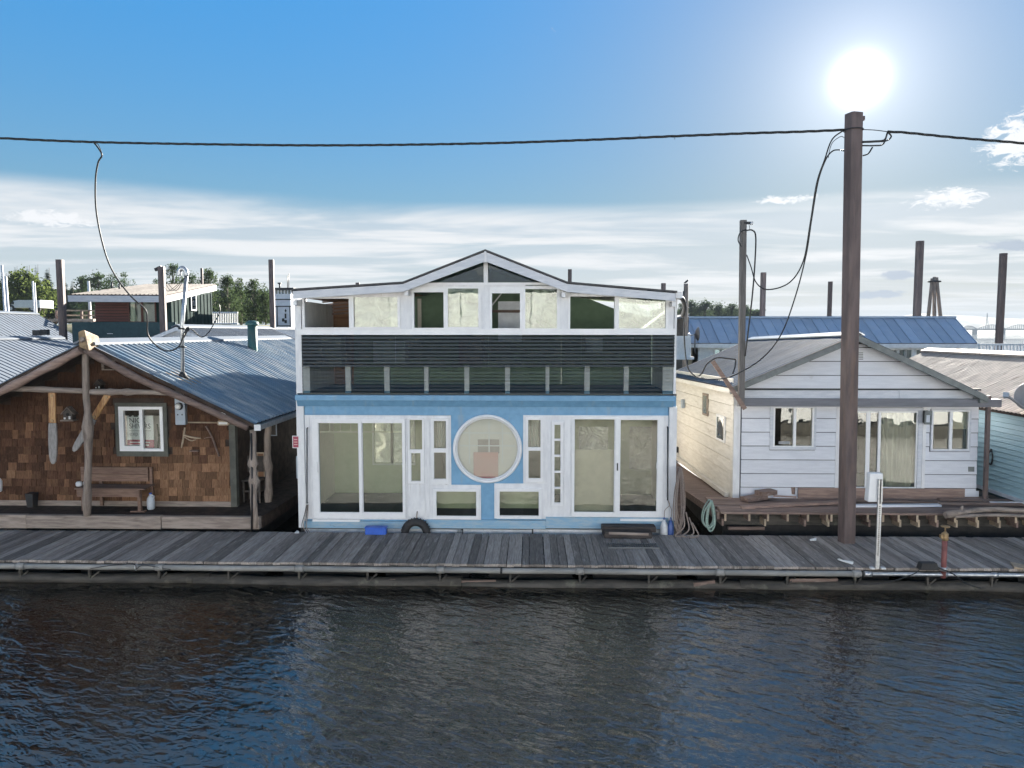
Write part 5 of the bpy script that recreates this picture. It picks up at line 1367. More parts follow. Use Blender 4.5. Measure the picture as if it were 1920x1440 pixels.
def cottage_things():
    # lamp by the window
    a = prect(1730, 770, 1743, 795, YC - .1); cx = (a[0] + a[1]) / 2
    o = thing('porch_lamp', 'dark framed porch lantern between patio door and right window', 'lamp', (cx, YC, a[2]))
    MB().box(a[0] + .02, a[1] - .02, YC - .09, YC - .046, a[2] + .02, a[3]).build('backplate', 'dark_metal', o, bevel=.02)
    mb = MB().plate((a[0], a[1], a[2], a[3]), [(a[0] + .03, a[1] - .03, a[2] + .05, a[3] - .09)], YC - .2, YC - .16); mb.build('frame', 'rake_grey', o)
    MB().box(a[0] + .032, a[1] - .032, YC - .18, YC - .12, a[2] + .052, a[3] - .092).build('lens', 'jug', o)
    MB().box(a[0] + .04, a[1] - .04, YC - .16, YC - .09, a[3] - .08, a[3] - .03).build('arm', 'dark_metal', o)
    # loose boards on the deck
    z = CDZ + .03
    spec = [
        ('flat board lying crosswise at the near left of the deck', (1390, 953, 1600, 943), .16, .05, 0),
        ('long pale board along the deck front under the white pedestal', (1602, 950, 1762, 950), .14, .045, 0),
        ('second pale board behind the first near the pedestal', (1602, 941, 1768, 944), .10, .045, .0),
        ('short broken board tilted on the scrap heap by the corner', (1395, 940, 1432, 935), .26, .09, .0),
        ('small brown block on top of the scrap heap', (1422, 929, 1450, 926), .26, .10, .09),
        ('brown offcut leaning beside the wall plank', (1466, 921, 1494, 926), .30, .16, .06),
        ('pale strip of wood lying over the scrap heap', (1450, 931, 1493, 934), .05, .03, .10),
        ('wide dark sheet of plywood at the right end of the deck', (1756, 935, 1856, 938), .40, .03, .0),
        ('long grey board reaching past the right corner of the cottage', (1760, 946, 1915, 948), .12, .05, .0),
        ('white painted strip lying near the teal wall', (1856, 944, 1918, 945), .05, .04, .03),
    ]
    for lab, (a, b, c2, d), w, h, lift in spec:
        p = on_z(a, b, z + lift); q = on_z(c2, d, z + lift)
        mb = MB(); mb.bar(p + Vector((0, 0, h / 2)), q + Vector((0, 0, h / 2 + .01)), w, h)
        mb.build('loose_board', 'siding' if 'white' in lab else 'lumber', None, lab, 'board', 'scrap boards on the cottage deck')
    # driftwood
    p = [on_z(1772, 966, CDZ + .06), on_z(1800, 961, CDZ + .10), on_z(1850, 955, CDZ + .1), on_z(1900, 957, CDZ + .08), on_z(1955, 960, CDZ + .06)]
    o = thing('driftwood_log', 'long silver driftwood limb lying on the deck at the right edge', 'driftwood', p[0])
    log(o, 'trunk', p, .065, 'grey_wood_x', 2)
    MB().tube([p[1], p[1] + Vector((.06, .02, .14))], [.045, .02], 7).build('stub', 'grey_wood_x', o)
    p = [on_z(1790, 969, CDZ + .03), on_z(1850, 966, CDZ + .04), on_z(1940, 968, CDZ + .03)]
    o = thing('driftwood_branch', 'thin driftwood branch in front of the long silver limb', 'driftwood', p[0]); log(o, 'stem', p, .035, 'grey_wood_x', 1)
    # service pole at the left corner of the roof
    b, t = at(1389.5, 758, 16.25), at(1393.5, 413, 16.25)
    o = thing('service_pole', 'slim grey service pole at the left corner of the cottage roof', 'pole', b)
    MB().bar(b, t, .125, .125, (0, 1, 0)).build('post', 'pole_grey', o)
    MB().box(t.x, t.x + .2, 16.18, 16.26, t.z - .09, t.z - .04).build('bracket', 'dark_metal', o)
    MB().lathe((t.x + .17, 16.2, t.z - .11), [(.03, 0), (.04, .04), (.02, .07)], 8).build('insulator', 'pvc', o)
    a, b2 = at(1336, 677, 16.3), at(1397, 767, 16.1)
    MB().bar(a, b2, .09, .05, (0, 1, 0)).build('brace_board', 'lumber', None, 'slanting brown brace board crossing the cottage roof corner', 'board')
    # electrical boxes on the side wall
    for name, lab, (px, py, w, h) in (('junction_box', 'grey junction box high on the cream side wall', (1281, 757, .10, .26)), ('outlet_box', 'small dark outlet box low on the cream side wall', (1270, 843, .06, .18))):
        p = on_x(px + 1, py, CX0 - .05)
        MB().box(CX0 - .12, CX0 - .04, p.y - w, p.y + w, p.z - h / 2, p.z + h / 2).build(name, 'meter_grey' if 'grey' in lab else 'dark_metal', None, lab, 'box')
cottage_things()

# ------------------------------------------------------------------ things on the dock
def dock_things():
    # big pile
    base = on_z(1587, 1016, DZ); Yp = base.y
    t = at(1601, 213, Yp)
    o = thing('steel_pile', 'tall rust brown steel pile rising through the dock before the cottage', 'pile', (base.x, Yp, -1))
    a = .134; ang = R(17)
    def ringp(z, cx):
        pts = []
        for sx, sy in ((-1, -.72), (-.72, -1), (.72, -1), (1, -.72), (1, .72), (.72, 1), (-.72, 1), (-1, .72)):
            x, y = sx * a, sy * a; pts.append((cx + x * math.cos(ang) - y * math.sin(ang), Yp + x * math.sin(ang) + y * math.cos(ang), z))
        return pts
    mb = MB(); zs = [-1.0, DZ, 2.5, 5, 7.5, t.z]
    for z in zs: mb.v += ringp(z, base.x + (t.x - base.x) * max(0, z - DZ) / (t.z - DZ))
    for i in range(len(zs) - 1):
        for j in range(8): mb.face((i * 8 + j, i * 8 + (j + 1) % 8, (i + 1) * 8 + (j + 1) % 8, (i + 1) * 8 + j))
    mb.face(range(40, 48)); mb.build('shaft', 'rust_pile', o)
    MB().box(t.x + .15, t.x + .20, Yp - .05, Yp + .03, t.z - .14, t.z - .06).build('lug', 'rust_pile', o)
    MB().torus((t.x, Yp, at(1600, 244, Yp).z), .18, .012, 'z', 20, 6).build('strap', 'dark_metal', o)
    global PILE; PILE = (base, t, Yp)
    # power pedestal
    p = on_z(1645, 1064, DZ); Y = p.y
    o = thing('power_pedestal', 'white pedestal box on a slim slotted post at the dock edge', 'pedestal', (p.x, Y, DZ))
    r = prect(1630, 888, 1657, 942, Y - .05)
    MB().hexa([(r[0] - .005, Y - .03, r[2]), (r[1] + .005, Y - .03, r[2]), (r[1] + .005, Y + .13, r[2]), (r[0] - .005, Y + .13, r[2]), (r[0] + .02, Y - .02, r[3]), (r[1] - .005, Y - .02, r[3]), (r[1] - .005, Y + .12, r[3]), (r[0] + .02, Y + .12, r[3])]).build('box', 'vinyl', o, bevel=.015)
    q = at(1646.5, 1000, Y - .05)
    MB().box(q.x - .035, q.x + .035, Y - .075, Y - .035, DZ, r[3] - .1).build('post', 'galv', o)
    for k in range(26):
        z = DZ + .25 + k * .036
        if z < r[3] - .12: MB().box(q.x - .010, q.x + .010, Y - .0775, Y - .0752, z, z + .018).build('slot', 'black', o)
    MB().box(q.x - .012, q.x + .012, Y - .079, Y - .0781, r[2] - .02, r[3] - .1).build('slot_strip', 'dark_metal', o)
    for s in (-.1, .1): MB().box(q.x + s - .035, q.x + s + .035, Y - .11, Y - .04, DZ, DZ + .03).build('foot', 'pvc', o)
    # standpipe
    p = on_z(1769, 1068, DZ)
    o = thing('standpipe', 'rusty red standpipe with brass hand valve at the dock edge', 'standpipe', (p.x, p.y, DZ))
    t = at(1770, 987, p.y)
    MB().lathe((p.x, p.y, DZ - .15), [(.045, 0), (.045, .3), (.047, t.z - DZ - .1)], 12).build('pipe', 'red_pipe', o)
    MB().lathe((p.x, p.y, t.z - .26), [(.048, 0), (.06, .02), (.06, .07), (.05, .09), (.058, .1), (.058, .13), (.03, .15), (.018, .17)], 10).build('valve_body', 'brass', o)
    MB().box(p.x - .085, p.x - .05, p.y - .03, p.y + .03, t.z - .22, t.z - .15).build('outlet', 'brass', o)
    MB().tube([(p.x, p.y, t.z - .1), (p.x, p.y, t.z)], .012, 8).build('stem', 'brass', o)
    MB().torus((p.x, p.y, t.z), .065, .012, 'z', 20, 6).build('hand_wheel', 'brass', o)
    for k in range(3):
        aa = k * math.pi / 3; MB().bar((p.x - .06 * math.cos(aa), p.y - .06 * math.sin(aa), t.z), (p.x + .06 * math.cos(aa), p.y + .06 * math.sin(aa), t.z), .012, .008).build('spoke', 'brass', o)
    MB().lathe((p.x, p.y, DZ - .02), [(.06, 0), (.062, .05), (.05, .07)], 10).build('collar', 'galv', o)
    # black box with cable
    p = on_z(1739, 1067, DZ)
    o = thing('cable_box', 'low black box beside the red standpipe on the dock edge', 'box', (p.x, p.y, DZ))
    MB().hexa([(p.x - .17, p.y - .08, DZ), (p.x + .17, p.y - .08, DZ), (p.x + .17, p.y + .08, DZ), (p.x - .17, p.y + .08, DZ), (p.x - .14, p.y - .06, DZ + .13), (p.x + .14, p.y - .06, DZ + .13), (p.x + .14, p.y + .06, DZ + .13), (p.x - .14, p.y + .06, DZ + .13)]).build('case', 'rubber', o, bevel=.012)
    MB().tube(bez([(p.x - .15, p.y - .05, DZ + .03), (p.x - .35, p.y - .14, DZ - .06), (p.x - .9, p.y - .2, DZ - .2), (p.x - 1.6, p.y - .12, DZ - .26)], 6), .009, 6).build('cable', 'cable', o)
    MB().tube(bez([(p.x + .15, p.y - .05, DZ + .05), (p.x + .38, p.y - .12, DZ - .04), (p.x + .6, p.y - .2, DZ - .2), (p.x + .9, p.y - .14, DZ - .3)], 6), .012, 6).build('cable', 'cable', o)
    # litter
    def scrap(label, pts, mat='paper'):
        w = [on_z(a, b, DZ + .012) for a, b in pts]; mb = MB(); k = len(w)
        mb.v += [tuple(q) for q in w] + [tuple(q + Vector((0, 0, .012 + .03 * (i % 2)))) for i, q in enumerate(w)]
        mb.face(range(k)); mb.face(range(k, 2 * k))
        for i in range(k): mb.face((i, (i + 1) % k, k + (i + 1) % k, k + i))
        mb.build('litter', mat, None, label, 'litter')
    scrap('crumpled pale scrap on the dock at the right edge', [(1894, 1054), (1925, 1064), (1925, 1068), (1902, 1067)], 'lumber_end')
    scrap('thin white sliver lying on the dock planks near the pedestal', [(1570, 1049), (1600, 1057), (1598, 1058.5), (1573, 1051)])
    scrap('white scrap of paper by the big pile on the dock back edge', [(1518, 1012), (1531, 1011.5), (1530, 1014), (1519, 1014)])
    scrap('tiny white scrap at the left foot of the blue houseboat', [(552, 1000), (561, 1000), (557, 995)], 'pvc')
    # blue box on the dock against the house
    r = prect(684.5, 988, 725, 1005, 14.85)
    o = thing('blue_crate', 'bright blue plastic crate against the foot of the houseboat', 'crate', ((r[0] + r[1]) / 2, 14.85, DZ))
    MB().box(r[0] + .01, r[1] - .01, 14.80, 14.96, DZ, r[3] - .03).build('box', 'blue_plastic', o, bevel=.01)
    MB().box(r[0], r[1], 14.79, 14.965, r[3] - .03, r[3]).build('lid', 'blue_plastic', o, bevel=.006)
    # tyre
    c = at(779.6, 999, 15.12); o = thing('tyre_fender', 'old black car tyre hung between houseboat and dock', 'tyre', (c.x, 15.12, c.z))
    MB().torus((c.x, 15.12, c.z), .235, .085, 'y', 36, 12, 1.05).build('casing', 'rubber', o)
    for k in range(30):
        aa = 2 * math.pi * k / 30
        if math.sin(aa) < -.2: continue
        p = Vector((c.x + .318 * math.cos(aa), 15.12, c.z + .318 * math.sin(aa)))
        MB().bar(p + Vector((0, -.06, 0)), p + Vector((0, .06, 0)), .02, .012, (math.cos(aa), 0, math.sin(aa))).build('tread_lug', 'rubber', o)
    MB().tube([(c.x, 15.15, c.z + .2), (c.x + .02, 15.22, c.z + .45)], .012, 6).build('rope', 'rope_tan', o)
    # timber step and grating
    a, b = on_z(1134, 1014, DZ), on_z(1236, 1014, DZ)
    o = thing('timber_step', 'rotting dark timber step below the right sliding door', 'step', ((a.x + b.x) / 2, a.y, DZ))
    zt = at(1180, 994, 14.75).z
    MB().box(a.x, b.x - .12, 14.66, 14.93, DZ, zt - .02).build('beam', 'step_wood', o, bevel=.025)
    MB().box(a.x - .02, b.x, 14.88, 15.16, zt - .09, zt + .03).build('rear_beam', 'step_wood', o, bevel=.02)
    MB().bar((a.x + .1, 14.655, DZ + .12), (b.x - .2, 14.655, DZ + .10), .02, .05, (0, 0, 1)).build('split_edge', 'grey_wood_x', o)
    a, b = on_z(1141.5, 1027, DZ + .02), on_z(1230, 1019, DZ + .02)
    o = thing('step_grating', 'grey metal grating lying flat in front of the timber step', 'grating', ((a.x + b.x) / 2, a.y, DZ))
    y0, y1 = min(a.y, b.y), max(a.y, b.y)
    for k in range(22):
        x = a.x + (b.x - a.x) * k / 21; MB().box(x - .008, x + .008, y0 + .02, y1 - .02, DZ + .006, DZ + .03).build('bar', 'grate', o)
    for y in (y0, y1 - .02): MB().box(a.x - .01, b.x + .01, y, y + .02, DZ + .005, DZ + .032).build('edge_bar', 'grate', o)
    # fenders hung at the right corner
    for lab, px, mat, w in (('white teardrop boat fender hung at the right corner of the houseboat', 1245, 'fender_white', .082), ('blue teardrop boat fender hung beside the white one', 1257.5, 'fender_blue', .068)):
        c = at(px, 992, 15.06); o = thing('boat_fender', lab, 'fender', (c.x, 15.06, DZ), 'boat fenders at the houseboat corner')
        H = .42
        MB().lathe((c.x, 15.06, c.z - H * .5), [(w * .45, 0), (w * .9, .03), (w, .1), (w, H * .62), (w * .6, H * .85), (w * .22, H)], 16).build('body', mat, o)
        MB().lathe((c.x, 15.06, c.z + H * .5), [(w * .25, 0), (w * .28, .03), (w * .1, .05)], 8).build('eye', 'fender_blue', o)
        e = at(1252, 936, 15.2); MB().tube(bez([Vector((c.x, 15.06, c.z + H * .5)), Vector((c.x + .02, 15.1, c.z + .4)), e + Vector((.03, -.05, -.12)), e], 5), .008, 6).build('line', 'rope_tan', o)
    # rope hank and green hose on posts beside the house
    def hank(name, label, cat, px, py0, py1, Y, wpx, mat, rr, loops, tail=True):
        top = at(px, py0, Y); o = thing(name, label, cat, top)
        for k in range(loops):
            w = wpx / FPX * Y * random.uniform(.55, 1.0) / 2; bot = at(px, py1 - random.uniform(0, (py1 - py0) * .22), Y).z; d = random.uniform(-.1, .1)
            xo = random.uniform(-.05, .05)
            pts = [top + Vector((xo * .3, d, 0)), Vector((top.x - w * .8 + xo, Y + d, top.z - (top.z - bot) * .35)), Vector((top.x - w + xo, Y + d, top.z - (top.z - bot) * .75)), Vector((top.x + xo, Y + d, bot)), Vector((top.x + w + xo, Y + d, top.z - (top.z - bot) * .75)), Vector((top.x + w * .7 + xo, Y + d, top.z - (top.z - bot) * .3)), top + Vector((xo * .3 + .02, d, 0))]
            MB().tube(bez(pts, 6), rr, 6).build('loop', mat, o)
        return o
    q = at(1273, 870, 15.1); w = MB().box(q.x - .05, q.x + .06, 15.02, 15.12, DZ - .5, at(1273, 876, 15.07).z).build('mooring_post', 'lumber', None, 'dark mooring post at the right corner of the houseboat', 'post')
    hank('rope_hank', 'thick tan rope hank hung on the post beside the houseboat', 'rope', 1275, 878, 1000, 14.99, 20, 'rope_tan', .013, 5)
    o = thing('rope_tangle', 'loose tan rope trailing onto the dock beneath the hank', 'rope', at(1285, 1000, 14.95))
    for k in range(4):
        a = at(1280 + k * 6, 950 + 10 * k, 14.95); b = on_z(1266 + k * 12, 1004 + k, DZ + .02)
        MB().tube(bez([a, (a + b) / 2 + Vector((.1, -.05, -.1)), b, b + Vector((.18 - .1 * k, -.06, 0))], 6), .015, 6).build('strand', 'rope_tan', o)
    hank('green_hose', 'faded green hose coil hanging from the cottage deck corner', 'hose', 1332, 938, 1000, CYD - .07, 22, 'hose_green', .014, 6)
    # signs on the left flank of the house
    r = prect(548.5, 817, 560, 840, 15.25)
    o = thing('warning_sign', 'small red sign with white border at the left corner of the houseboat', 'sign', (r[0], 15.25, r[2]))
    MB().box(r[0], r[1], 15.24, 15.25, r[2], r[3]).build('border', 'paper', o)
    MB().box(r[0] + .015, r[1] - .002, 15.236, 15.2395, r[2] + .015, r[3] - .015).build('panel', 'red_sign', o)
    for k in (.3, .5, .7): MB().box(r[0] + .035, r[1] - .02, 15.2335, 15.2358, r[2] + (r[3] - r[2]) * k - .01, r[2] + (r[3] - r[2]) * k + .006).build('text_line', 'pink_sign', o)
    r = prect(554.5, 856, 561, 898, 15.3); MB().box(r[0], r[1] + .04, 15.32, 15.6, r[2], r[3]).build('meter_cabinet', 'meter_grey', None, 'grey meter cabinet on the left flank of the houseboat', 'cabinet', bevel=.012)
    # mooring line tangle bottom-left of the house
    o = thing('mooring_line', 'frayed mooring line at the lower left corner of the houseboat', 'rope', at(570, 980, 15.15))
    for k in range(4):
        MB().tube(bez([at(575 + k, 946, 15.18), at(571 + 2 * k, 965, 15.14), at(566 + 3 * k, 985 + k, 15.1), at(570 + 4 * k, 1000, 15.06)], 5), .009, 5).build('strand', 'rope_tan' if k % 2 else 'dark_metal', o)
dock_things()

# ------------------------------------------------------------------ neighbours behind and beside
def gable_house(name, label, cat, xc, hw, y0, y1, zr, ze, roof, wallm, zb=.4, sheets=10, ribs=3, prof='rib', rh=.02, over=.3, boards=0):
    h = thing(name, label, cat, (xc, y0, zb))
    for s in (-1, 1):
        ribbed_roof(h, (xc, y0 - over, zr), (xc + s * (hw + over), y0 - over, ze - over * (zr - ze) / hw), (xc, y1 + over, zr), (xc + s * (hw + over), y1 + over, ze - over * (zr - ze) / hw), sheets, ribs, 'roof_sheet', roof, rh, prof, .06)
        MB().box(xc + s * hw - .05, xc + s * hw + .05, y0 + .1, y1, zb, ze - .08).build('side_wall', wallm, h)
        MB().prism([(xc, zr - .02), (xc + s * (hw + over), ze - over * (zr - ze) / hw - .02), (xc + s * (hw + over), ze - over * (zr - ze) / hw - .16), (xc, zr - .17)], y0 - over - .02, y0 - over + .015).build('rake_board', 'white', h)
    MB().prism([(xc - hw, zb), (xc + hw, zb), (xc + hw, ze - .1), (xc, zr - .12), (xc - hw, ze - .1)], y0, y0 + .1).build('front_wall', wallm, h)
    MB().prism([(xc - .2, zr - .05), (xc, zr + .05), (xc + .2, zr - .05), (xc + .2, zr), (xc, zr + .09), (xc - .2, zr)], y0 - over, y1 + over).build('ridge_cap', 'roof_grey', h)
    MB().box(xc - hw - .4, xc + hw + .4, y0 - .8, y1 + .4, -.3, zb).build('float', 'dock_dark', h)
    return h

def background():
    # --- grey roofed boathouse left of the cabin
    z1 = at(100, 633, 29.7).z
    h = gable_house('boathouse', 'pale grey metal roofed boathouse at the left edge behind the cabin', 'boathouse', -20, 4.2, 19.5, 29.4, z1, z1 - 1.9, 'roof_grey', 'siding', sheets=12)
    # --- white roofed one beyond it
    Yb = 42; a = at(62, 588, Yb); e = at(106, 613, Yb)
    h = gable_house('boathouse', 'boathouse with light blue roof and white fascia at far left', 'boathouse', a.x, e.x - a.x + 2, 33, Yb, a.z, a.z - (a.z - e.z) * (e.x - a.x + 2) / (e.x - a.x), 'roof_grey', 'boat_white', sheets=10)
    for px, py in ((84, 623), (70, 624)):
        p = at(px, py, 31); MB().box(p.x - .16, p.x + .16, 30.9, 31.1, p.z - .12, p.z + .12).build('flood_lamp', 'dark_metal', None, 'dark flood lamp on the rail of the far left boathouse, ' + ('right one' if px == 84 else 'left one'), 'lamp')
    # --- white gable with ribbed roof behind the cabin
    Y = 28; p = at(335, 612, Y); e = at(268, 640, Y)
    h = gable_house('boathouse', 'small white gabled boathouse with ribbed roof behind the cabin ridge', 'boathouse', p.x, 3.4, Y, Y + 9.5, p.z, p.z - 3.4 * (p.z - e.z) / (p.x - e.x), 'roof_grey', 'siding', sheets=11, ribs=4, rh=.03, over=.2)
    r = prect(327, 624, 341, 634, Y); f = MB().plate((r[0] - .08, r[1] + .08, r[2] - .08, r[3] + .08), [r], Y - .06, Y - .01).build('gable_louvre', 'white', h)
    for k in range(4): MB().box(r[0], r[1], Y - .04, Y - .012, r[2] + k * (r[3] - r[2]) / 4, r[2] + (k + .6) * (r[3] - r[2]) / 4).build('louvre', 'fascia', f)
    # --- green shed-roofed house
    Y = 36; g = thing('shed_house', 'green house with red brown front and beige shed roof behind the cabin', 'house', (at(250, 600, Y).x, Y, 0))
    xl, xr = at(180, 600, Y).x, at(322, 600, Y).x; zt = at(250, 556, Y).z; zm = at(250, 603, Y).z; yb = 40.7
    win = prect(243, 560, 291, 603, Y); xm = at(241, 580, Y).x; xd = at(293, 580, Y).x
    MB().plate((xl, xr, 0.4, zt), [win], Y, Y + .1).build('front_wall', 'green_wall', g)
    n = 9; hh = (zt - zm) / n
    for k in range(n): MB().hexa([(xl, Y - .05, zm + k * hh), (xm, Y - .05, zm + k * hh), (xm, Y - .005, zm + k * hh), (xl, Y - .005, zm + k * hh), (xl, Y - .02, zm + (k + 1) * hh - .02), (xm, Y - .02, zm + (k + 1) * hh - .02), (xm, Y - .005, zm + (k + 1) * hh - .02), (xl, Y - .005, zm + (k + 1) * hh - .02)]).build('red_board', 'red_wall', g)
    zbk = at(402, 546, 41.3).z
    MB().prism_x([(Y + .1, .4), (yb, .4), (yb, zbk - .1), (Y + .1, zt)], xr - .1, xr).build('side_wall', 'green_wall', g)
    MB().box(xl, xl + .1, Y + .1, yb, .4, zt).build('side_wall', 'green_wall', g)
    k = 0; y = Y + .3
    while y < yb - .1:
        MB().box(xr + .001, xr + .03, y, y + .05, .5, zt + (zbk - zt) * (y - Y) / (yb - Y) - .15).build('batten', 'green_wall', g); y += .42
    wf = MB().plate((win[0] - .06, win[1] + .06, win[2] - .03, win[3] + .03), [(win[0], (win[0] + win[1]) / 2 - .05, win[2], win[3]), ((win[0] + win[1]) / 2 + .05, win[1], win[2], win[3])], Y - .06, Y - .01).build('window', 'red_wall', g)
    MB().box(win[0], win[1], Y + .02, Y + .03, win[2], win[3]).build('pane', 'glass_wavy', wf)
    MB().box(win[0], win[1], Y + .5, Y + .52, win[2], win[3]).build('curtain', 'curtain', wf)
    A = on_x(357.5, 550, xr + .05); B = on_x(368.5, 583, xr + .05)
    sw = MB().box(xr + .03, xr + .07, A.y, B.y, B.z, A.z).build('side_window', 'vinyl', g); MB().box(xr + .071, xr + .08, A.y + .07, B.y - .07, B.z + .08, A.z - .08).build('pane', 'glass_dark', sw)
    # roof slab, in ribbed sheets
    f0, f1 = at(128, 552, 34.6), at(311, 553, 34.6); b1 = at(405, 533, 42.0); b0x = f0.x - .2
    ribbed_roof(g, (b0x, 42, b1.z), (f0.x, 34.6, f0.z), (b1.x, 42, b1.z), (f1.x, 34.6, f1.z), 8, 3, 'roof_sheet', 'roof_beige', .03, 'rib', .05)
    p0, p1 = at(128, 554, 34.6), at(311, 556, 34.6)
    MB().hexa([(f0.x, 34.55, f0.z - .36), (f1.x, 34.55, f1.z - .36), (f1.x, 34.6, f1.z - .36), (f0.x, 34.6, f0.z - .36), (f0.x, 34.55, f0.z - .05), (f1.x, 34.55, f1.z - .05), (f1.x, 34.6, f1.z - .05), (f0.x, 34.6, f0.z - .05)]).build('fascia', 'fascia', g)
    MB().hexa([(f1.x - .02, 34.61, f1.z - .36), (f1.x + .03, 34.61, f1.z - .36), (b1.x + .03, 42, b1.z - .36), (b1.x - .02, 42, b1.z - .36), (f1.x - .02, 34.61, f1.z - .06), (f1.x + .03, 34.61, f1.z - .06), (b1.x + .03, 42, b1.z - .06), (b1.x - .02, 42, b1.z - .06)]).build('fascia', 'fascia', g)
    for px, py in ((210, 540), (224, 543)):
        p = on_plane(px, py, f1, Vector((0, -(b1.z - f1.z), 7.4)).normalized()); MB().tube([p - Vector((0, 0, .1)), p + Vector((0, 0, .3))], .05, 8).build('roof_vent', 'dark_metal', g)
    # teal screen in front of it
    r = prect(136, 604, 330, 645, 34.9); s = MB().box(r[0], r[1], 34.88, 34.94, .3, r[3]).build('deck_screen', 'teal_dark', g)
    c = at(205, 628, 34.8); MB().box(c.x - .14, c.x + .14, 34.84, 34.87, c.z + .05, c.z + .08).build('screen_tear', 'paper', g)
    # --- railing left of the green house, on its walkway
    rr = thing('walkway_railing', 'pale railing on the bank walkway left of the red brown wall', 'railing', at(150, 600, 44))
    for px in (106, 153, 167, 180):
        a, b = at(px, 606, 44), at(px, 582, 44); MB().bar(a, b, .12, .12).build('post', 'lumber', rr)
    for py in (582, 591): MB().bar(at(104, py, 44), at(182, py + .5, 44), .06, .09).build('rail', 'lumber_end', rr)
    dk = thing('walkway', 'pale walkway planks on the bank below the railing', 'walkway', at(140, 598, 44)); r = prect(80, 598, 184, 603, 44); MB().box(r[0], r[1], 43.5, 46, r[2], r[3]).build('deck', 'roof_tan', dk)
    # --- distant deck with railing right of the green house
    rr = thing('deck_railing', 'white balustrade on a far deck right of the green house', 'railing', at(420, 600, 48))
    for py in (586, 607): MB().bar(at(398, py, 48), at(446, py, 48), .08, .1).build('rail', 'white', rr)
    for k in range(15):
        px = 399 + k * 3.3; MB().bar(at(px, 607, 48), at(px, 586, 48), .045, .045).build('baluster', 'white', rr)
    # --- white pilothouse of a work boat
    Y = 44; t = thing('work_boat', 'white work boat pilothouse with dark trim and roof antennas', 'boat', (at(532, 620, Y).x, Y, 0))
    r = prect(516, 541, 545.5, 612, Y); zt = r[3]
    MB().box(r[0], r[1], Y, Y + 3.2, 1.0, r[2] + (r[3] - r[2]) * .86).build('pilothouse', 'boat_white', t)
    zz = r[2] + (r[3] - r[2]) * .86
    for k in range(6):
        x = r[0] + (r[1] - r[0]) * k / 5; MB().box(x - .04, x + .04, Y, Y + .1, zz, zt - .1).build('window_post', 'boat_white', t)
    MB().box(r[0] + .05, r[1] - .05, Y + .06, Y + .08, zz, zt - .1).build('wheelhouse_glass', 'glass_dark', t)
    MB().box(r[0] - .2, r[1] + .25, Y - .2, Y + 3.4, zt - .1, zt + .04).build('roof', 'dark_metal', t)
    for py in (561.5, 574.5): q = prect(516, py - 1, 546, py + 1, Y); MB().box(q[0], q[1], Y - .04, Y - .005, q[2], q[3]).build('trim_band', 'dark_metal', t)
    for a in ((519.5, 574.5, 520.7, 612), (543.5, 574.5, 544.7, 612), (520, 610, 545, 611.5)): q = prect(*a, Y); MB().box(q[0], q[1], Y - .05, Y - .006, q[2], q[3]).build('door_trim', 'dark_metal', t)
    for a in ((533.8, 579, 537.6, 586), (534, 588, 537, 597), (529, 597, 533.5, 603), (533.7, 600, 538, 606)):
        q = prect(*a, Y); MB().prism([((q[0] + q[1]) / 2, q[2]), (q[1], (q[2] + q[3]) / 2), ((q[0] + q[1]) / 2, q[3]), (q[0], (q[2] + q[3]) / 2)] if a[1] == 579 else [(q[0], q[2]), (q[1], q[2]), (q[1], q[3]), (q[0], q[3])], Y - .03, Y - .006).build('painted_mark', 'dark_metal', t)
    MB().tube([at(524.5, 541, Y + .5), at(524.5, 532, Y + .5)], .05, 6).build('radar_post', 'dark_metal', t); q = prect(521.5, 530, 527.5, 532.5, Y + .5); MB().box(q[0], q[1], Y + .4, Y + .6, q[2], q[3]).build('radar', 'dark_metal', t)
    for px, py in ((539, 517), (541.5, 513)): MB().tube([at(px, 541, Y + .6), at(px, py, Y + .6)], .025, 5).build('antenna', 'dark_metal', t)
    MB().hexa([(r[0] - 1.5, Y - 4, .2), (r[1] + 1.5, Y - 4, .2), (r[1] + 2, Y + 8, .2), (r[0] - 2, Y + 8, .2), (r[0] - 2, Y - 5, 1.6), (r[1] + 2, Y - 5, 1.6), (r[1] + 2.4, Y + 8, 1.4), (r[0] - 2.4, Y + 8, 1.4)]).build('hull', 'dark_metal', t)
    # --- grey roof between pilothouse and blue house
    p = at(485, 612, 38); 
    h = gable_house('boathouse', 'low slate roofed boathouse below the pilothouse', 'boathouse', p.x, 3.0, 36, 44, p.z - .1, p.z - 1.5, 'roof_slate', 'brown_wall', sheets=8)
    # --- long house with blue metal roof
    De, Dr = 38, 40.2; t = thing('long_boathouse', 'long boathouse with bright blue standing seam roof behind the cottage', 'boathouse', (16, De, 0))
    xr = at(1832, 646, De - .4).x; xl = at(1291, 640, De - .4).x; ze = at(1700, 643.5, De - .4).z; zr = at(1700, 596, Dr).z; xrr = at(1790, 596, Dr).x
    ribbed_roof(t, (xl, Dr, zr), (xl, De - .4, ze), (xrr, Dr, zr), (xr, De - .4, ze), 27, 1, 'roof_panel', 'roof_royal', .05, 'seam', .06)
    ribbed_roof(t, (xl, Dr, zr), (xl, Dr + 2.6, ze), (xrr, Dr, zr), (xr, Dr + 2.6, ze), 14, 1, 'roof_panel', 'roof_royal', .05, 'seam', .06)
    MB().box(xl, xrr, Dr - .15, Dr + .15, zr - .02, zr + .09).build('ridge_cap', 'roof_royal', t)
    MB().box(xl, xr, De - .46, De - .39, ze - .24, ze - .03).build('fascia', 'boat_white', t)
    ww = []
    for px in (1345, 1358, 1371, 1660, 1675, 1690, 1703, 1722, 1738, 1755, 1770, 1792, 1808, 1820): ww.append(prect(px - 5, 656, px + 5, 690, De))
    MB().plate((xl + .3, xr - .6, .4, ze - .1), ww, De, De + .1).build('front_wall', 'boat_white', t)
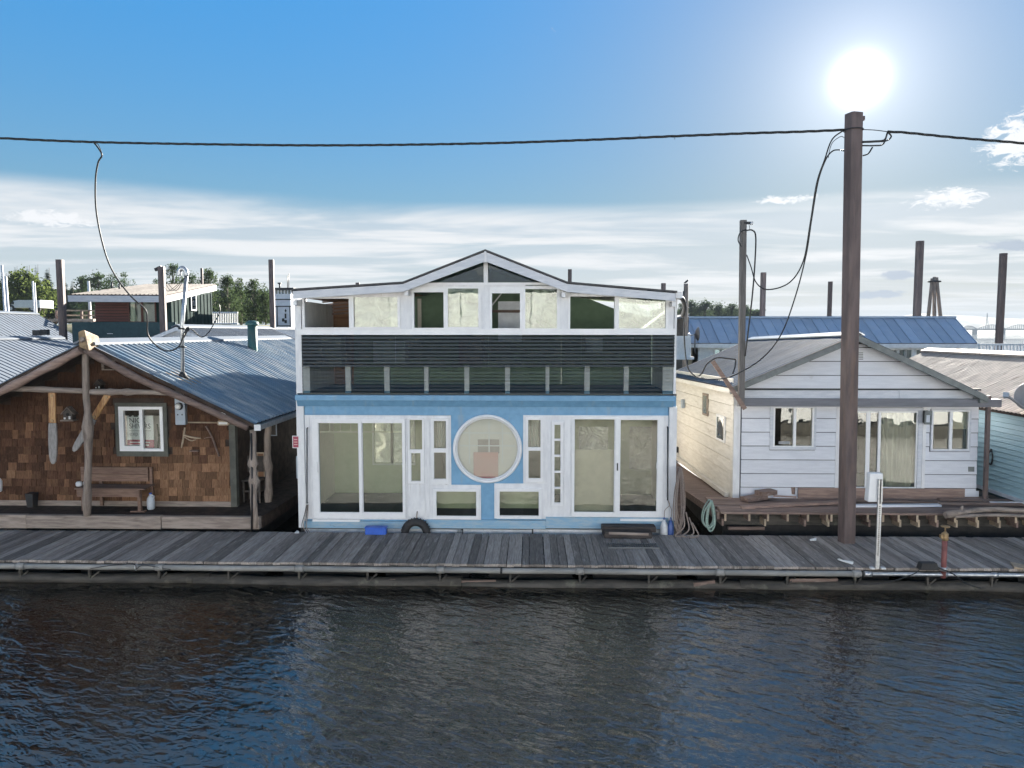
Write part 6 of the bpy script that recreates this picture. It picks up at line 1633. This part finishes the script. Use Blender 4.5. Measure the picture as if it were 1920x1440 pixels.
    for q in ww:
        f = MB().plate((q[0] - .06, q[1] + .06, q[2] - .06, q[3] + .06), [q], De - .05, De - .005).build('window', 'white', t); MB().box(q[0], q[1], De + .03, De + .04, q[2], q[3]).build('pane', 'glass_dark', f)
    MB().box(xl + .3, xr - .6, De + 1.2, De + 1.3, .4, ze).build('inner_wall', 'brown_wall', t)
    MB().prism_x([(De, .4), (Dr + 2.4, .4), (Dr + 2.4, ze - .1), (Dr, zr - .1), (De, ze - .1)], xr - .9, xr - .6).build('end_wall', 'boat_white', t)
    MB().prism_x([(De, .4), (Dr + 2.4, .4), (Dr + 2.4, ze - .1), (Dr, zr - .1), (De, ze - .1)], xl + .3, xl + .6).build('end_wall', 'boat_white', t)
    MB().box(xl, xr, De - 2, Dr + 3, -.3, .4).build('float', 'dock_dark', t)
    c = at(1307, 626, De - 1.0)
    o = thing('satellite_dish', 'small dark satellite dish edge-on before the blue roof', 'dish', c); MB().lathe(c, [(.02, -.1), (.2, -.06), (.34, .02), (.36, .06)], 18, 'x').build('reflector', 'dish', o); MB().tube([c + Vector((-.1, 0, 0)), Vector((c.x - .1, De - 1, c.z - 1.0))], .04, 8).build('post', 'dish', o); MB().bar(c, c + Vector((-.35, -.1, -.1)), .04, .04).build('arm', 'dish', o)
    # --- brown house and white deck railing beside it
    Y = 36; b = thing('brown_house', 'brown walled house with pale eave behind the right corner of the houseboat', 'house', at(1272, 640, Y)); r = prect(1225, 600, 1291, 660, Y); MB().prism([(r[0], .3), (r[1], .3), (r[1], at(1291, 594, Y).z), (r[0], at(1225, 610, Y).z)], Y, Y + 4).build('wall', 'brown_wall', b)
    p, q = at(1225, 611, Y - .3), at(1293, 592, Y - .3); MB().hexa([(p.x, Y - .3, p.z), (q.x, Y - .3, q.z), (q.x, Y + 4.3, q.z), (p.x, Y + 4.3, p.z), (p.x, Y - .3, p.z + .1), (q.x, Y - .3, q.z + .1), (q.x, Y + 4.3, q.z + .1), (p.x, Y + 4.3, p.z + .1)]).build('roof', 'roof_grey', b)
    o = thing('lamp_globe', 'small glinting lamp on the corner of the brown house', 'lamp', at(1290, 628, Y - .3)); MB().lathe(at(1290, 628, Y - .3), [(.03, -.12), (.12, -.05), (.13, .03), (.05, .1)], 12).build('globe', 'pvc', o); MB().bar(at(1290, 628, Y - .3), at(1290, 628, Y), .04, .04).build('arm', 'dark_metal', o)
    Y = 32; rr = thing('white_railing', 'white picket railing of a deck right of the blue houseboat', 'railing', at(1280, 670, Y))
    for py in (632.5, 668): MB().bar(at(1266, py, Y), at(1294, py, Y), .08, .12).build('rail', 'boat_white', rr)
    for k in range(9): MB().bar(at(1267 + k * 3.3, 668, Y), at(1267 + k * 3.3, 632, Y), .09, .04, (0, 1, 0)).build('picket', 'boat_white', rr)
    MB().bar(at(1266, 671.5, Y), at(1300, 671.5, Y), .3, .12).build('deck_edge', 'boat_white', rr)
    # --- teal boathouse on the far right
    t = thing('teal_boathouse', 'pale teal sided boathouse with rusting corrugated roof at the right edge', 'boathouse', (13.7, 20, .4))
    xw = 11.2; xr = 13.7; e0 = on_x(1905, 776, xw - .25); zE = e0.z; zR = on_x(1745, 657, xr).z; y0, y1 = 14.6, on_x(1741, 657, xr).y
    ribbed_roof(t, (xr, y0, zR), (xw - .25, y0, zE), (xr, y1, zR), (xw - .25, y1, zE), 11, 7, 'roof_sheet', 'roof_tan', .03, 'wave', .05)
    ribbed_roof(t, (xr, y0, zR), (xr + 2.75, y0, zE), (xr, y1, zR), (xr + 2.75, y1, zE), 11, 7, 'roof_sheet', 'roof_tan', .03, 'wave', .05)
    MB().prism([(xr - .25, zR - .06), (xr, zR + .04), (xr + .25, zR - .06), (xr + .25, zR), (xr, zR + .09), (xr - .25, zR)], y0, y1 + .05).build('ridge_cap', 'roof_tan', t)
    MB().box(xw, xw + .1, y0 + .3, y1 - .2, .5, zE - .02).build('side_wall', 'teal_gap_shade', t)
    nz = 16; hz = (zE - .05 - .95) / nz
    for k in range(nz):
        z = .95 + k * hz; MB().hexa([(xw - .04, y0 + .3, z), (xw - .001, y0 + .3, z), (xw - .001, y1 - .2, z), (xw - .04, y1 - .2, z), (xw - .008, y0 + .3, z + hz * .90), (xw - .001, y0 + .3, z + hz * .90), (xw - .001, y1 - .2, z + hz * .90), (xw - .008, y1 - .2, z + hz * .90)]).build('siding_board', 'teal', t)
    MB().box(xw - .02, xr + 2.6, y0, y1, -.3, .5).build('float', 'dock_dark', t)
    MB().box(xw - .06, xw - .005, y0 + .3, y1 - .2, .86, .95).build('sill', 'boat_white', t)
    MB().box(xw - .9, xw - .08, 15.6, 21, .5, .82).build('side_walk', 'dock_dark', t)
    MB().prism([(xw, .5), (xr + 2.4, .5), (xr + 2.4, zE), (xr, zR - .1), (xw, zE)], y1 - .3, y1 - .2).build('end_wall', 'teal', t)
    # rope coil on it
    p = on_x(1858, 856, xw - .06); o = thing('cord_coil', 'dark cord coil hanging on the teal wall', 'cord', p)
    for k in range(2): MB().tube(bez([p + Vector((0, 0, .18)), p + Vector((-.02, .12, -.05)), p + Vector((0, .02 * k, -.2)), p + Vector((-.01, -.08, -.02)), p + Vector((0, 0, .18))], 5), .018, 6).build('loop', 'dark_metal', o)
    # satellite dish on its eave
    c = on_x(1917, 742, xw - .35); c = at(1932, 745, 15.9)
    o = thing('satellite_dish', 'grey satellite dish with feed arm at the right picture edge', 'dish', c)
    ctr = c; mb = MB(); d = Vector((-.62, -.72, .30)).normalized(); u = d.cross(Vector((0, 0, 1))).normalized(); w = u.cross(d); n = 24
    rings = [(.0, .0), (.15, .015), (.22, .05), (.28, .09), (.29, .095)]
    for r_, dd in rings:
        for k in range(n):
            a = 2 * math.pi * k / n; mb.v.append(tuple(ctr + u * (r_ * math.cos(a)) + w * (r_ * 1.08 * math.sin(a)) + d * dd))
    for i in range(len(rings) - 1):
        for k in range(n): mb.face((i * n + k, i * n + (k + 1) % n, (i + 1) * n + (k + 1) % n, (i + 1) * n + k), True)
    ob = mb.build('reflector', 'dish', o); sm = ob.modifiers.new('s', 'SOLIDIFY'); sm.thickness = .015
    fe = at(1886, 740, 15.6); MB().tube(bez([ctr - w * .3, ctr - w * .36 + d * .3, fe], 5), .028, 8).build('feed_arm', 'dish', o); MB().bar(fe + d * .02, fe - d * .14, .10, .10).build('feed_horn', 'meter_grey', o)
    MB().tube([ctr - d * .05, ctr - d * .15 + Vector((0, 0, -.2)), Vector((ctr.x + .1, ctr.y + .1, zE - .3))], .035, 8).build('mount', 'dish', o)
    # far railing on the right
    Y = 34; rr = thing('quay_railing', 'white quay railing over the glittering river at the right edge', 'railing', at(1880, 660, Y))
    for py in (646, 662): MB().bar(at(1834, py, Y), at(1990, py, Y), .08, .09).build('rail', 'boat_white', rr)
    for k in range(24): MB().bar(at(1836 + k * 6.4, 662, Y), at(1836 + k * 6.4, 646, Y), .06, .06).build('baluster', 'boat_white', rr)
    # --- unseen moorage across the channel, made near, tall and white to bounce sun
    m = thing('bounce_moorage', 'long unseen white moorage across the channel, shaped to bounce sunlight, mirrored in the window panes', 'moorage', (0, -10, 0))
    for k in range(20):
        x = -40 + k * 4; MB().box(x + .01, x + 3.99, -10.06, -10, .6, 7.2).build('wall_panel', 'white', m)
        MB().box(x - .06, x + .06, -9.98, -9.9, .5, 7.2).build('post', 'white', m)
        MB().prism_x([(-9.6, 7.1), (-9.6, 7.2), (-20, 9.2), (-20, 9.1)], x + .01, x + 3.99).build('roof_panel', 'roof_grey', m)
    MB().box(-41, 41, -20, -9, -.3, .5).build('float', 'dock_dark', m)
background()

# ------------------------------------------------------------------ piles and poles
def piles():
    def pile(name, label, x0, x1, ytop, Y, mat='rust_pile', sq=True, cap=None, px_bot=None, zb=-.5):
        w = (x1 - x0) / FPX * Y; t = at((x0 + x1) / 2, ytop, Y)
        b = Vector((t.x if px_bot is None else at(px_bot, 620, Y).x, Y, zb))
        o = thing(name, label, 'pile', (b.x, Y, zb), 'piles of the moorage')
        if sq:
            mb = MB(); a = w / 2
            for p, ww in ((b, a), (t, a)):
                mb.v += [(p.x + q * ww, Y + s * ww, p.z) for q, s in ((-1, -.6), (-.6, -1), (.6, -1), (1, -.6), (1, .6), (.6, 1), (-.6, 1), (-1, .6))]
            for j in range(8): mb.face((j, (j + 1) % 8, 8 + (j + 1) % 8, 8 + j))
            mb.face(range(8, 16)); mb.build('shaft', mat, o)
        else:
            MB().tube([b, b.lerp(t, .5), t], [w * .52, w * .5, w * .47], 10).build('shaft', mat, o)
        if cap: MB().box(t.x - w * .5, t.x + w * .5, Y - w * .5, Y + w * .5, t.z, t.z + .08).build('cap', cap, o)
        return o, t
    pile('steel_pile', 'dark steel pile at far left beside the pale roof', 106, 118, 487, 33)
    o, t = pile('steel_pile', 'dark steel pile before the red brown house front, bracket on top', 297, 308, 500, 33)
    MB().bar(t + Vector((-.3, 0, -.15)), t + Vector((.02, 0, -.02)), .12, .14).build('bracket', 'dark_metal', o)
    pile('steel_pile', 'slim dark pile left of the white pilothouse', 504, 513, 487, 40)
    pile('steel_pile', 'stub of dark pile just above the houseboat roof right of the peak', 1065, 1072, 505, 45)
    pile('steel_pile', 'stub of dark pile above the right end of the houseboat roof', 1240, 1248, 531, 45)
    o, t = pile('timber_pile', 'grey timber pile with a small bird on top right of the houseboat roof', 1282, 1291, 532, 34, 'grey_wood', False)
    MB().tube([t + Vector((-.11, 0, .03)), t + Vector((-.02, 0, .07)), t + Vector((.05, 0, .13)), t + Vector((.07, 0, .17)), t + Vector((.12, 0, .165))], [.012, .045, .045, .028, .006], 7).build('perched_bird', 'dark_metal', o)
    pile('steel_pile', 'brown pile above the blue roof right of the service pole', 1427, 1436, 511, 46)
    pile('steel_pile', 'shortest brown pile above the blue roof left of the big pile', 1553.5, 1560.5, 528, 52)
    o, t = pile('steel_pile', 'tall brown pile above the blue roof beside the three-legged dolphin', 1719, 1731, 452, 44)
    pile('steel_pile', 'brown pile at far right over the glittering river', 1876, 1887, 475, 41)
    pile('steel_pile', 'tiny dark pile top on the left slope of the houseboat roof', 667, 674, 530, 45)
    pile('steel_pile', 'thin dark pile among the trees right of the green house', 376, 380, 503, 60)
    # dolphin of three leaning piles
    Y = 46; o = thing('dolphin', 'three leaning timber piles lashed together above the blue roof', 'dolphin', (at(1752, 600, Y).x, Y, -.5))
    for (xb, yb), (xt, yt) in (((1740, 600), (1748, 522)), ((1752, 600), (1752, 519)), ((1764, 600), (1756, 520))):
        b, t = at(xb, yb, Y), at(xt, yt, Y); d = (b - t).normalized(); L = (b - t).length
        MB().tube([t, b, t + d * (L * 2.6)], [.10, .115, .13], 9).build('leg', 'grey_wood', o)
    q = at(1752, 528, Y); MB().torus(q, .34, .05, 'z', 18, 6).build('lashing', 'dark_metal', o)
    # pale masts on the left
    for lab, px, yt, Y, w in (('white mast at the left picture edge', 3.5, 497, 50, .10), ('brown mast next to the white one at the left edge', 10.5, 518, 50, .12), ('white mast in front of the willow, left of a pair', 61, 527, 52, .08), ('white mast in front of the willow, right of a pair', 64.5, 530, 50, .08), ('short white pole on the bank under the shed roof', 165.5, 527, 46, .11)):
        t = at(px, yt, Y); MB().tube([(t.x + .1, Y, .2), t], [w, w * .7], 8).build('mast', 'white' if 'white' in lab else 'lumber', None, lab, 'mast')
piles()

# ------------------------------------------------------------------ wires
def wires():
    base, top, Yp = PILE
    def twisted(o, pts, r, turns, strands=3, name='strand'):
        P = bez(pts, 14); n = len(P)
        L = [0]
        for a, b in zip(P, P[1:]): L.append(L[-1] + (b - a).length)
        for s in range(strands):
            Q = []
            for p, l in zip(P, L):
                a = 2 * math.pi * (l * turns + s / strands); Q.append(p + Vector((0, math.cos(a), math.sin(a))) * r * .9)
            MB().tube(Q, r, 5).build(name, 'cable', o)
    A = lambda px, py, Y=Yp - .12: at(px, py, Y)
    o = thing('overhead_cable', 'heavy twisted overhead cable crossing the whole sky to the big pile', 'cable', A(960, 270))
    twisted(o, [A(-900, 190), A(-260, 245), A(0, 259), A(178, 266.5), A(420, 271), A(640, 272.5), A(900, 269), A(1100, 262.5), A(1250, 256), A(1400, 250), A(1500, 247), A(1584, 243.5)], .0145, 1.1)
    for px, py in ((1200, 251), (1265, 262)): MB().bar(A(px, py), A(px, 258), .008, .008).build('tie_end', 'cable', o)
    o = thing('overhead_cable', 'twisted overhead cable leaving the big pile to the right edge', 'cable', A(1800, 255))
    twisted(o, [A(1664, 247), A(1700, 249), A(1780, 257), A(1850, 263), A(1920, 269), A(2150, 292), A(2700, 345)], .0145, 1.1)
    MB().tube(bez([A(1616, 243), A(1640, 244), A(1664, 247)], 5), .009, 5).build('messenger', 'cable', o)
    for pts in (((1665, 248), (1671, 256), (1662, 264), (1640, 266), (1617, 267)), ((1664, 248), (1658, 262), (1640, 264.5), (1617, 265.5)), ((1664, 249), (1656, 270), (1640, 273), (1617, 273)), ((1636, 276), (1628, 288), (1618, 292))):
        MB().tube(bez([A(*p) for p in pts], 6), .015, 6).build('splice_loop', 'cable', o)
    # drops on the left of the pile down to the service pole
    o = thing('service_drop', 'pair of black drop wires from the big pile to the cottage corner', 'wire', A(1540, 300))
    for pts in (((1582, 244), (1560, 262), (1546, 300), (1531, 345), (1519, 420), (1506, 490), (1480, 530), (1440, 543), (1418, 530), (1408, 500), (1400, 478)), ((1583, 283), (1572, 281), (1560, 284), (1548, 300), (1534, 340), (1522, 410), (1511, 480), (1490, 560), (1463, 630), (1425, 675), (1370, 706), (1330, 711), (1306, 707))):
        n = len(pts); q = [at(*p, Yp - .12 + (16.1 - Yp) * (i / (n - 1))) for i, p in enumerate(pts)]
        MB().tube(bez(q, 8), .0135, 6).build('drop_wire', 'cable', o)
    MB().tube(bez([A(1583, 258), A(1576, 256), A(1562, 266), A(1556, 280), A(1553, 296)], 5), .007, 5).build('tie_wire', 'cable', o)
    # loops on the service pole
    B = lambda px, py: at(px, py, 16.1)
    o = thing('pole_wiring', 'looped black wires hanging on the slim service pole', 'wire', B(1405, 440))
    for pts, r in ((((1399, 432), (1411, 432), (1417, 445), (1415, 500), (1410, 560), (1403, 620), (1397, 668)), .017), (((1399, 430), (1388, 436), (1384, 450), (1390, 463)), .013), (((1404, 418), (1406, 430)), .006)):
        MB().tube(bez([B(*p) for p in pts], 6), r, 6).build('wire', 'cable', o)
    o = thing('roof_wiring', 'black wires looping over the left slope of the cottage roof', 'wire', at(1350, 680, 16.5))
    for pts in (((1282, 546), (1280, 575), (1282, 600), (1284, 650), (1290, 690), (1306, 708)), ((1306, 708), (1316, 700), (1326, 682), (1345, 671), (1362, 672), (1380, 674)), ((1380, 674), (1378, 688), (1374, 700))):
        n = len(pts); MB().tube(bez([at(*p, 16.6 + .6 * (1 - i / n)) for i, p in enumerate(pts)], 6), .017, 6).build('wire', 'cable', o)
    MB().tube(bez([at(1268, 556, 15.3), at(1279, 560, 15.5), at(1284, 575, 16.0), at(1280, 592, 16.5)], 6), .05, 7).build('drip_loop', 'cable', o)
    # drop on the left to the service mast
    b, t = MAST; Ym = b.y
    o = thing('service_drop', 'black drop wire sagging from the overhead cable to the cabin mast', 'wire', A(190, 300))
    pts = ((176, 267), (186, 280), (191, 292), (184, 305), (179, 340), (181, 400), (196, 470), (215, 515), (245, 555), (272, 580), (276, 600), (277, 626), (290, 645), (312, 658), (335, 650), (345, 625))
    n = len(pts); MB().tube(bez([at(*p, Yp - .12 + (Ym - .1 - Yp) * (i / (n - 1)) ** 1.5) for i, p in enumerate(pts)], 6), .017, 6).build('drop_wire', 'cable', o)
    MB().tube(bez([A(170, 267), A(183, 270), A(190, 284), A(192, 292)], 5), .007, 5).build('tie_wire', 'cable', o)
    pts = ((346, 628), (352, 617), (360, 618), (378, 632), (392, 622), (402, 605), (412, 585), (411, 570)); 
    MB().tube(bez([at(*p, Ym + .1 + i * .1) for i, p in enumerate(pts)], 6), .012, 6).build('lead_wire', 'cable', o)
    for k in range(3): MB().tube(bez([at(340 + k * 3, 640 - k * 8, Ym - .06), at(350, 622 - k * 3, Ym - .08), at(354, 618 - k * 2, Ym - .04)], 4), .02, 6).build('splice', 'cable', o)
    for k in range(3): MB().tube(bez([at(347, 520, Ym - .1), at(330 - k * 6, 545, Ym), at(312 - k * 2, 528 + k * 5, Ym + .2)], 5), .006, 5).build('lead_wire', 'cable', o)
wires()

# ------------------------------------------------------------------ trees
def leaves(pts, size, mb, rnd):
    for p in pts:
        s = size * rnd.uniform(.6, 1.3)
        u = Vector((rnd.gauss(0, 1), rnd.gauss(0, 1), rnd.gauss(0, 1))).normalized(); v = u.orthogonal().normalized(); w = u.cross(v)
        a = rnd.uniform(0, 6.28); v, w = v * math.cos(a) + w * math.sin(a), w * math.cos(a) - v * math.sin(a)
        n = len(mb.v); mb.v += [tuple(p - v * s), tuple(p + w * s * .55), tuple(p + v * s), tuple(p - w * s * .55)]; mb.face((n, n + 1, n + 2, n + 3))

def broadleaf(label, px, yt, yb, wpx, Y, mat='leaf_mid', n=4500, name='broadleaf_tree', trunk='bark', group='trees along the river bank', gap=.45, droop=0.0, lobes=26):
    rnd = random.Random(hash((px, yt, wpx)) & 0xffff)
    base = at(px, yb, Y); top = at(px, yt, Y); H = top.z - base.z; W = wpx / FPX * Y / 2 * 1.35
    o = thing(name, label, 'tree', base, group)
    tb = MB(); tb.tube([base - Vector((0, 0, .6)), base + Vector((.02 * H, 0, H * .3)), base + Vector((-.01 * H, 0, H * .62)), base + Vector((.01 * H, 0, H * .85))], [H * .03, H * .024, H * .015, H * .005], 8)
    cl = []
    for k in range(lobes):
        t = rnd.uniform(.04, 1.0); a = rnd.uniform(0, 6.28)
        prof = math.sin(t * math.pi * .72 + .62); rr = W * max(.12, prof) * rnd.uniform(.2, .72)
        c = base + Vector((math.cos(a) * rr, math.sin(a) * rr, H * (t * .9 + .02))); cr = W * rnd.uniform(.32, .55)
        cl.append((c, cr)); tb.tube([base + Vector((0, 0, H * max(.15, t * .55))), (base + Vector((0, 0, H * t * .7))).lerp(c, .5), c], [H * .010, H * .006, H * .002], 5)
    cl.append((base + Vector((0, 0, H * .93)), W * .3))
    tb.build('trunk', trunk, o)
    mb = MB(); per = n // len(cl)
    for c, cr in cl:
        pts = []
        for _ in range(per):
            d = Vector((rnd.gauss(0, 1), rnd.gauss(0, 1), rnd.gauss(0, .75))).normalized() * cr * (rnd.random() ** .45)
            if noise.noise((c + d) * (1.6 / max(.5, W * .35))) < -gap * .35: continue
            p = c + d; p.z -= droop * d.xy.length * rnd.random(); pts.append(p)
        leaves(pts, W * .058, mb, rnd)
    mb.build('crown', mat, o)

def conifer(label, px, yt, yb, wpx, Y, mat='leaf_dark', group='conifers at the left edge'):
    rnd = random.Random(hash((px, yt)) & 0xffff)
    base = at(px, yb, Y); top = at(px, yt, Y); H = top.z - base.z; W = wpx / FPX * Y / 2
    W *= 1.45; o = thing('conifer', label, 'tree', base, group)
    MB().tube([base - Vector((0, 0, .5)), top], [H * .02, .02], 7).build('trunk', 'bark', o)
    mb = MB(); k = 34
    for i in range(k):
        t = i / k; z = base.z + H * (.08 + .92 * t); R0 = W * (1 - t) ** .85 * rnd.uniform(.75, 1.15) + .06
        for j in range(18):
            a = rnd.uniform(0, 6.28); d = Vector((math.cos(a), math.sin(a), 0)); q = d.cross(Vector((0, 0, 1))); L = R0 * rnd.uniform(.6, 1.1)
            p = Vector((base.x, base.y, z)); tip = p + d * L - Vector((0, 0, L * rnd.uniform(.15, .4)))
            for s in range(5):
                f = (s + .6) / 5; c = p.lerp(tip, f); w = L * .50 * (1.15 - f)
                n = len(mb.v); mb.v += [tuple(c - d * L * .12 + Vector((0, 0, .02))), tuple(c + q * w - Vector((0, 0, w * rnd.uniform(.2, .7)))), tuple(c + d * L * .14 - Vector((0, 0, w * .3))), tuple(c - q * w - Vector((0, 0, w * rnd.uniform(.2, .7))))]; mb.face((n, n + 1, n + 2, n + 3))
    mb.build('crown', mat, o)

def trees():
    conifer('first small conifer from the left picture edge', 16, 511, 585, 26, 118)
    conifer('second conifer from the left, behind the willow top', 32, 499, 585, 22, 115)
    conifer('third conifer from the left, slim and short', 42, 501, 585, 18, 120)
    conifer('fourth conifer from the left, pointed, behind the willow', 55, 497, 585, 20, 112)
    conifer('fifth conifer, tallest tip between willow and dark pile', 71, 496, 585, 22, 116)
    conifer('big dark conifer directly left of the dark pile', 92, 502, 592, 40, 92)
    conifer('dark conifer directly right of the dark pile', 122, 520, 592, 34, 95)
    conifer('small pointed conifer between dark pile and shed roof', 137, 526, 590, 16, 110)
    broadleaf('bright yellow green willow at the left behind the white truck', 48, 516, 586, 86, 86, 'leaf_willow', 9000, 'willow_tree', droop=.5, lobes=30, gap=.3)
    broadleaf('low willow bush right of the white truck', 82, 560, 586, 22, 84, 'leaf_willow', 2200, 'willow_bush', droop=.4, lobes=10)
    for lab, px, yt, w, Y, m in (
            ('dark rounded tree left above the shed roof', 158, 520, 44, 120, 'leaf_deep'), ('dark broad tree behind the middle of the shed roof', 188, 515, 52, 118, 'leaf_deep'),
            ('dark rounded tree right of the drop wire above the shed roof', 236, 510, 34, 104, 'leaf_deep'), ('dark tree between drop wire and broad tree', 213, 513, 34, 112, 'leaf_deep'),
            ('open crowned tall tree behind the roof mast', 326, 495, 44, 92, 'leaf_deep'), ('bushy tree right of the roof mast', 360, 514, 40, 100, 'leaf_deep'), ('small dark tree left of the pile with the bird', 296, 522, 26, 100, 'leaf_deep')):
        broadleaf(lab, px, yt, 592, w, Y, m, 4200)
    for lab, px, yt, w, Y, m in (
            ('tall cottonwood at the right corner of the green house', 394, 502, 44, 84, 'leaf_mid'), ('light green cottonwood, second right of the green house', 428, 517, 44, 80, 'leaf_mid'),
            ('wide cottonwood in the middle right of the green house', 452, 522, 40, 86, 'leaf_mid'), ('leafy cottonwood left of the slim pile', 478, 524, 48, 78, 'leaf_mid'), ('low leafy tree beside the slim pile', 498, 548, 34, 76, 'leaf_mid')):
        broadleaf(lab, px, yt, 606, w, Y, m, 5200, 'cottonwood_tree', 'trunk_pale', lobes=22)
    for k, (px, yt, w) in enumerate(((1296, 566, 34), (1322, 567, 36), (1348, 571, 34), (1372, 572, 32), (1396, 575, 26), (1276, 570, 20))):
        broadleaf('distant grey green tree above the blue roof, ' + ('first', 'second', 'third', 'fourth', 'fifth', 'edge-most')[k] + (' from its left end' if k < 5 else ' beside the houseboat'), px, yt, 600, w, 190, 'leaf_far', 2600, 'distant_tree', group='distant trees above the blue roof', lobes=22, gap=.6)
trees()
def far_woods():
    rnd = random.Random(5); mb = MB()
    for x0, x1, Y, top, amp in ((-260, 560, 150, 545, 9), (1262, 1425, 215, 580, 5)):
        px = x0
        while px < x1:
            yt = top + amp * noise.noise(Vector((px * .035, 3.0, 0))) + .5 * amp * noise.noise(Vector((px * .11, 7.0, 0)))
            b, t = at(px, 606, Y), at(px, yt, Y); H = t.z - b.z
            for _ in range(46):
                q = rnd.random() ** .7; p = Vector((b.x + rnd.gauss(0, .5), Y + rnd.uniform(-4, 4), b.z + H * q * (1 - .08 * rnd.random())))
                leaves([p], .55, mb, rnd)
            px += 1.7
    mb.build('far_woods', 'leaf_far', None, 'continuous distant woods behind the nearer trees', 'woods', kind='stuff')
far_woods()

# ------------------------------------------------------------------ truck on the bank, bridge, transmission tower
def far_things():
    Y = 80; t = thing('box_truck', 'white box truck parked on the bank under the willow', 'truck', at(46, 580, Y))
    r = prect(35, 562.5, 75, 577, Y); MB().box(r[0], r[1], Y, Y + 2.3, r[2], r[3]).build('cargo_box', 'boat_white', t)
    c = prect(17, 564, 34, 577, Y); MB().prism([(c[0], c[2]), (c[1], c[2]), (c[1], c[3] + .1), (c[0] + (c[1] - c[0]) * .45, c[3]), (c[0] + .1, c[2] + (c[3] - c[2]) * .45)], Y + .1, Y + 2.2).build('cab', 'boat_white', t)
    w = prect(19, 565.5, 26, 570.5, Y + .08); MB().prism([(w[0], w[2]), (w[1], w[2]), (w[1], w[3]), (w[0] + .2, w[3])], Y + .07, Y + .095).build('side_glass', 'dark_metal', t)
    for px in (22, 62, 69):
        p = at(px, 578.5, Y + .2); wh = MB().lathe(p, [(.42, -.14), (.44, 0), (.42, .14)], 16, 'y').build('wheel', 'rubber', t); MB().lathe(p + Vector((0, -.15, 0)), [(.2, 0), (.2, .01)], 12, 'y').build('hub', 'galv', wh)
    # bridge
    Y = 1400; b = thing('truss_bridge', 'long steel arch truss bridge across the far river', 'bridge', at(1880, 620, Y))
    for q in ((1600, 1700), (1700, 1800), (1800, 1833), (1833, 1900), (1900, 1966), (1966, 2100)):
        r = prect(q[0], 616.5, q[1], 618.6, Y); MB().box(r[0], r[1], Y, Y + 14, r[2], r[3]).build('deck_span', 'steel_far', b)
    for (x0, x1, h) in ((1800, 1831, 5.5), (1833, 1885, 7.5), (1885, 1938, 7.5), (1938, 1990, 6.5)):
        n = 14; tp = [(x0 + (x1 - x0) * i / n, 616.5 - h * math.sin(math.pi * i / n) ** .8) for i in range(n + 1)]
        mb = MB()
        for (a, c2), (d, e) in zip(tp, tp[1:]): mb.bar(at(a, c2, Y), at(d, e, Y), 1.2, 1.0)
        mb.build('arch_chord', 'steel_far', b)
        for i, (a, c2) in enumerate(tp[1:-1]):
            MB().bar(at(a, 616.6, Y), at(a, c2, Y), .7, .7).build('hanger', 'steel_far', b)
    for px in (1801, 1832, 1885, 1938, 1720, 1660): p = at(px, 618, Y); MB().box(p.x - 2, p.x + 2, Y + 2, Y + 12, -1, p.z).build('pier', 'concrete', b)
    o = thing('lattice_mast', 'thin far transmission mast above the bridge', 'mast', at(1851, 617, 1600)); p, q = at(1851, 617, 1600), at(1851, 587, 1600)
    for s in (-1, 1): MB().bar(p + Vector((s * 3, 0, 0)), q, .8, .8).build('leg', 'steel_far', o)
    for k in range(5): t = k / 5; a = p.lerp(q, t); w = 3 * (1 - t); MB().bar(a - Vector((w, 0, 0)), a + Vector((w, 0, 0)), .5, .5).build('brace', 'steel_far', o)
far_things()

# ------------------------------------------------------------------ the hazy air over the river
def make_haze():
    m = bpy.data.materials.new('river_haze'); m.use_nodes = True; g = NT(m.node_tree); g.n.clear()
    out = g.add('ShaderNodeOutputMaterial'); v = g.add('ShaderNodeVolumePrincipled')
    v.inputs['Color'].default_value = (.36, .43, .52, 1); v.inputs['Density'].default_value = 2.6e-4; v.inputs['Anisotropy'].default_value = .0
    g.l.new(v.outputs[0], out.inputs['Volume'])
    MB().box(-4700, 4700, -1700, 4800, -4, 84).build('haze', m, None, 'thin pale haze over the river', 'haze', kind='stuff')
make_haze()
